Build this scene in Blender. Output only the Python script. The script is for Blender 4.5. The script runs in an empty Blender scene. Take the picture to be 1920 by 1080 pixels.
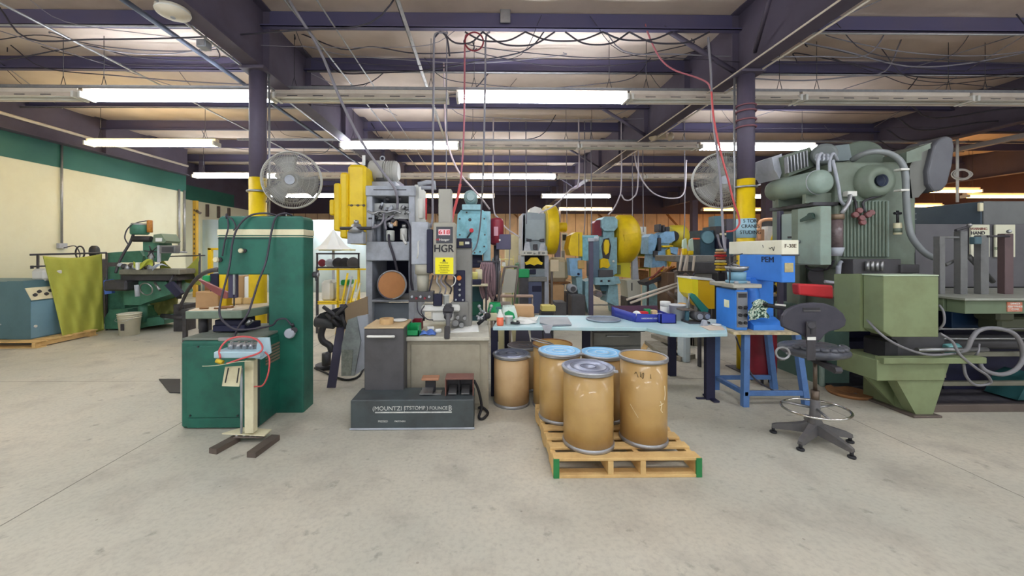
import bpy, math, random
from mathutils import Vector, Matrix
random.seed(7)
S = bpy.context.scene; C = S.collection
PI = math.pi
# ---------------------------------------------------------------- camera, world, exposure
F, CX, CY, HC, TH = 720.0, 915.0, 470.0, 1.5, math.radians(0.8)
cd = bpy.data.cameras.new('camera'); cam = bpy.data.objects.new('camera', cd); C.objects.link(cam)
cam.location = (0, 0, HC); cam.rotation_euler = (PI / 2, 0, -TH)
cd.sensor_width = 36; cd.lens = F / 1920 * 36
cd.shift_x = (960 - CX) / 1920; cd.shift_y = -(540 - CY) / 1920; cd.clip_end = 200; cd.clip_start = .05
S.camera = cam
S.view_settings.view_transform = 'Standard'; S.view_settings.look = 'None'
S.view_settings.exposure = 0.5; S.view_settings.gamma = 1; S.view_settings.use_curve_mapping = False
wd = bpy.data.worlds.new('world'); S.world = wd; wd.use_nodes = True
wd.node_tree.nodes['Background'].inputs[0].default_value = (.90, .95, 1.0, 1)
WORLD_S = 0.7; wd.node_tree.nodes['Background'].inputs[1].default_value = WORLD_S
TUBE_COOL, TUBE_WARM = 33.0, 26.0

# ---------------------------------------------------------------- measuring helpers: photo pixel on the plane Y = d
def PT(px, py, d):
    u = (px - CX) / F; v = (CY - py) / F
    t = d / (math.cos(TH) - u * math.sin(TH))
    return Vector((t * (math.sin(TH) + u * math.cos(TH)), d, HC + t * v))
def X(px, d): return PT(px, CY, d).x
def Z(py, d, px=CX): return PT(px, py, d).z
# ---------------------------------------------------------------- materials
def lin(c):
    return tuple(((v / 255) / 12.92 if v / 255 <= .04045 else ((v / 255 + .055) / 1.055) ** 2.4) for v in c[:3]) + (1,)
MATS = {}
def mat(name, col, rough=.55, metal=0., dirt=None, amt=.35, scale=3., bump=0., fine=None, coat=0., alpha=1., trans=0.):
    if name in MATS: return MATS[name]
    m = bpy.data.materials.new(name); m.use_nodes = True; nt = m.node_tree; N = nt.nodes; L = nt.links
    b = N['Principled BSDF']; b.inputs['Roughness'].default_value = rough; b.inputs['Metallic'].default_value = metal
    if coat: b.inputs['Coat Weight'].default_value = coat
    if alpha < 1: b.inputs['Alpha'].default_value = alpha
    if trans: b.inputs['Transmission Weight'].default_value = trans
    c1 = lin(col); c2 = lin(dirt) if dirt else tuple(v * .62 for v in c1[:3]) + (1,)
    tc = N.new('ShaderNodeTexCoord'); n1 = N.new('ShaderNodeTexNoise'); n1.inputs['Scale'].default_value = scale
    n1.inputs['Detail'].default_value = 8; n1.inputs['Roughness'].default_value = .65
    L.new(tc.outputs['Object'], n1.inputs['Vector'])
    mr = N.new('ShaderNodeMapRange'); mr.inputs['From Min'].default_value = .42; mr.inputs['From Max'].default_value = .78
    mr.inputs['To Max'].default_value = amt; L.new(n1.outputs['Fac'], mr.inputs['Value'])
    mx = N.new('ShaderNodeMix'); mx.data_type = 'RGBA'; mx.inputs['A'].default_value = c1; mx.inputs['B'].default_value = c2
    L.new(mr.outputs['Result'], mx.inputs['Factor']); L.new(mx.outputs['Result'], b.inputs['Base Color'])
    rr = N.new('ShaderNodeMapRange'); rr.inputs['To Min'].default_value = max(.05, rough - .12); rr.inputs['To Max'].default_value = min(1, rough + .15)
    L.new(n1.outputs['Fac'], rr.inputs['Value']); L.new(rr.outputs['Result'], b.inputs['Roughness'])
    if bump:
        n2 = N.new('ShaderNodeTexNoise'); n2.inputs['Scale'].default_value = fine or 40; n2.inputs['Detail'].default_value = 4
        L.new(tc.outputs['Object'], n2.inputs['Vector'])
        bp = N.new('ShaderNodeBump'); bp.inputs['Strength'].default_value = bump; bp.inputs['Distance'].default_value = .01
        L.new(n2.outputs['Fac'], bp.inputs['Height']); L.new(bp.outputs['Normal'], b.inputs['Normal'])
    MATS[name] = m; return m
def emis(name, col, s):
    m = bpy.data.materials.new(name); m.use_nodes = True; b = m.node_tree.nodes['Principled BSDF']
    b.inputs['Base Color'].default_value = lin(col); b.inputs['Emission Color'].default_value = lin(col)
    b.inputs['Emission Strength'].default_value = s
    MATS[name] = m; return m
def stripes(name, ca, cb, axis, freq, thr=.5, rough=.7, amt=.3, wob=0.):
    """two-colour bands across one object axis (boards, ribs, seams)"""
    m = bpy.data.materials.new(name); m.use_nodes = True; nt = m.node_tree; N = nt.nodes; L = nt.links
    b = N['Principled BSDF']; b.inputs['Roughness'].default_value = rough
    tc = N.new('ShaderNodeTexCoord'); sp = N.new('ShaderNodeSeparateXYZ'); L.new(tc.outputs['Object'], sp.inputs[0])
    mu = N.new('ShaderNodeMath'); mu.operation = 'MULTIPLY'; mu.inputs[1].default_value = freq; L.new(sp.outputs[axis], mu.inputs[0])
    fr = N.new('ShaderNodeMath'); fr.operation = 'FRACT'; L.new(mu.outputs[0], fr.inputs[0])
    gt = N.new('ShaderNodeMath'); gt.operation = 'GREATER_THAN'; gt.inputs[1].default_value = thr; L.new(fr.outputs[0], gt.inputs[0])
    n1 = N.new('ShaderNodeTexNoise'); n1.inputs['Scale'].default_value = 2.5; n1.inputs['Detail'].default_value = 8; L.new(tc.outputs['Object'], n1.inputs['Vector'])
    m1 = N.new('ShaderNodeMix'); m1.data_type = 'RGBA'; m1.inputs['A'].default_value = lin(ca); m1.inputs['B'].default_value = lin(cb); L.new(gt.outputs[0], m1.inputs['Factor'])
    mr = N.new('ShaderNodeMapRange'); mr.inputs['From Min'].default_value = .4; mr.inputs['From Max'].default_value = .8; mr.inputs['To Max'].default_value = amt; L.new(n1.outputs['Fac'], mr.inputs['Value'])
    m2 = N.new('ShaderNodeMix'); m2.data_type = 'RGBA'; L.new(mr.outputs['Result'], m2.inputs['Factor']); L.new(m1.outputs['Result'], m2.inputs['A'])
    m2.inputs['B'].default_value = tuple(v * .5 for v in lin(ca)[:3]) + (1,); L.new(m2.outputs['Result'], b.inputs['Base Color'])
    MATS[name] = m; return m
# ---------------------------------------------------------------- mesh builder
class MB:
    def __init__(s): s.v = []; s.f = []; s.sm = []; s.T = None
    def add(s, vs, fs, smooth=False):
        o = len(s.v); s.v += [Vector(v) for v in vs]
        s.f += [tuple(i + o for i in f) for f in fs]; s.sm += ([smooth] * len(fs) if isinstance(smooth, bool) else smooth)
        return s
    def box(s, x0, x1, y0, y1, z0, z1, b=.004):
        x0, x1 = sorted((x0, x1)); y0, y1 = sorted((y0, y1)); z0, z1 = sorted((z0, z1))
        c = ((x0 + x1) / 2, (y0 + y1) / 2, (z0 + z1) / 2); h = ((x1 - x0) / 2, (y1 - y0) / 2, (z1 - z0) / 2)
        b = min(b, min(h) * .45); ix = {}; vs = []
        for sx in (-1, 1):
            for sy in (-1, 1):
                for sz in (-1, 1):
                    sg = (sx, sy, sz)
                    for a in range(3):
                        ix[(a, sg)] = len(vs)
                        vs.append(tuple(c[k] + sg[k] * (h[k] - (0 if k == a else b)) for k in range(3)))
        fs = []
        for a in range(3):
            p, q = [k for k in range(3) if k != a]
            for sa in (-1, 1):
                def sg(u, v):
                    l = [0, 0, 0]; l[a] = sa; l[p] = u; l[q] = v; return tuple(l)
                fs.append(tuple(ix[(a, sg(u, v))] for u, v in ((-1, -1), (1, -1), (1, 1), (-1, 1))))
        for a in range(3):
            p, q = [k for k in range(3) if k != a]
            for sp in (-1, 1):
                for sq in (-1, 1):
                    def s2(t):
                        l = [0, 0, 0]; l[a] = t; l[p] = sp; l[q] = sq; return tuple(l)
                    fs.append((ix[(p, s2(-1))], ix[(q, s2(-1))], ix[(q, s2(1))], ix[(p, s2(1))]))
        for sx in (-1, 1):
            for sy in (-1, 1):
                for sz in (-1, 1): fs.append(tuple(ix[(a, (sx, sy, sz))] for a in range(3)))
        return s.add(vs, fs)
    def pbox(s, px0, px1, py0, py1, d, dep, b=.006):
        """box whose front face lies at Y = d and fills this rectangle of the photo, dep metres deep"""
        cx = (px0 + px1) / 2
        return s.box(X(px0, d), X(px1, d), d, d + dep, Z(py1, d, cx), Z(py0, d, cx), b)
    def ring(s, p, a, b, r, n): return [p + a * (r * math.cos(2 * PI * i / n)) + b * (r * math.sin(2 * PI * i / n)) for i in range(n)]
    def cyl(s, p0, p1, r0, r1=None, n=20, cap=True, bev=0.):
        p0 = Vector(p0); p1 = Vector(p1); r1 = r0 if r1 is None else r1; w = (p1 - p0).normalized()
        a = w.orthogonal().normalized(); b = w.cross(a)
        st = [(p0, r0), (p1, r1)]
        if bev: st = [(p0, r0 - bev), (p0 + w * bev, r0), (p1 - w * bev, r1), (p1, r1 - bev)]
        vs = []; fs = []; sm = []
        for p, r in st: vs += s.ring(p, a, b, r, n)
        for k in range(len(st) - 1):
            for i in range(n):
                j = (i + 1) % n; fs.append((k * n + i, k * n + j, (k + 1) * n + j, (k + 1) * n + i)); sm.append(True)
        if cap:
            fs.append(tuple(range(n))); fs.append(tuple(range((len(st) - 1) * n, len(st) * n))); sm += [False, False]
        return s.add(vs, fs, sm)
    def lathe(s, prof, c, axis=(0, 0, 1), n=32, smooth=True, closed=False):
        """profile of (radius, height) pairs turned about an axis through c"""
        w = Vector(axis).normalized(); a = w.orthogonal().normalized(); b = w.cross(a); c = Vector(c); vs = []; fs = []; m = len(prof)
        for r, h in prof: vs += s.ring(c + w * h, a, b, max(r, 1e-4), n)
        for k in range(m if closed else m - 1):
            for i in range(n):
                j = (i + 1) % n; q = (k + 1) % m; fs.append((k * n + i, k * n + j, q * n + j, q * n + i))
        return s.add(vs, fs, smooth)
    def torus(s, c, R, r, axis=(0, 0, 1), n=32, m=8):
        return s.lathe([(R + r * math.cos(2 * PI * k / m), r * math.sin(2 * PI * k / m)) for k in range(m)], c, axis, n, True, True)
    def tube(s, pts, r, n=8, sub=6, spline=True):
        P = [Vector(p) for p in pts]
        if spline and len(P) > 2:
            Q = [P[0] * 2 - P[1]] + P + [P[-1] * 2 - P[-2]]; o = []
            for i in range(1, len(Q) - 2):
                for k in range(sub):
                    t = k / sub; a, b, c, d = Q[i - 1:i + 3]
                    o.append(.5 * ((2 * b) + (c - a) * t + (2 * a - 5 * b + 4 * c - d) * t * t + (3 * b - a - 3 * c + d) * t ** 3))
            P = o + [P[-1]]
        T = []
        for i in range(len(P)):
            a = P[max(i - 1, 0)]; b = P[min(i + 1, len(P) - 1)]; T.append((b - a).normalized())
        u = T[0].orthogonal().normalized(); vs = []; fs = []; sm = []
        for i, p in enumerate(P):
            u = (u - T[i] * u.dot(T[i])); u = u.normalized() if u.length > 1e-6 else T[i].orthogonal().normalized()
            vs += s.ring(p, u, T[i].cross(u), r, n)
        for k in range(len(P) - 1):
            for i in range(n):
                j = (i + 1) % n; fs.append((k * n + i, k * n + j, (k + 1) * n + j, (k + 1) * n + i)); sm.append(True)
        fs.append(tuple(range(n))); fs.append(tuple(range((len(P) - 1) * n, len(P) * n))); sm += [False, False]
        return s.add(vs, fs, sm)
    def prism(s, poly, axis, a0, a1):
        """outline in the two other axes, pushed from a0 to a1 along 'axis' (0, 1 or 2)"""
        n = len(poly); vs = []
        for a in (a0, a1):
            for p in poly:
                l = list(p); l.insert(axis, a); vs.append(tuple(l))
        fs = [tuple(range(n)), tuple(range(n, 2 * n))] + [(i, (i + 1) % n, n + (i + 1) % n, n + i) for i in range(n)]
        return s.add(vs, fs)
    def pprism(s, pix, d, dep):
        """outline given in photo pixels on the plane Y = d, dep metres deep"""
        return s.prism([(lambda q: (q.x, q.z))(PT(x, y, d)) for x, y in pix], 1, d, d + dep)
    def ball(s, c, r, n=16, m=10):
        r = (r, r, r) if not hasattr(r, '__len__') else r; c = Vector(c); vs = []; fs = []
        for k in range(1, m):
            for i in range(n):
                th = PI * k / m; ph = 2 * PI * i / n
                vs.append(c + Vector((r[0] * math.sin(th) * math.cos(ph), r[1] * math.sin(th) * math.sin(ph), r[2] * math.cos(th))))
        t = len(vs); vs += [c + Vector((0, 0, r[2])), c - Vector((0, 0, r[2]))]
        for k in range(m - 2):
            for i in range(n): j = (i + 1) % n; fs.append((k * n + i, k * n + j, (k + 1) * n + j, (k + 1) * n + i))
        for i in range(n): j = (i + 1) % n; fs.append((t, i, j)); fs.append((t + 1, (m - 2) * n + i, (m - 2) * n + j))
        return s.add(vs, fs, True)
    def sheet(s, fn, nu, nv, off):
        """cloth or bent sheet: fn(u, v) -> point, with real thickness along off"""
        off = Vector(off); A = [[Vector(fn(i / nu, j / nv)) for j in range(nv + 1)] for i in range(nu + 1)]
        vs = [p for r in A for p in r]; k = len(vs); vs += [p + off for p in vs]; w = nv + 1; fs = []
        for i in range(nu):
            for j in range(nv):
                a = i * w + j; q = (a, a + 1, a + w + 1, a + w); fs.append(q); fs.append(tuple(x + k for x in q))
        for i in range(nu):
            for j in (0, nv): a = i * w + j; fs.append((a, a + w, a + w + k, a + k))
        for j in range(nv):
            for i in (0, nu): a = i * w + j; fs.append((a, a + 1, a + 1 + k, a + k))
        return s.add(vs, fs, True)
    def ibeam(s, x, y0, y1, z0, z1, w=.2, t=.016):
        s.box(x - w / 2, x + w / 2, y0, y1, z0, z0 + t, .002); s.box(x - w / 2, x + w / 2, y0, y1, z1 - t, z1, .002)
        return s.box(x - t / 2, x + t / 2, y0, y1, z0 + t, z1 - t, .001)
def basis(o):
    m = o.matrix_basis.copy()
    return basis(o.parent) @ m if o.parent else m
import bmesh
def obj(name, mb, m, parent=None, local=False, label=None, kind=None):
    me = bpy.data.meshes.new(name); me.from_pydata([tuple(v) for v in mb.v], [], mb.f)
    me.polygons.foreach_set('use_smooth', mb.sm)
    bm = bmesh.new(); bm.from_mesh(me); bmesh.ops.recalc_face_normals(bm, faces=bm.faces); bm.to_mesh(me); bm.free()
    me.materials.append(m)
    o = bpy.data.objects.new(name, me); C.objects.link(o)
    if parent:
        o.parent = parent
        if not local: me.transform(basis(parent).inverted())
    elif not local:
        # a thing that is one mesh gets its origin at its base
        xs = [v.co.x for v in me.vertices]; ys = [v.co.y for v in me.vertices]; zs = [v.co.z for v in me.vertices]
        c = Vector(((min(xs) + max(xs)) / 2, (min(ys) + max(ys)) / 2, min(zs)))
        me.transform(Matrix.Translation(-c)); o.location = c
    if label: o['label'] = label
    if kind: o['kind'] = kind
    return o
def tag(o, label, cat, group=None, kind=None):
    o['label'] = label; o['category'] = cat
    if group: o['group'] = group
    if kind: o['kind'] = kind
    return o
def thing(name, label, cat, loc=(0, 0, 0), rz=0, group=None):
    o = bpy.data.objects.new(name, None); C.objects.link(o); o.location = loc; o.rotation_euler = (0, 0, rz); o.empty_display_size = .1
    return tag(o, label, cat, group)
def one(name, mb, m, label, cat, group=None, kind=None): return tag(obj(name, mb, m), label, cat, group, kind)
def struct(name, mb, m, parent=None): 
    o = obj(name, mb, m, parent)
    if not parent: o['kind'] = 'structure'
    return o
def kids(o): return [c for c in C.objects if c.parent == o]
def copy_tree(o, loc=None, label=None, rz=None, parent=None):
    ch = kids(o); c = o.copy(); C.objects.link(c)
    if parent: c.parent = parent
    if loc is not None: c.location = loc
    if rz is not None: c.rotation_euler = (0, 0, rz)
    if label: c['label'] = label
    for k in ch: copy_tree(k, parent=c)
    return c
def lettering(txt, size, loc, m, parent, name='lettering', rot=(PI / 2, 0, 0), sx=1., bold=.0):
    cu = bpy.data.curves.new(name, 'FONT'); cu.body = txt; cu.size = size; cu.align_x = 'CENTER'; cu.align_y = 'CENTER'; cu.extrude = .0012
    t = bpy.data.objects.new(name, cu); me = bpy.data.meshes.new_from_object(t); me.name = name
    if bold:
        bm = bmesh.new()
        for dx in (-bold, 0, bold):
            m2 = me.copy(); m2.transform(Matrix.Translation((dx / 2, dx / 3, dx * .02))); bm.from_mesh(m2); bpy.data.meshes.remove(m2)
        bm.to_mesh(me); bm.free()
    mw = Matrix.Translation(Vector(loc)) @ Matrix.Rotation(rot[2], 4, 'Z') @ Matrix.Rotation(rot[0], 4, 'X') @ Matrix.Diagonal((sx, 1, 1, 1))
    me.transform(mw); bpy.data.objects.remove(t); me.transform(basis(parent).inverted()); me.materials.append(m)
    o = bpy.data.objects.new(name, me); C.objects.link(o); o.parent = parent; return o

# ---------------------------------------------------------------- palette
purple = mat('beam_paint', (94, 86, 104), .6, dirt=(70, 60, 68), amt=.6, scale=1.5)
purlinm = mat('purlin_paint', (86, 82, 114), .6, dirt=(108, 94, 100), amt=.5, scale=1.2)
insul = mat('roof_insulation', (214, 196, 182), .8, dirt=(170, 150, 138), amt=.6, scale=.9, bump=.3, fine=6)
creamw = mat('cream_block_wall', (236, 233, 204), .8, dirt=(212, 204, 170), amt=.45, scale=1.2, bump=.15, fine=18)
greenband = mat('green_band_paint', (50, 112, 98), .6, dirt=(36, 80, 84), amt=.5, scale=1)
whitep = mat('white_enamel', (232, 230, 222), .45, dirt=(190, 184, 168), amt=.5, scale=3)
fixm = mat('fixture_cream', (226, 214, 198), .5, dirt=(180, 164, 150), amt=.5, scale=3)
steel = mat('bare_steel', (170, 170, 170), .35, .85, dirt=(110, 104, 98), amt=.6, scale=8)
galv = mat('galvanised', (176, 176, 178), .4, .7, dirt=(120, 120, 124), amt=.5, scale=12)
darkst = mat('dark_steel', (76, 74, 78), .5, .4, dirt=(48, 42, 40), amt=.6, scale=8)
blackm = mat('black_paint', (38, 37, 42), .5, dirt=(70, 66, 64), amt=.5, scale=5)
blackr = mat('black_rubber', (34, 34, 38), .6, dirt=(60, 58, 60), amt=.4, scale=8)
yellow = mat('safety_yellow', (240, 204, 22), .45, dirt=(196, 150, 20), amt=.55, scale=5)
sawg = mat('saw_green', (34, 104, 86), .42, dirt=(22, 62, 54), amt=.85, scale=3)
creamp = mat('cream_paint', (228, 220, 184), .5, dirt=(180, 160, 120), amt=.5, scale=6)
greyp = mat('light_grey_paint', (178, 182, 190), .5, dirt=(120, 118, 122), amt=.6, scale=6)
midg = mat('machine_grey', (140, 138, 132), .5, dirt=(104, 98, 90), amt=.6, scale=5)
chard = mat('charcoal_paint', (84, 82, 84), .5, dirt=(60, 56, 54), amt=.6, scale=5)
taupe = mat('taupe_paint', (164, 156, 136), .5, dirt=(112, 104, 92), amt=.6, scale=4)
navy = mat('navy_black', (30, 30, 60), .6, dirt=(18, 16, 30), amt=.5, scale=4)
skyb = mat('sky_blue_paint', (138, 196, 206), .45, dirt=(86, 130, 138), amt=.7, scale=9)
cyang = mat('press_cyan', (150, 190, 198), .5, dirt=(104, 124, 130), amt=.7, scale=9)
blueb = mat('light_blue_paint', (140, 184, 218), .5, dirt=(90, 116, 140), amt=.7, scale=9)
oliveg = mat('olive_press_green', (130, 142, 102), .5, dirt=(108, 106, 70), amt=.6, scale=4)
celad = mat('celadon_press_green', (116, 128, 112), .5, dirt=(92, 92, 78), amt=.6, scale=4)
celad2 = mat('celadon_light', (142, 160, 148), .5, dirt=(116, 118, 100), amt=.5, scale=4)
mill = mat('mill_green', (74, 130, 106), .5, dirt=(40, 66, 56), amt=.7, scale=6)
pemb = mat('pem_blue', (62, 134, 224), .4, dirt=(30, 80, 160), amt=.5, scale=3)
maroon = mat('maroon_paint', (140, 34, 50), .45, dirt=(86, 26, 38), amt=.6, scale=5)
wood = mat('pallet_pine', (220, 184, 122), .8, dirt=(176, 132, 80), amt=.7, scale=7, bump=.2, fine=30)
kraft = mat('fibre_drum_kraft', (186, 150, 90), .4, dirt=(150, 112, 64), amt=.6, scale=3.5, coat=.3)
kraftl = mat('fibre_drum_pale', (200, 168, 122), .5, dirt=(170, 124, 78), amt=.6, scale=3.5)
card = mat('cardboard', (196, 156, 112), .8, dirt=(160, 120, 80), amt=.4, scale=4)
redp = mat('red_plastic', (214, 48, 58), .4, amt=.3)
greenp = mat('green_plastic', (28, 156, 90), .4, amt=.3)
bluep = mat('blue_plastic', (50, 62, 160), .4, dirt=(36, 42, 110), amt=.4)
paper = mat('paper', (236, 236, 230), .8, dirt=(210, 208, 200), amt=.4)
ltblue = mat('table_blue', (172, 206, 210), .4, dirt=(216, 222, 222), amt=.8, scale=2.5)
orange = mat('orange_paint', (226, 120, 40), .5, amt=.4)
rust = mat('rusty_wood', (150, 104, 62), .8, dirt=(96, 58, 40), amt=.8, scale=10)
lime = mat('lime_cloth', (176, 178, 76), .85, dirt=(140, 142, 58), amt=.5, scale=3)
hosep = mat('pink_hose', (190, 110, 120), .5, amt=.3)
hoser = mat('red_hose', (206, 84, 84), .45, amt=.3)
cordg = mat('grey_cord', (140, 136, 144), .6, amt=.3)
cordd = mat('dark_cord', (64, 60, 70), .6, amt=.3)
tubec = emis('lit_tube_cool', (236, 244, 255), TUBE_COOL)
tubew = emis('lit_tube_warm', (255, 232, 176), TUBE_WARM)
tubeo = emis('lit_tube_orange', (255, 190, 110), TUBE_WARM * .7)
# ================================================================ SETTING
def floor_mat():
    m = bpy.data.materials.new('concrete_floor'); m.use_nodes = True; nt = m.node_tree; N = nt.nodes; L = nt.links; b = N['Principled BSDF']
    tc = N.new('ShaderNodeTexCoord'); sp = N.new('ShaderNodeSeparateXYZ'); L.new(tc.outputs['Object'], sp.inputs[0])
    def noise(sc, det, lo, hi):
        n = N.new('ShaderNodeTexNoise'); n.inputs['Scale'].default_value = sc; n.inputs['Detail'].default_value = det; n.inputs['Roughness'].default_value = .6
        L.new(tc.outputs['Object'], n.inputs['Vector']); r = N.new('ShaderNodeMapRange'); r.inputs['From Min'].default_value = lo; r.inputs['From Max'].default_value = hi
        L.new(n.outputs['Fac'], r.inputs['Value']); return n, r
    def mix(a, bb, fac, k=1., mode='MIX'):
        x = N.new('ShaderNodeMix'); x.data_type = 'RGBA'; x.blend_type = mode
        if isinstance(a, tuple): x.inputs['A'].default_value = a
        else: L.new(a, x.inputs['A'])
        if isinstance(bb, tuple): x.inputs['B'].default_value = bb
        else: L.new(bb, x.inputs['B'])
        mu = N.new('ShaderNodeMath'); mu.operation = 'MULTIPLY'; mu.inputs[1].default_value = k; L.new(fac, mu.inputs[0]); L.new(mu.outputs[0], x.inputs['Factor'])
        return x.outputs['Result']
    n1, r1 = noise(.55, 6, .38, .66); n2, r2 = noise(2.6, 9, .5, .75); n3, r3 = noise(34, 5, .45, .75); n4, r4 = noise(7, 10, .62, .72)
    c = mix(lin((184, 181, 166)), lin((206, 197, 178)), r1.outputs[0], .9)
    c = mix(c, lin((150, 142, 130)), r2.outputs[0], .6)
    c = mix(c, lin((128, 120, 110)), r3.outputs[0], .30)
    c = mix(c, lin((104, 96, 86)), r4.outputs[0], .5)
    v = N.new('ShaderNodeTexVoronoi'); v.inputs['Scale'].default_value = 5; L.new(tc.outputs['Object'], v.inputs['Vector'])
    lt = N.new('ShaderNodeMath'); lt.operation = 'LESS_THAN'; lt.inputs[1].default_value = .035; L.new(v.outputs['Distance'], lt.inputs[0])
    c = mix(c, lin((120, 110, 98)), lt.outputs[0], .5)
    def joint(axis, pos, w):
        s = N.new('ShaderNodeMath'); s.operation = 'SUBTRACT'; s.inputs[1].default_value = pos; L.new(sp.outputs[axis], s.inputs[0])
        wob = N.new('ShaderNodeMath'); wob.operation = 'MULTIPLY_ADD'; wob.inputs[1].default_value = .02; L.new(n2.outputs['Fac'], wob.inputs[0]); L.new(s.outputs[0], wob.inputs[2])
        a = N.new('ShaderNodeMath'); a.operation = 'ABSOLUTE'; L.new(wob.outputs[0], a.inputs[0])
        l = N.new('ShaderNodeMath'); l.operation = 'LESS_THAN'; l.inputs[1].default_value = w; L.new(a.outputs[0], l.inputs[0]); return l.outputs[0]
    for ax, pos, w, k in ((0, -2.62, .0045, .75), (0, 3.3, .004, .7), (1, 4.48, .006, .6), (0, -6.9, .004, .5), (1, 9.1, .008, .6)):
        c = mix(c, lin((84, 76, 66)), joint(ax, pos, w), k)
    L.new(c, b.inputs['Base Color'])
    rr = N.new('ShaderNodeMapRange'); rr.inputs['To Min'].default_value = .48; rr.inputs['To Max'].default_value = .8; L.new(n1.outputs['Fac'], rr.inputs['Value']); L.new(rr.outputs[0], b.inputs['Roughness'])
    bp = N.new('ShaderNodeBump'); bp.inputs['Strength'].default_value = .25; bp.inputs['Distance'].default_value = .004; L.new(n3.outputs['Fac'], bp.inputs['Height']); L.new(bp.outputs[0], b.inputs['Normal'])
    return m
def st(name, mb, m):
    o = obj(name, mb, m, local=True); o['kind'] = 'structure'; return o
XL, XF, XR, YB, YF = -8.95, -10.15, 17.0, 20.0, -3.0
st('floor', MB().box(XF - .3, XR + .3, YF, YB + .3, -.15, 0, 0), floor_mat())
# roof: foil faced insulation sagging a little between the purlins
PUR = [-2.6, -1.1, .4, 1.9, 3.4, 4.9, 6.07, 7.6, 9.04, 10.6, 12.2, 13.7, 15.2, 16.7, 18.2, 19.5]
def roof_fn(u, v):
    x = XF + (XR - XF) * u; y = YF + (YB - YF) * v; k = 0
    for a, b in zip(PUR[:-1], PUR[1:]):
        if a <= y <= b: k = math.sin(PI * (y - a) / (b - a))
    return (x, y, 4.56 - .05 * k - .012 * math.sin(x * 5.1 + y))
st('ceiling', MB().sheet(roof_fn, 60, 92, (0, 0, .12)), insul)
# walls
st('wall_left', MB().box(XL - .2, XL, YF, 11.7, 0, 3.26, 0), creamw)
st('trim_1', MB().box(XL - .2, XL + .012, YF, 11.7, 3.26, 3.76, 0), greenband)
st('wall_left_upper', MB().box(XL - .2, XL - .02, YF, 11.7, 3.76, 4.6, 0), purple)
st('wall_left_recess', MB().box(XF - .2, XF, 11.7, YB, 0, 3.26, 0), creamw)
st('wall_left_return', MB().box(XF - .2, XL - .2, 11.5, 11.7, 0, 4.6, 0), creamw)
st('trim_2', MB().box(XF - .2, XF + .012, 11.7, 15.8, 3.26, 3.76, 0), greenband)
st('wall_left_recess_upper', MB().box(XF - .2, XF - .02, 11.7, YB, 3.26, 4.6, 0), purple)
backm = stripes('plywood_back_wall', (222, 186, 148), (140, 106, 84), 0, 1.64, .94, .8, .55)
st('wall_back', MB().box(XF, XR, YB, YB + .2, 0, 3.42, 0), backm)
st('wall_back_upper', MB().box(XF, XR, YB - .12, YB + .2, 3.42, 4.6, 0), mat('dark_header', (66, 56, 74), .7, dirt=(90, 62, 52), amt=.6, scale=.8))
st('wall_right', MB().box(XR, XR + .2, YF, YB, 0, 4.6, 0), mat('right_wall_brown', (96, 70, 70), .8, dirt=(60, 46, 66), amt=.7, scale=.6))
# diagonal timber braces on the plywood wall
for k, (a, b) in enumerate(((-2.4, -1.3), (1.6, 2.9), (6.0, 7.2), (9.6, 10.7))):
    m_ = MB().prism([(a, 3.4), (a + .12, 3.4), (b + .12, 2.2), (b, 2.2)], 1, YB - .05, YB + .01)
    st('trim_%d' % (k + 3), m_, rust)
# steel frame
RX = [XL + .12, -2.785, 3.3, 9.42, 15.5]
for k, x in enumerate(RX):
    if k == 0:
        b = MB().ibeam(x, YF, 11.6, 3.74, 4.54, .2)
    else:
        b = MB().ibeam(x, YF, YB - .15, 3.74, 4.54, .21)
    for y in (PUR if k in (1, 2) else PUR[::2]):
        b.box(x - .09, x + .09, y - .006, y + .006, 3.76, 4.52, 0)
    st('trim_%d' % (10 + k), b, purple)
for k, y in enumerate(PUR):
    p = MB(); z0 = 4.30 if y > 0 else 4.3
    p.box(XF if y > 11.7 else XL, XR, y - .004, y + .004, z0, 4.53, 0); p.box(XF if y > 11.7 else XL, XR, y - .075, y, z0, z0 + .01, 0); p.box(XF if y > 11.7 else XL, XR, y, y + .075, 4.50, 4.51, 0)
    p.box(XF if y > 11.7 else XL, XR, y - .075, y - .069, z0, z0 + .03, 0)
    st('trim_%d' % (20 + k), p, purlinm)
# columns: round pipes, yellow from 2.4 m down
def column(name, x, y, label, n, grp=None):
    t = thing(name, label, 'column', (x, y, 0), 0)
    obj('pipe_shaft', MB().cyl((x, y, 2.4), (x, y, 3.70), .098, n=28), purple, t)
    obj('yellow_sleeve', MB().cyl((x, y, .012), (x, y, 2.4), .100, n=28), yellow, t)
    obj('base_plate', MB().box(x - .16, x + .16, y - .16, y + .16, .0, .012), darkst, t)
    obj('cap_plate', MB().box(x - .15, x + .15, y - .15, y + .15, 3.70, 3.738), purple, t)
    for s in (-1, 1):
        obj('conduit', MB().cyl((x + s * .118, y + .04, 1.3), (x + s * .118, y + .04, 3.7), .013, n=10), galv, t)
    return t
cl = column('steel_column', -2.785, 4.8, 'round steel column, purple above yellow, rising behind the green bandsaw', 0)
cr = column('steel_column', 3.32, 4.8, 'round steel column, purple above yellow, with a pale blue lettered band above the blue press', 1)
obj('paper_band', MB().cyl((3.32, 4.8, 1.66), (3.32, 4.8, 1.90), .112, n=28), mat('band_blue', (176, 214, 228), .5, amt=.3), cr)
lettering('5 TON', .062, (3.30, 4.686, 1.865), blackm, cr); lettering('CRANES', .062, (3.30, 4.686, 1.80), blackm, cr); lettering('STUDING', .062, (3.30, 4.686, 1.725), blackm, cr)
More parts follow.
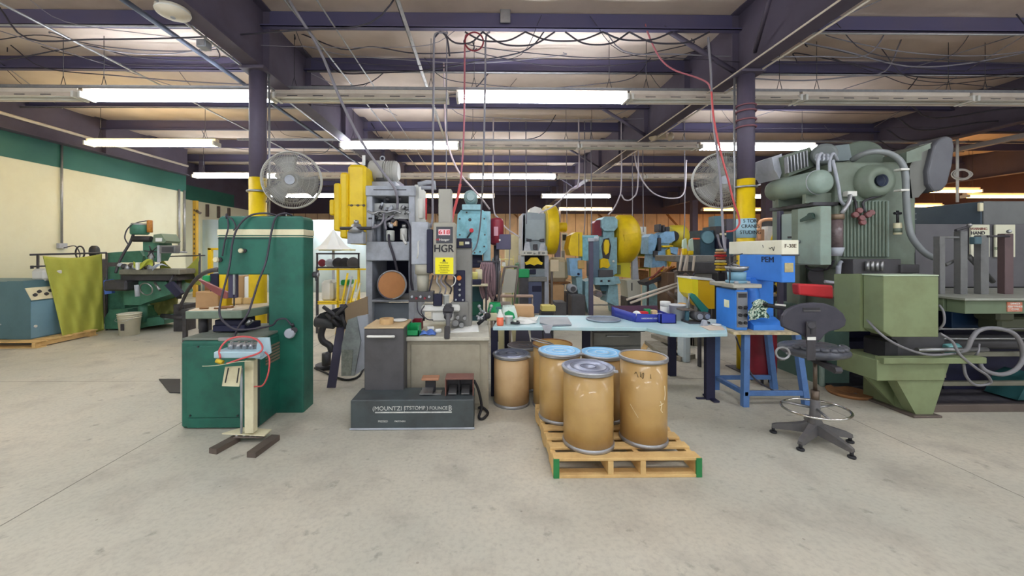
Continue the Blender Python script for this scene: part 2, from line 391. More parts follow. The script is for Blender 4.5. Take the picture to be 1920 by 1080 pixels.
obj('wrapped_cord', MB().torus((3.32, 4.8, 3.32), .108, .01).torus((3.32, 4.8, 3.25), .108, .012).torus((3.32, 4.8, 3.14), .108, .012).torus((3.32, 4.8, 3.05), .108, .012), mat('rust_band', (130, 84, 92), .7), cr)
for x, y, lb in ((9.42, 12.6, 'dark steel column far to the right beyond the grey cabinets'), (9.42, 17.0, 'dark steel column far to the right, near the back wall'), (3.4, 17.4, 'dark purple steel column before the plywood back wall')):
    t = thing('steel_column', lb, 'column', (x, y, 0))
    obj('pipe_shaft', MB().box(x - .12, x + .12, y - .12, y + .12, .012, 3.738), purple, t)
    obj('base_plate', MB().box(x - .2, x + .2, y - .2, y + .2, 0, .012), darkst, t)
# ---------------------------------------------------------------- fluorescent strips, end to end in rows
def fixture(x, y, z, lit, warm, label, grp, hang=True, L=2.42, cage=False):
    t = thing('strip_light', label, 'ceiling light', (x, y, z), 0, grp)
    h = MB().box(x, x + L, y - .055, y + .055, z + .05, z + .11, .006)
    obj('housing', h, fixm, t)
    if lit:
        r = MB().prism([(y - .05, z + .05), (y - .062, z + .02), (y - .058, z + .015), (y - .03, z + .035), (y + .03, z + .035), (y + .058, z + .015), (y + .062, z + .02), (y + .05, z + .05)], 0, x + .004, x + L - .004)
    else:
        r = MB().prism([(y - .055, z + .05), (y - .115, z - .02), (y - .112, z - .025), (y - .05, z + .04), (y + .05, z + .04), (y + .112, z - .025), (y + .115, z - .02), (y + .055, z + .05)], 0, x + .004, x + L - .004)
    obj('reflector', r, fixm, t)
    sl = MB()
    for k in range(6):
        a = x + .2 + k * (L - .3) / 6; sl.box(a, a + .14, y - .102, y - .096, z - .004, z + .006, 0)
    if not lit: obj('slot_row', sl, darkst, t)
    for s in (-1, 1):
        obj('tube', MB().cyl((x + .04, y + s * (.088 if lit else .055), z), (x + L - .04, y + s * (.088 if lit else .055), z), .022, n=10), (tubeo if warm == 2 else tubew if warm else tubec) if lit else whitep, t)
    obj('end_cap', MB().box(x, x + .035, y - .115, y + .115, z - .035, z + .05), whitep, t); obj('end_cap', MB().box(x + L - .035, x + L, y - .115, y + .115, z - .035, z + .05), whitep, t)
    for q in ((.25, L - .25) if hang else ()):
        obj('hanger', MB().tube([(x + q - .05, y, z + .11), (x + q, y, z + .3)], .004, 6, spline=False).tube([(x + q + .05, y, z + .11), (x + q, y, z + .3)], .004, 6, spline=False).tube([(x + q, y, z + .3), (x + q, y, 4.5)], .004, 6, spline=False), darkst, t)
    return t
G1 = 'unlit strip lights in the nearest row'
fixture(-8.02, 5.44, 3.64, False, 0, 'unlit cream strip light in the nearest row, against the left wall', G1)
fixture(-5.54, 5.44, 3.64, True, 0, 'brightly lit long strip light crossing behind the left column', None, L=2.6)
fixture(-2.90, 5.44, 3.64, False, 0, 'unlit cream strip light between the two lit ones of the nearest row', G1)
fixture(-.37, 5.44, 3.65, True, 0, 'brightly lit strip light in the middle of the nearest row', None)
fixture(2.08, 5.44, 3.65, False, 0, 'unlit cream strip light in front of the right column', G1)
fixture(4.54, 5.44, 3.65, False, 0, 'unlit cream strip light right of the right column, first of two', G1)
fixture(7.0, 5.44, 3.65, False, 0, 'unlit cream strip light at the right edge of the nearest row', G1)
st('trim_40', MB().box(XL, XR, 5.40, 5.44, 3.76, 3.80, 0), galv)
fixture(-8.0, 7.9, 3.66, True, 1, 'lit warm yellow strip light over the milling machine', None, L=2.6)
fixture(-2.9, 7.9, 3.63, True, 0, 'lit strip light above the yellow flywheel guard', None)
fixture(-.45, 7.9, 3.63, False, 0, 'unlit strip light, first in the second row left of middle', 'unlit strip lights in the second row'); fixture(2.0, 7.9, 3.63, False, 0, 'unlit strip light in the second row beside the right column', 'unlit strip lights in the second row')
fixture(4.48, 7.9, 3.63, True, 0, 'lit strip light behind the right column', None)
st('trim_41', MB().box(-5, XR, 7.88, 7.92, 3.75, 3.79, 0), galv)
fixture(-7.95, 10.7, 3.54, True, 0, 'lit strip light over the far left recess', None, L=2.3)
fixture(-.38, 10.7, 3.54, True, 0, 'lit strip light above the red hose and blue press', None)
for k, x in enumerate((-5.2, -2.8, 2.1, 4.55, 7.0)):
    fixture(x, 10.7, 3.54, False, 0, 'unlit strip light in the third row, ' + ['left of the fan', 'behind the yellow guard', 'over the cyan press', 'behind the right column', 'behind the right press'][k], 'unlit strip lights in the third row')
fixture(-7.3, 13.4, 3.38, True, 0, 'lit strip light seen low through the left fan', None)
fixture(-4.85, 13.4, 3.38, True, 0, 'lit strip light just right of the left fan', None)
fixture(-2.0, 13.4, 3.38, True, 1, 'lit yellowish strip light behind the grey machine column', None)
fixture(2.05, 13.4, 3.38, True, 0, 'lit strip light over the grey press with the yellow wheel', None)
fixture(9.35, 13.4, 3.38, True, 0, 'lit strip light between the right column and the round tank', None, L=1.2)
fixture(3.4, 17.2, 3.34, True, 1, 'lit warm strip light over the cyan press, close to the back wall', None)
fixture(9.9, 17.2, 3.34, True, 2, 'lit orange strip light behind the right column, close to the back wall', None, L=3.4)
for k, (x, y) in enumerate(((14.3, 11.2), (14.3, 13.6), (11.2, 10.2))):
    fixture(x, y, 3.1, True, 2, 'lit orange strip light far right, ' + ['over the dark cabinets', 'nearest the right edge', 'behind the flywheel guard'][k], None, L=2.2)
# rows behind the camera light the foreground
for k, (x, y) in enumerate(((-7.6, 1.3), (-4.1, 1.3), (-.4, 1.2), (3.4, 1.3), (6.9, 1.5), (-4.6, -1.2), (.0, -1.2), (4.6, -1.2))):
    fixture(x, y, 3.62, True, 0, 'lit strip light over the open floor in front of the machines', 'strip lights out of frame over the open floor', cage=False)
for k, (a, b_, y, z) in enumerate(((XL, -2.9, 4.78, 4.26), (3.45, XR, 4.78, 4.24), (-2.7, 3.2, 5.95, 4.26), (3.45, XR, 5.95, 4.26), (XL, -2.9, 7.45, 4.24))):
    st('trim_%d' % (50 + k), MB().cyl((a, y, z), (b_, y, z), .013, n=8), galv)
st('trim_56', MB().cyl((-8.66, YF, 3.98), (-8.66, 11.4, 3.98), .03, n=10), fixm)
st('trim_57', MB().cyl((3.43, YF, 3.725), (3.43, 12, 3.725), .012, n=8).cyl((3.17, YF, 3.725), (3.17, 12, 3.725), .010, n=8), fixm)
st('trim_58', MB().cyl((-2.90, YF, 3.725), (-2.90, 12, 3.725), .012, n=8), galv)
# ================================================================ GREEN BANDSAW
def cable(pts, r, m, parent, name='power_cable', n=8):
    return obj(name, MB().tube([PT(*p) for p in pts], r, n), m, parent)
t = thing('bandsaw', 'tall green vertical bandsaw with a cream stripe and C-shaped frame', 'bandsaw', (X(440, 3.6), 3.6, 0))
base = obj('machine_base', MB().box(X(340, 3.28), X(488, 3.28), 3.26, 3.95, 0.0, .745, .025), sawg, t)
obj('base_top', MB().box(X(340, 3.28) + .01, X(488, 3.28) - .01, 3.27, 3.94, .742, .762, .008), mat('dusty_green', (112, 118, 108), .7, dirt=(84, 92, 82), amt=.7, scale=7), t)
cv = obj('access_door', MB().box(X(352, 3.26), X(474, 3.26), 3.250, 3.262, .10, .70, .004), sawg, base)
obj('kick_panel', MB().box(X(352, 3.26), X(474, 3.26), 3.252, 3.262, .015, .093, .003), sawg, base)
obj('oily_strip', MB().box(X(476, 3.26), X(487, 3.26), 3.252, 3.262, .03, .70, .002), mat('oily_dark_green', (30, 52, 50), .35, dirt=(18, 30, 30), amt=.6), base)
for k, (px, py) in enumerate(((357, 779), (446, 779), (481, 700), (481, 735), (481, 770), (372, 650))):
    p = PT(px, py, 3.25); obj('bolt', MB().cyl(p, p + Vector((0, -.008, 0)), .008, n=8), blackm, base)
# louvred vent in the right side of the base
xr = X(488, 3.28)
for k in range(6):
    z = .66 - k * .028
    obj('louvre', MB().prism([(3.36, z), (3.62, z), (3.62, z - .016), (3.36, z - .016)], 0, xr - .002, xr + .008), mat('louvre_tan', (150, 130, 110), .5, .3), base)
fr = MB(); pix = [(408, 412), (411, 407), (416, 405), (562, 405), (567, 407), (569, 412), (569, 776), (503, 776), (503, 515), (408, 515)]
fr.pprism(pix, 3.58, .215)
frame = obj('frame', fr, sawg, t)
mod = frame.modifiers.new('bevel', 'BEVEL'); mod.width = .014; mod.segments = 3; mod.limit_method = 'ANGLE'
x0, x1 = X(408, 3.58), X(569, 3.58)
obj('stripe', MB().box(x0 - .003, x1 + .003, 3.577, 3.797, Z(441, 3.58, 490), Z(430, 3.58, 490), .002), creamp, t)
obj('stripe_line', MB().box(x0 - .004, x1 + .004, 3.5755, 3.7985, Z(444.5, 3.58, 490), Z(443, 3.58, 490), .0005), creamp, t)
obj('door_seam', MB().box(x0 + .005, X(503, 3.58), 3.574, 3.58, Z(448, 3.58), Z(447, 3.58), .0005), blackm, t)
for px, py, r in ((456, 470, .021), (410, 487, .024)):
    p = PT(px, py, 3.58); kn = obj('tension_knob', MB().cyl(p + Vector((0, -.02, 0)), p + Vector((0, -.05, 0)), r, bev=.006).cyl(p, p + Vector((0, -.02, 0)), .008), creamp, t)
    obj('knob_washer', MB().cyl(p + Vector((.016, 0, .0)), p + Vector((.016, -.02, 0)), r * .9), darkst, kn)
p = PT(587, 515, 3.70); k_ = obj('side_handle', MB().cyl(p, p + Vector((.04, 0, 0)), .03, bev=.006).cyl(p + Vector((.03, -.01, -.02)), p + Vector((.05, -.05, -.05)), .008), darkst, t)
obj('handle_disc', MB().cyl(p + Vector((.04, 0, 0)), p + Vector((.055, 0, 0)), .024, bev=.004), galv, k_)
tz = .972
def at_z(px, py, z):
    v = (CY - py) / F; u = (px - CX) / F; tt = (z - HC) / v
    return (tt * (math.sin(TH) + u * math.cos(TH)), tt * (math.cos(TH) - u * math.sin(TH)))
tb = MB().prism([at_z(347, 583.5, tz), at_z(453, 582.5, tz), at_z(508, 573.5, tz), at_z(508, 567.5, tz), at_z(366, 577.5, tz)], 2, tz - .07, tz)
table = obj('work_table', tb, mat('saw_table', (120, 136, 118), .4, .2, dirt=(84, 88, 80), amt=.6, scale=8), t)
mod = table.modifiers.new('bevel', 'BEVEL'); mod.width = .008; mod.segments = 2
obj('table_surface', MB().prism([at_z(352, 583, tz), at_z(452, 582, tz), at_z(504, 573.5, tz), at_z(504, 568, tz), at_z(368, 578, tz)], 2, tz - .002, tz + .003), mat('worn_table_steel', (190, 176, 150), .4, .5, dirt=(150, 130, 110), amt=.5), table)
q = at_z(357, 587, .95); obj('table_leg', MB().cyl((q[0] + .03, q[1] + .12, .755), (q[0] + .03, q[1] + .12, .905), .037), darkst, t)
obj('trunnion', MB().pbox(402, 452, 600, 612, 3.48, .22).pbox(398, 458, 610, 622, 3.46, .26), navy, t)
obj('trunnion_clamp', MB().cyl(PT(462, 609, 3.5), PT(470, 600, 3.5), .018).cyl(PT(457, 616, 3.5), PT(475, 600, 3.52), .01), steel, t)
obj('blade_guard', MB().pbox(427, 443, 513, 559, 3.62, .04), mat('guard_purple', (70, 66, 92), .4, .3), t)
obj('guide_post', MB().pbox(436, 440, 513, 553, 3.60, .02), steel, t)
obj('blade', MB().pbox(437.3, 438.6, 553, 574, 3.62, .015, 0), darkst, t)
p = PT(546, 624, 3.575); gb = obj('gear_knob', MB().cyl(p, p + Vector((0, -.05, 0)), .046, bev=.01), greyp, t)
obj('knob_hub', MB().cyl(p + Vector((.02, 0, .03)), p + Vector((.045, -.03, .03)), .026).cyl(p + Vector((.02, 0, .06)), p + Vector((.01, -.01, .085)), .014), darkst, gb)
cable([(424, 409, 3.57), (425, 402, 3.6), (428, 425, 3.555), (421, 455, 3.55), (417, 480, 3.55)], .007, cordd, t)
cable([(424, 404, 3.6), (436, 412, 3.56), (442, 425, 3.555), (438, 432, 3.56)], .006, cordd, t)
cable([(518, 404, 3.66), (500, 400, 3.6), (472, 403, 3.56), (450, 420, 3.53), (437, 450, 3.5), (430, 500, 3.46), (415, 560, 3.3), (412, 590, 3.26), (425, 608, 3.22), (445, 618, 3.22), (480, 616, 3.24), (510, 610, 3.4), (520, 600, 3.5), (535, 598, 3.54), (547, 610, 3.55)], .0085, cordd, t)
cable([(548, 404, 3.66), (534, 400, 3.6), (517, 408, 3.56), (508, 440, 3.54), (499, 490, 3.5), (484, 530, 3.4), (466, 585, 3.24), (448, 612, 3.22), (438, 634, 3.24)], .0085, cordd, t)
for k, (a, b_, c, lab) in enumerate(((432, 452, 561, 'small pine block on the bandsaw table behind the blade'), (453, 471, 561, 'longer pine block on the bandsaw table right of the first'))):
    q = at_z(a, 571.5, tz); w = (b_ - a) / F * 3.7; one('wood_block', MB().box(q[0], q[0] + w - .012, q[1] + .02, q[1] + .05, tz + .003, tz + .065), wood, lab, 'wood block')
q = at_z(385, 580, tz); one('metal_scraps', MB().cyl((q[0] - .05, q[1], tz + .01), (q[0] + .02, q[1] + .01, tz + .01), .007).cyl((q[0] + .08, q[1], tz + .01), (q[0] + .18, q[1] + .02, tz + .01), .007).box(q[0] + .1, q[0] + .2, q[1] + .05, q[1] + .09, tz + .003, tz + .02), rust, 'rusty metal offcuts lying on the left end of the bandsaw table', 'scrap', kind='stuff')

# ================================================================ TAG STAND IN FRONT OF THE SAW
t = thing('foot_press_stand', 'cream post stand with slotted plates and red air hoses, in front of the bandsaw', 'stand', (X(466, 3.0), 3.0, 0))
def P0(px, py, z): q = at_z(px, py, z); return Vector((q[0], q[1], z))
def bar_mb(a, b, w, h):
    a = Vector(a); b = Vector(b); d = (b - a).normalized(); s = Vector((-d.y, d.x, 0)) * w / 2
    return MB().prism([(a + s)[:2], (a - s)[:2], (b - s)[:2], (b + s)[:2]], 2, 0, h)
brn = mat('worn_brown_steel', (112, 100, 92), .5, .4, dirt=(76, 64, 58), amt=.5)
obj('foot_bar', bar_mb(P0(399, 841, .04), P0(444, 817, .04), .07, .04), brn, t); obj('foot_bar', bar_mb(P0(471, 848, .04), P0(517, 815, .04), .07, .04), brn, t)
obj('cross_plate', MB().box(X(440, 3.03), X(492, 3.0), 3.01, 3.11, .04, .052), brn, t)
q0, q1 = P0(416, 812, .07), P0(496, 816, .07)
obj('base_plate', MB().prism([q0[:2], (q0.x + .1, q0.y + .1), (q1.x, q1.y + .1), q1[:2]], 2, .060, .070), creamp, t)
for px in (444, 458, 470, 480): obj('bolt', MB().cyl((X(px, 3.03), 3.03, .035), (X(px, 3.03), 3.03, .062), .011, n=6), steel, t)
obj('post', MB().pbox(458, 475, 676, 813, 3.0, .06, .004), creamp, t); obj('pull_rod', MB().cyl(PT(453, 690, 3.03), PT(453, 812, 3.03), .009), greyp, t)
pb = mat('pale_steel_blue', (176, 204, 214), .4, dirt=(140, 160, 170), amt=.4)
obj('side_plate', MB().pprism([(484, 633), (505, 633), (508, 662), (490, 674), (478, 672)], 2.99, .012), pb, t)
obj('tray', MB().pbox(400, 487, 660, 672, 2.93, .15), pb, t)
obj('top_frame', MB().pbox(408, 500, 633, 640, 3.1, .03).pbox(426, 484, 644, 656, 3.02, .06), steel, t)
for px in (432, 446, 458, 470): obj('valve', MB().cyl(PT(px, 652, 2.99), PT(px + 3, 642, 3.05), .014), galv, t)
sp = obj('shelf_plate', MB().sheet(lambda u, v: PT(379 + 91 * u, 686 - 9 * u + 1.5 * math.sin(u * 6), 2.90 - .09 * v), 12, 2, (0, 0, -.004)), creamp, t)
hp = obj('slotted_plate', MB().pprism([(422, 688), (453, 686), (448, 725), (416, 724)], 2.90, .006), creamp, t)
for a, b_ in ((428, 422), (448, 444)): obj('slot', MB().pprism([(a - 1, 690), (a + 1, 690), (b_ + 1, 718), (b_ - 1, 718)], 2.897, .004), blackm, hp)
cable([(413, 672, 2.91), (412, 655, 2.95), (428, 637, 3.0), (455, 631, 3.0), (480, 636, 2.97), (492, 650, 2.95), (485, 662, 2.92), (455, 672, 2.90), (425, 682, 2.88)], .007, hoser, t, 'air_hose')
cable([(497, 660, 2.98), (505, 672, 2.95), (503, 700, 2.94), (493, 722, 2.96), (477, 725, 3.0)], .006, hoser, t, 'air_hose')
obj('hose_fitting', MB().cyl(PT(406, 676, 2.90), PT(418, 680, 2.90), .017), mat('brass', (220, 190, 60), .4, .4), t)
# dark corner of a floor mat at the left of the saw
one('floor_mat', MB().prism([P0(298, 712, 0)[:2], P0(338, 712, 0)[:2], P0(338, 738, 0)[:2], P0(318, 737, 0)[:2]], 2, .001, .012), blackr, 'black floor mat sticking out left behind the bandsaw base', 'mat')

# ================================================================ INSERTION PRESS WITH LETTERED PANEL (grey)
t = thing('insertion_press', 'grey insertion press on a long charcoal lettered plinth with a yellow warning sign', 'press', (X(780, 3.6), 3.6, 0))
pl = obj('plinth', MB().pbox(657, 889, 750, 806, 3.22, .30, .008), mat('plinth_grey', (74, 82, 84), .45, dirt=(56, 52, 50), amt=.7, scale=5), t)
obj('plinth_lip', MB().pbox(655, 890, 802.5, 806, 3.215, .01, .002), greyp, pl)
wl = mat('worn_white_letter', (214, 214, 208), .6, dirt=(120, 120, 118), amt=.8, scale=30)
y = 3.219; zz = Z(766, y, 780)
lettering('(MOUNTZI |', .048, (X(729, y), y, zz), wl, pl, sx=1.05); lettering('ETSTOMP )', .042, (X(780, y), y, zz + .003), wl, pl, sx=1.0); lettering('FOUNCE', .038, (X(822, y), y, zz + .002), wl, pl, sx=1.0); lettering('B', .062, (X(844, y), y, zz), wl, pl, sx=.9)
obj('underline', MB().pbox(703, 847, 772, 774.5, 3.2185, .003, .0005), wl, pl)
lettering('PRESSED', .022, (X(718, y), y, Z(789, y)), wl, pl); lettering('FASTENERS', .018, (X(750, y), y, Z(789, y)), wl, pl)
cab = obj('side_cabinet', MB().box(X(683, 3.46), X(757, 3.46), 3.46, 3.84, .0, .80, .006), chard, t)
obj('cabinet_top', MB().box(X(683, 3.46), X(757, 3.46), 3.455, 3.845, .80, .815, .003), mat('plywood_tan', (206, 180, 140), .7, dirt=(170, 140, 104), amt=.4), t)
h = obj('handle', MB().tube([PT(692, 631, 3.455), PT(693, 631, 3.43), PT(735, 631, 3.43), PT(737, 631, 3.455)], .012), whitep, cab)
bigx0, bigx1 = X(758, 3.6), X(916, 3.6)
cb = obj('main_cabinet', MB().box(bigx0, bigx1, 3.62, 4.4, .0, .665, .01), taupe, t)
obj('worktop', MB().box(bigx0 - .01, bigx1 + .01, 3.58, 4.42, .655, .695, .008), mat('worktop_grey', (196, 192, 176), .45, dirt=(140, 132, 118), amt=.6, scale=6), t)
obj('front_panel', MB().box(X(770, 3.6), X(900, 3.6), 3.608, 3.62, .06, .62, .004), taupe, cb)
for px in (838,): obj('worktop_bracket', MB().pbox(px - 5, px + 5, 612, 636, 3.565, .03), darkst, t)
# upper column, panels
ycol = 4.05
obj('column', MB().pbox(852, 884, 452, 618, ycol, .35, .008), midg, t)
obj('column_back', MB().pbox(822, 846, 354, 470, ycol + .05, .2, .006), mat('tan_grey', (168, 164, 152), .5, amt=.4), t)
hd = obj('control_header', MB().pbox(853, 884, 447, 465, ycol - .03, .05), navy, t)
obj('display', MB().pbox(861, 869, 453, 460, ycol - .034, .006, 0), mat('lcd_tan', (190, 180, 120), .3), hd); obj('display', MB().pbox(872, 880, 453, 458, ycol - .034, .006, 0), mat('lcd_white', (220, 220, 210), .3), hd)
cp = obj('button_panel', MB().pbox(850, 872, 507, 566, ycol - .02, .03), navy, t)
for px, py, r, mm in ((861, 521, .026, orange), (862, 533, .015, steel), (862, 543, .015, steel), (862, 553, .015, steel), (855, 562, .010, greyp), (868, 562, .010, greyp)):
    p = PT(px, py, ycol - .02); obj('push_button', MB().cyl(p, p + Vector((0, -.03, 0)), r, bev=.004, n=14), mm, cp)
obj('lower_column', MB().pbox(846, 878, 566, 618, ycol - .03, .3), midg, t)
sgn = obj('sign_box', MB().pbox(812, 854, 417, 516, 3.86, .16, .012), mat('sign_box_grey', (166, 162, 148), .45, dirt=(140, 134, 120), amt=.4), t)
obj('logo_panel', MB().pbox(818, 849, 425, 456, 3.855, .008, .001), mat('logo_charcoal', (70, 70, 76), .4), sgn)
obj('digit_plate', MB().pbox(822, 844, 430, 441, 3.851, .006, .001), mat('pale_pink', (246, 206, 210), .4), sgn)
lettering('618', .058, (X(833, 3.85), 3.850, Z(435.5, 3.85, 833)), redp, sgn, sx=1.35, bold=.002)
lettering('MT', .026, (X(820.5, 3.853), 3.853, Z(449.5, 3.853, 820)), redp, sgn, bold=.001); lettering('Haeger', .03, (X(833, 3.853), 3.853, Z(449.5, 3.853, 833)), whitep, sgn, sx=1.2, bold=.001)
lettering('HGR', .105, (X(832, 3.858), 3.858, Z(466.5, 3.858, 832)), mat('letter_black', (40, 38, 40), .5), sgn, sx=.92, bold=.006)
wy = mat('warning_yellow', (250, 236, 20), .4, amt=.1)
ws = obj('warning_label', MB().pbox(816, 850, 483, 514, 3.856, .006, .001), wy, sgn)
c_ = PT(832.5, 488, 3.853); obj('warning_triangle', MB().prism([(c_.x - .017, c_.z - .013), (c_.x + .017, c_.z - .013), (c_.x, c_.z + .017)], 1, 3.853, 3.857), blackm, ws)
lettering('WARNING', .017, (X(832.5, 3.854), 3.854, Z(493, 3.854, 832)), blackm, ws)
for k, s_ in enumerate(('Do not operate press', 'without eye guards', 'Keep hands clear', 'Lock out before service', 'See manual first')):
    lettering(s_, .012, (X(832.5, 3.854), 3.854, Z(497.5 + k * 3.4, 3.854, 832)), mat('label_brown', (110, 96, 20), .6), ws)
wb = obj('white_box', MB().pbox(771, 803, 416, 496, 3.98, .2, .008), greyp, t)
obj('box_handle', MB().tube([PT(786, 452, 3.98), PT(784, 455, 3.95), PT(784, 475, 3.95), PT(782, 484, 3.98)], .006), whitep, wb)
obj('scale_bar', MB().pbox(800, 812, 430, 512, 3.93, .03), navy, t)
obj('ram_sleeve', MB().cyl(PT(793, 546, 4.0), PT(793, 514, 4.0), .055, .065).cyl(PT(793, 514, 4.0), PT(793, 496, 4.0), .08), mat('beige_grey', (176, 172, 156), .5, amt=.4), t)
dc = obj('die_carrier', MB().pbox(766, 812, 547, 566, 3.93, .14), chard, t)
for k in range(5):
    p = PT(773 + k * 8, 556 + (k % 2) * 3, 3.93); obj('carrier_knob', MB().cyl(p, p + Vector((0, -.025, 0)), .012, n=10), maroon if k % 2 else greyp, dc)
obj('carrier_arm', MB().pbox(812, 828, 552, 574, 3.95, .1), navy, t)
obj('lower_arm', MB().pbox(790, 862, 572, 585, 3.97, .2, .015).pbox(808, 850, 582, 604, 4.0, .25, .02), whitep, t)
obj('anvil_clamp', MB().pbox(832, 846, 572, 600, 3.8, .14, .02).pbox(830, 850, 578, 586, 3.76, .1, .02).cyl(PT(840, 585, 3.78), PT(840, 585, 3.9), .05), darkst, t)
obj('anvil_post', MB().pbox(836, 844, 588, 634, 3.72, .05, .008), mat('post_grey', (112, 110, 112), .4, .3), t)
for px, py, r in ((854, 606, .035), (865, 610, .028), (858, 596, .022), (871, 597, .02)): 
    p = PT(px, py, 3.92); obj('hex_fitting', MB().cyl(p, p + Vector((0, .09, 0)), r, n=10, bev=.005), steel, t)
for k, (a, b_) in enumerate(((822, 826), (830, 836), (838, 846), (812, 806))):
    cable([(a, 516, 3.95), (a - 3, 528, 3.93), (b_, 540, 3.95), (b_ - 2, 551, 3.98)], .009, (galv, cordg, darkst, cordd)[k], t, 'air_line')
cable([(846, 514, 3.94), (854, 521, 3.92), (852, 532, 3.94), (844, 538, 3.95)], .006, whitep, t, 'air_line')
cable([(796, 573, 3.96), (790, 585, 3.94), (800, 598, 3.95), (812, 600, 3.98)], .006, cordd, t, 'air_line'); cable([(782, 566, 3.96), (784, 584, 3.9), (795, 596, 3.92)], .006, cordd, t, 'air_line')
# foot pedals standing on the plinth
for nm, px0, px1, lab, two in (('foot_pedal', 789, 826, 'small dark foot pedal with a tan top on the charcoal plinth', 0), ('foot_pedal', 835, 890, 'wide brown hooded double foot pedal on the right end of the charcoal plinth', 1)):
    f = thing(nm, lab, 'foot pedal', (X((px0 + px1) / 2, 3.36), 3.36, .252))
    pt_ = mat('pedal_tan', (176, 126, 96), .6, dirt=(140, 96, 74), amt=.5) if not two else mat('pedal_brown', (126, 84, 74), .6, dirt=(96, 64, 58), amt=.5)
    zt = .252 + (.145 if not two else .15)
    if two:
        obj('hood', MB().box(X(835, 3.33), X(888, 3.33), 3.30, 3.44, zt - .012, zt + .002).box(X(835, 3.33), X(835, 3.33) + .008, 3.30, 3.44, .252, zt).box(X(888, 3.33) - .008, X(888, 3.33), 3.30, 3.44, .252, zt), pt_, f)
        obj('divider', MB().box(X(860, 3.33), X(860, 3.33) + .008, 3.32, 3.42, .252, zt - .012), blackm, f)
        for a in (841, 865): obj('pedal', MB().prism([(3.31, .262), (3.31, .274), (3.42, .31), (3.42, .298)], 0, X(a, 3.33), X(a + 15, 3.33)), steel, f)
        obj('back_plate', MB().box(X(835, 3.33), X(888, 3.33), 3.43, 3.44, .252, zt - .01), darkst, f)
    else:
        obj('hood', MB().box(X(791, 3.35), X(823, 3.35), 3.32, 3.42, zt - .02, zt), pt_, f)
        obj('stem', MB().box(X(797, 3.37), X(816, 3.37), 3.38, 3.42, .262, zt - .02), blackm, f)
        obj('base_plate', MB().box(X(787, 3.35), X(828, 3.35), 3.32, 3.42, .252, .264), steel, f)
        obj('pedal', MB().prism([(3.30, .266), (3.30, .276), (3.38, .30), (3.38, .29)], 0, X(791, 3.35), X(812, 3.35)), steel, f)
one('pedal_cable', MB().tube([(X(889, 3.4), 3.40, .35), (X(897, 3.42), 3.42, .26), (X(903, 3.44), 3.45, .1), (X(898, 3.4), 3.42, .02), (X(905, 3.4), 3.40, .012), (X(915, 3.5), 3.52, .012), (X(905, 3.6), 3.6, .03), (X(898, 3.5), 3.52, .06)], .012), blackr, 'black cord curling down behind the plinth end to the floor', 'cord')
# loose things on the worktops
zt = .695
q = PT(725, 600, 3.62); tr = thing('tape_roll', 'tan roll of packing tape lying on the charcoal side cabinet', 'tape roll', (X(725, 3.62), 3.62, .815))
obj('tape', MB().lathe([(.03, 0), (.064, 0), (.064, .05), (.03, .05)], (X(725, 3.62), 3.62, .815), n=32, smooth=False, closed=True), mat('kraft_tape', (206, 170, 120), .5, amt=.2), tr)
obj('core', MB().lathe([(.026, 0), (.031, 0), (.031, .05), (.026, .05)], (X(725, 3.62), 3.62, .815), n=24, smooth=False, closed=True), card, tr)
one('paper_plate', MB().lathe([(.002, .003), (.05, .003), (.078, .014), (.08, .012), (.052, 0), (.002, 0)], (X(748, 3.74), 3.74, .816), n=28), paper, 'white dish on the side cabinet behind the tape roll', 'plate')
def bin_mb(x0, x1, y0, y1, z0, z1, t_=.006, low=.55):
    b = MB().box(x0, x1, y0, y1, z0, z0 + t_, 0).box(x0, x0 + t_, y0, y1, z0, z1, 0).box(x1 - t_, x1, y0, y1, z0, z1, 0).box(x0, x1, y1 - t_, y1, z0, z1, 0)
    return b.box(x0, x1, y0, y0 + t_, z0, z0 + (z1 - z0) * low, 0)
one('parts_bin', bin_mb(X(762, 3.62), X(785, 3.62), 3.62, 3.78, zt, zt + .10, .009), greenp, 'green open plastic parts bin at the left of the grey worktop', 'parts bin')
one('parts_bin', bin_mb(X(773, 3.9), X(790, 3.9), 3.9, 4.02, zt, zt + .1), maroon, 'dark red parts bin on the grey worktop behind the green bin', 'parts bin')
one('rag', MB().sheet(lambda u, v: (X(788, 3.7) + .15 * u, 3.64 + .14 * v, zt + .004 + .045 * abs(math.sin(5 * u + 2 * v)) * math.sin(PI * u) ** .5 * math.sin(PI * max(.02, min(.98, v))) ** .5), 14, 10, (0, 0, .004)), mat('blue_rag', (96, 132, 210), .8, dirt=(60, 80, 160), amt=.6, scale=14), 'crumpled blue rag on the grey worktop right of the green bin', 'rag')
one('pill_bottle', MB().cyl((X(800, 3.84), 3.88, zt + .02), (X(812, 3.84), 3.90, zt + .02), .02, bev=.004), paper, 'small pale container lying on the worktop behind the blue rag', 'container')
one('pill_bottle', MB().cyl((X(815, 3.7), 3.75, zt + .02), (X(825, 3.7), 3.78, zt + .02), .02, bev=.004), paper, 'small pale container lying on the worktop between the rag and the dark bracket', 'container')
one('instruction_booklet', MB().prism([at_z(843, 624, zt), at_z(898, 622, zt), at_z(896, 611, zt), at_z(868, 612, zt)], 2, zt, zt + .012), paper, 'white booklet lying flat on the right end of the grey worktop', 'booklet')
cup = one('paper_cup', MB().lathe([(.002, 0), (.026, 0), (.036, .105), (.038, .105), (.038, .108), (.034, .108), (.024, .004), (.002, .004)], (X(836, 4.0), 4.02, Z(572, 4.02)), n=24), paper, 'white paper cup standing on the arm of the insertion press', 'cup')
cl_ = thing('clamp_pile', 'heap of steel clamps and a black knob on the right end of the worktop', 'clamp', (X(905, 4.1), 4.1, zt))
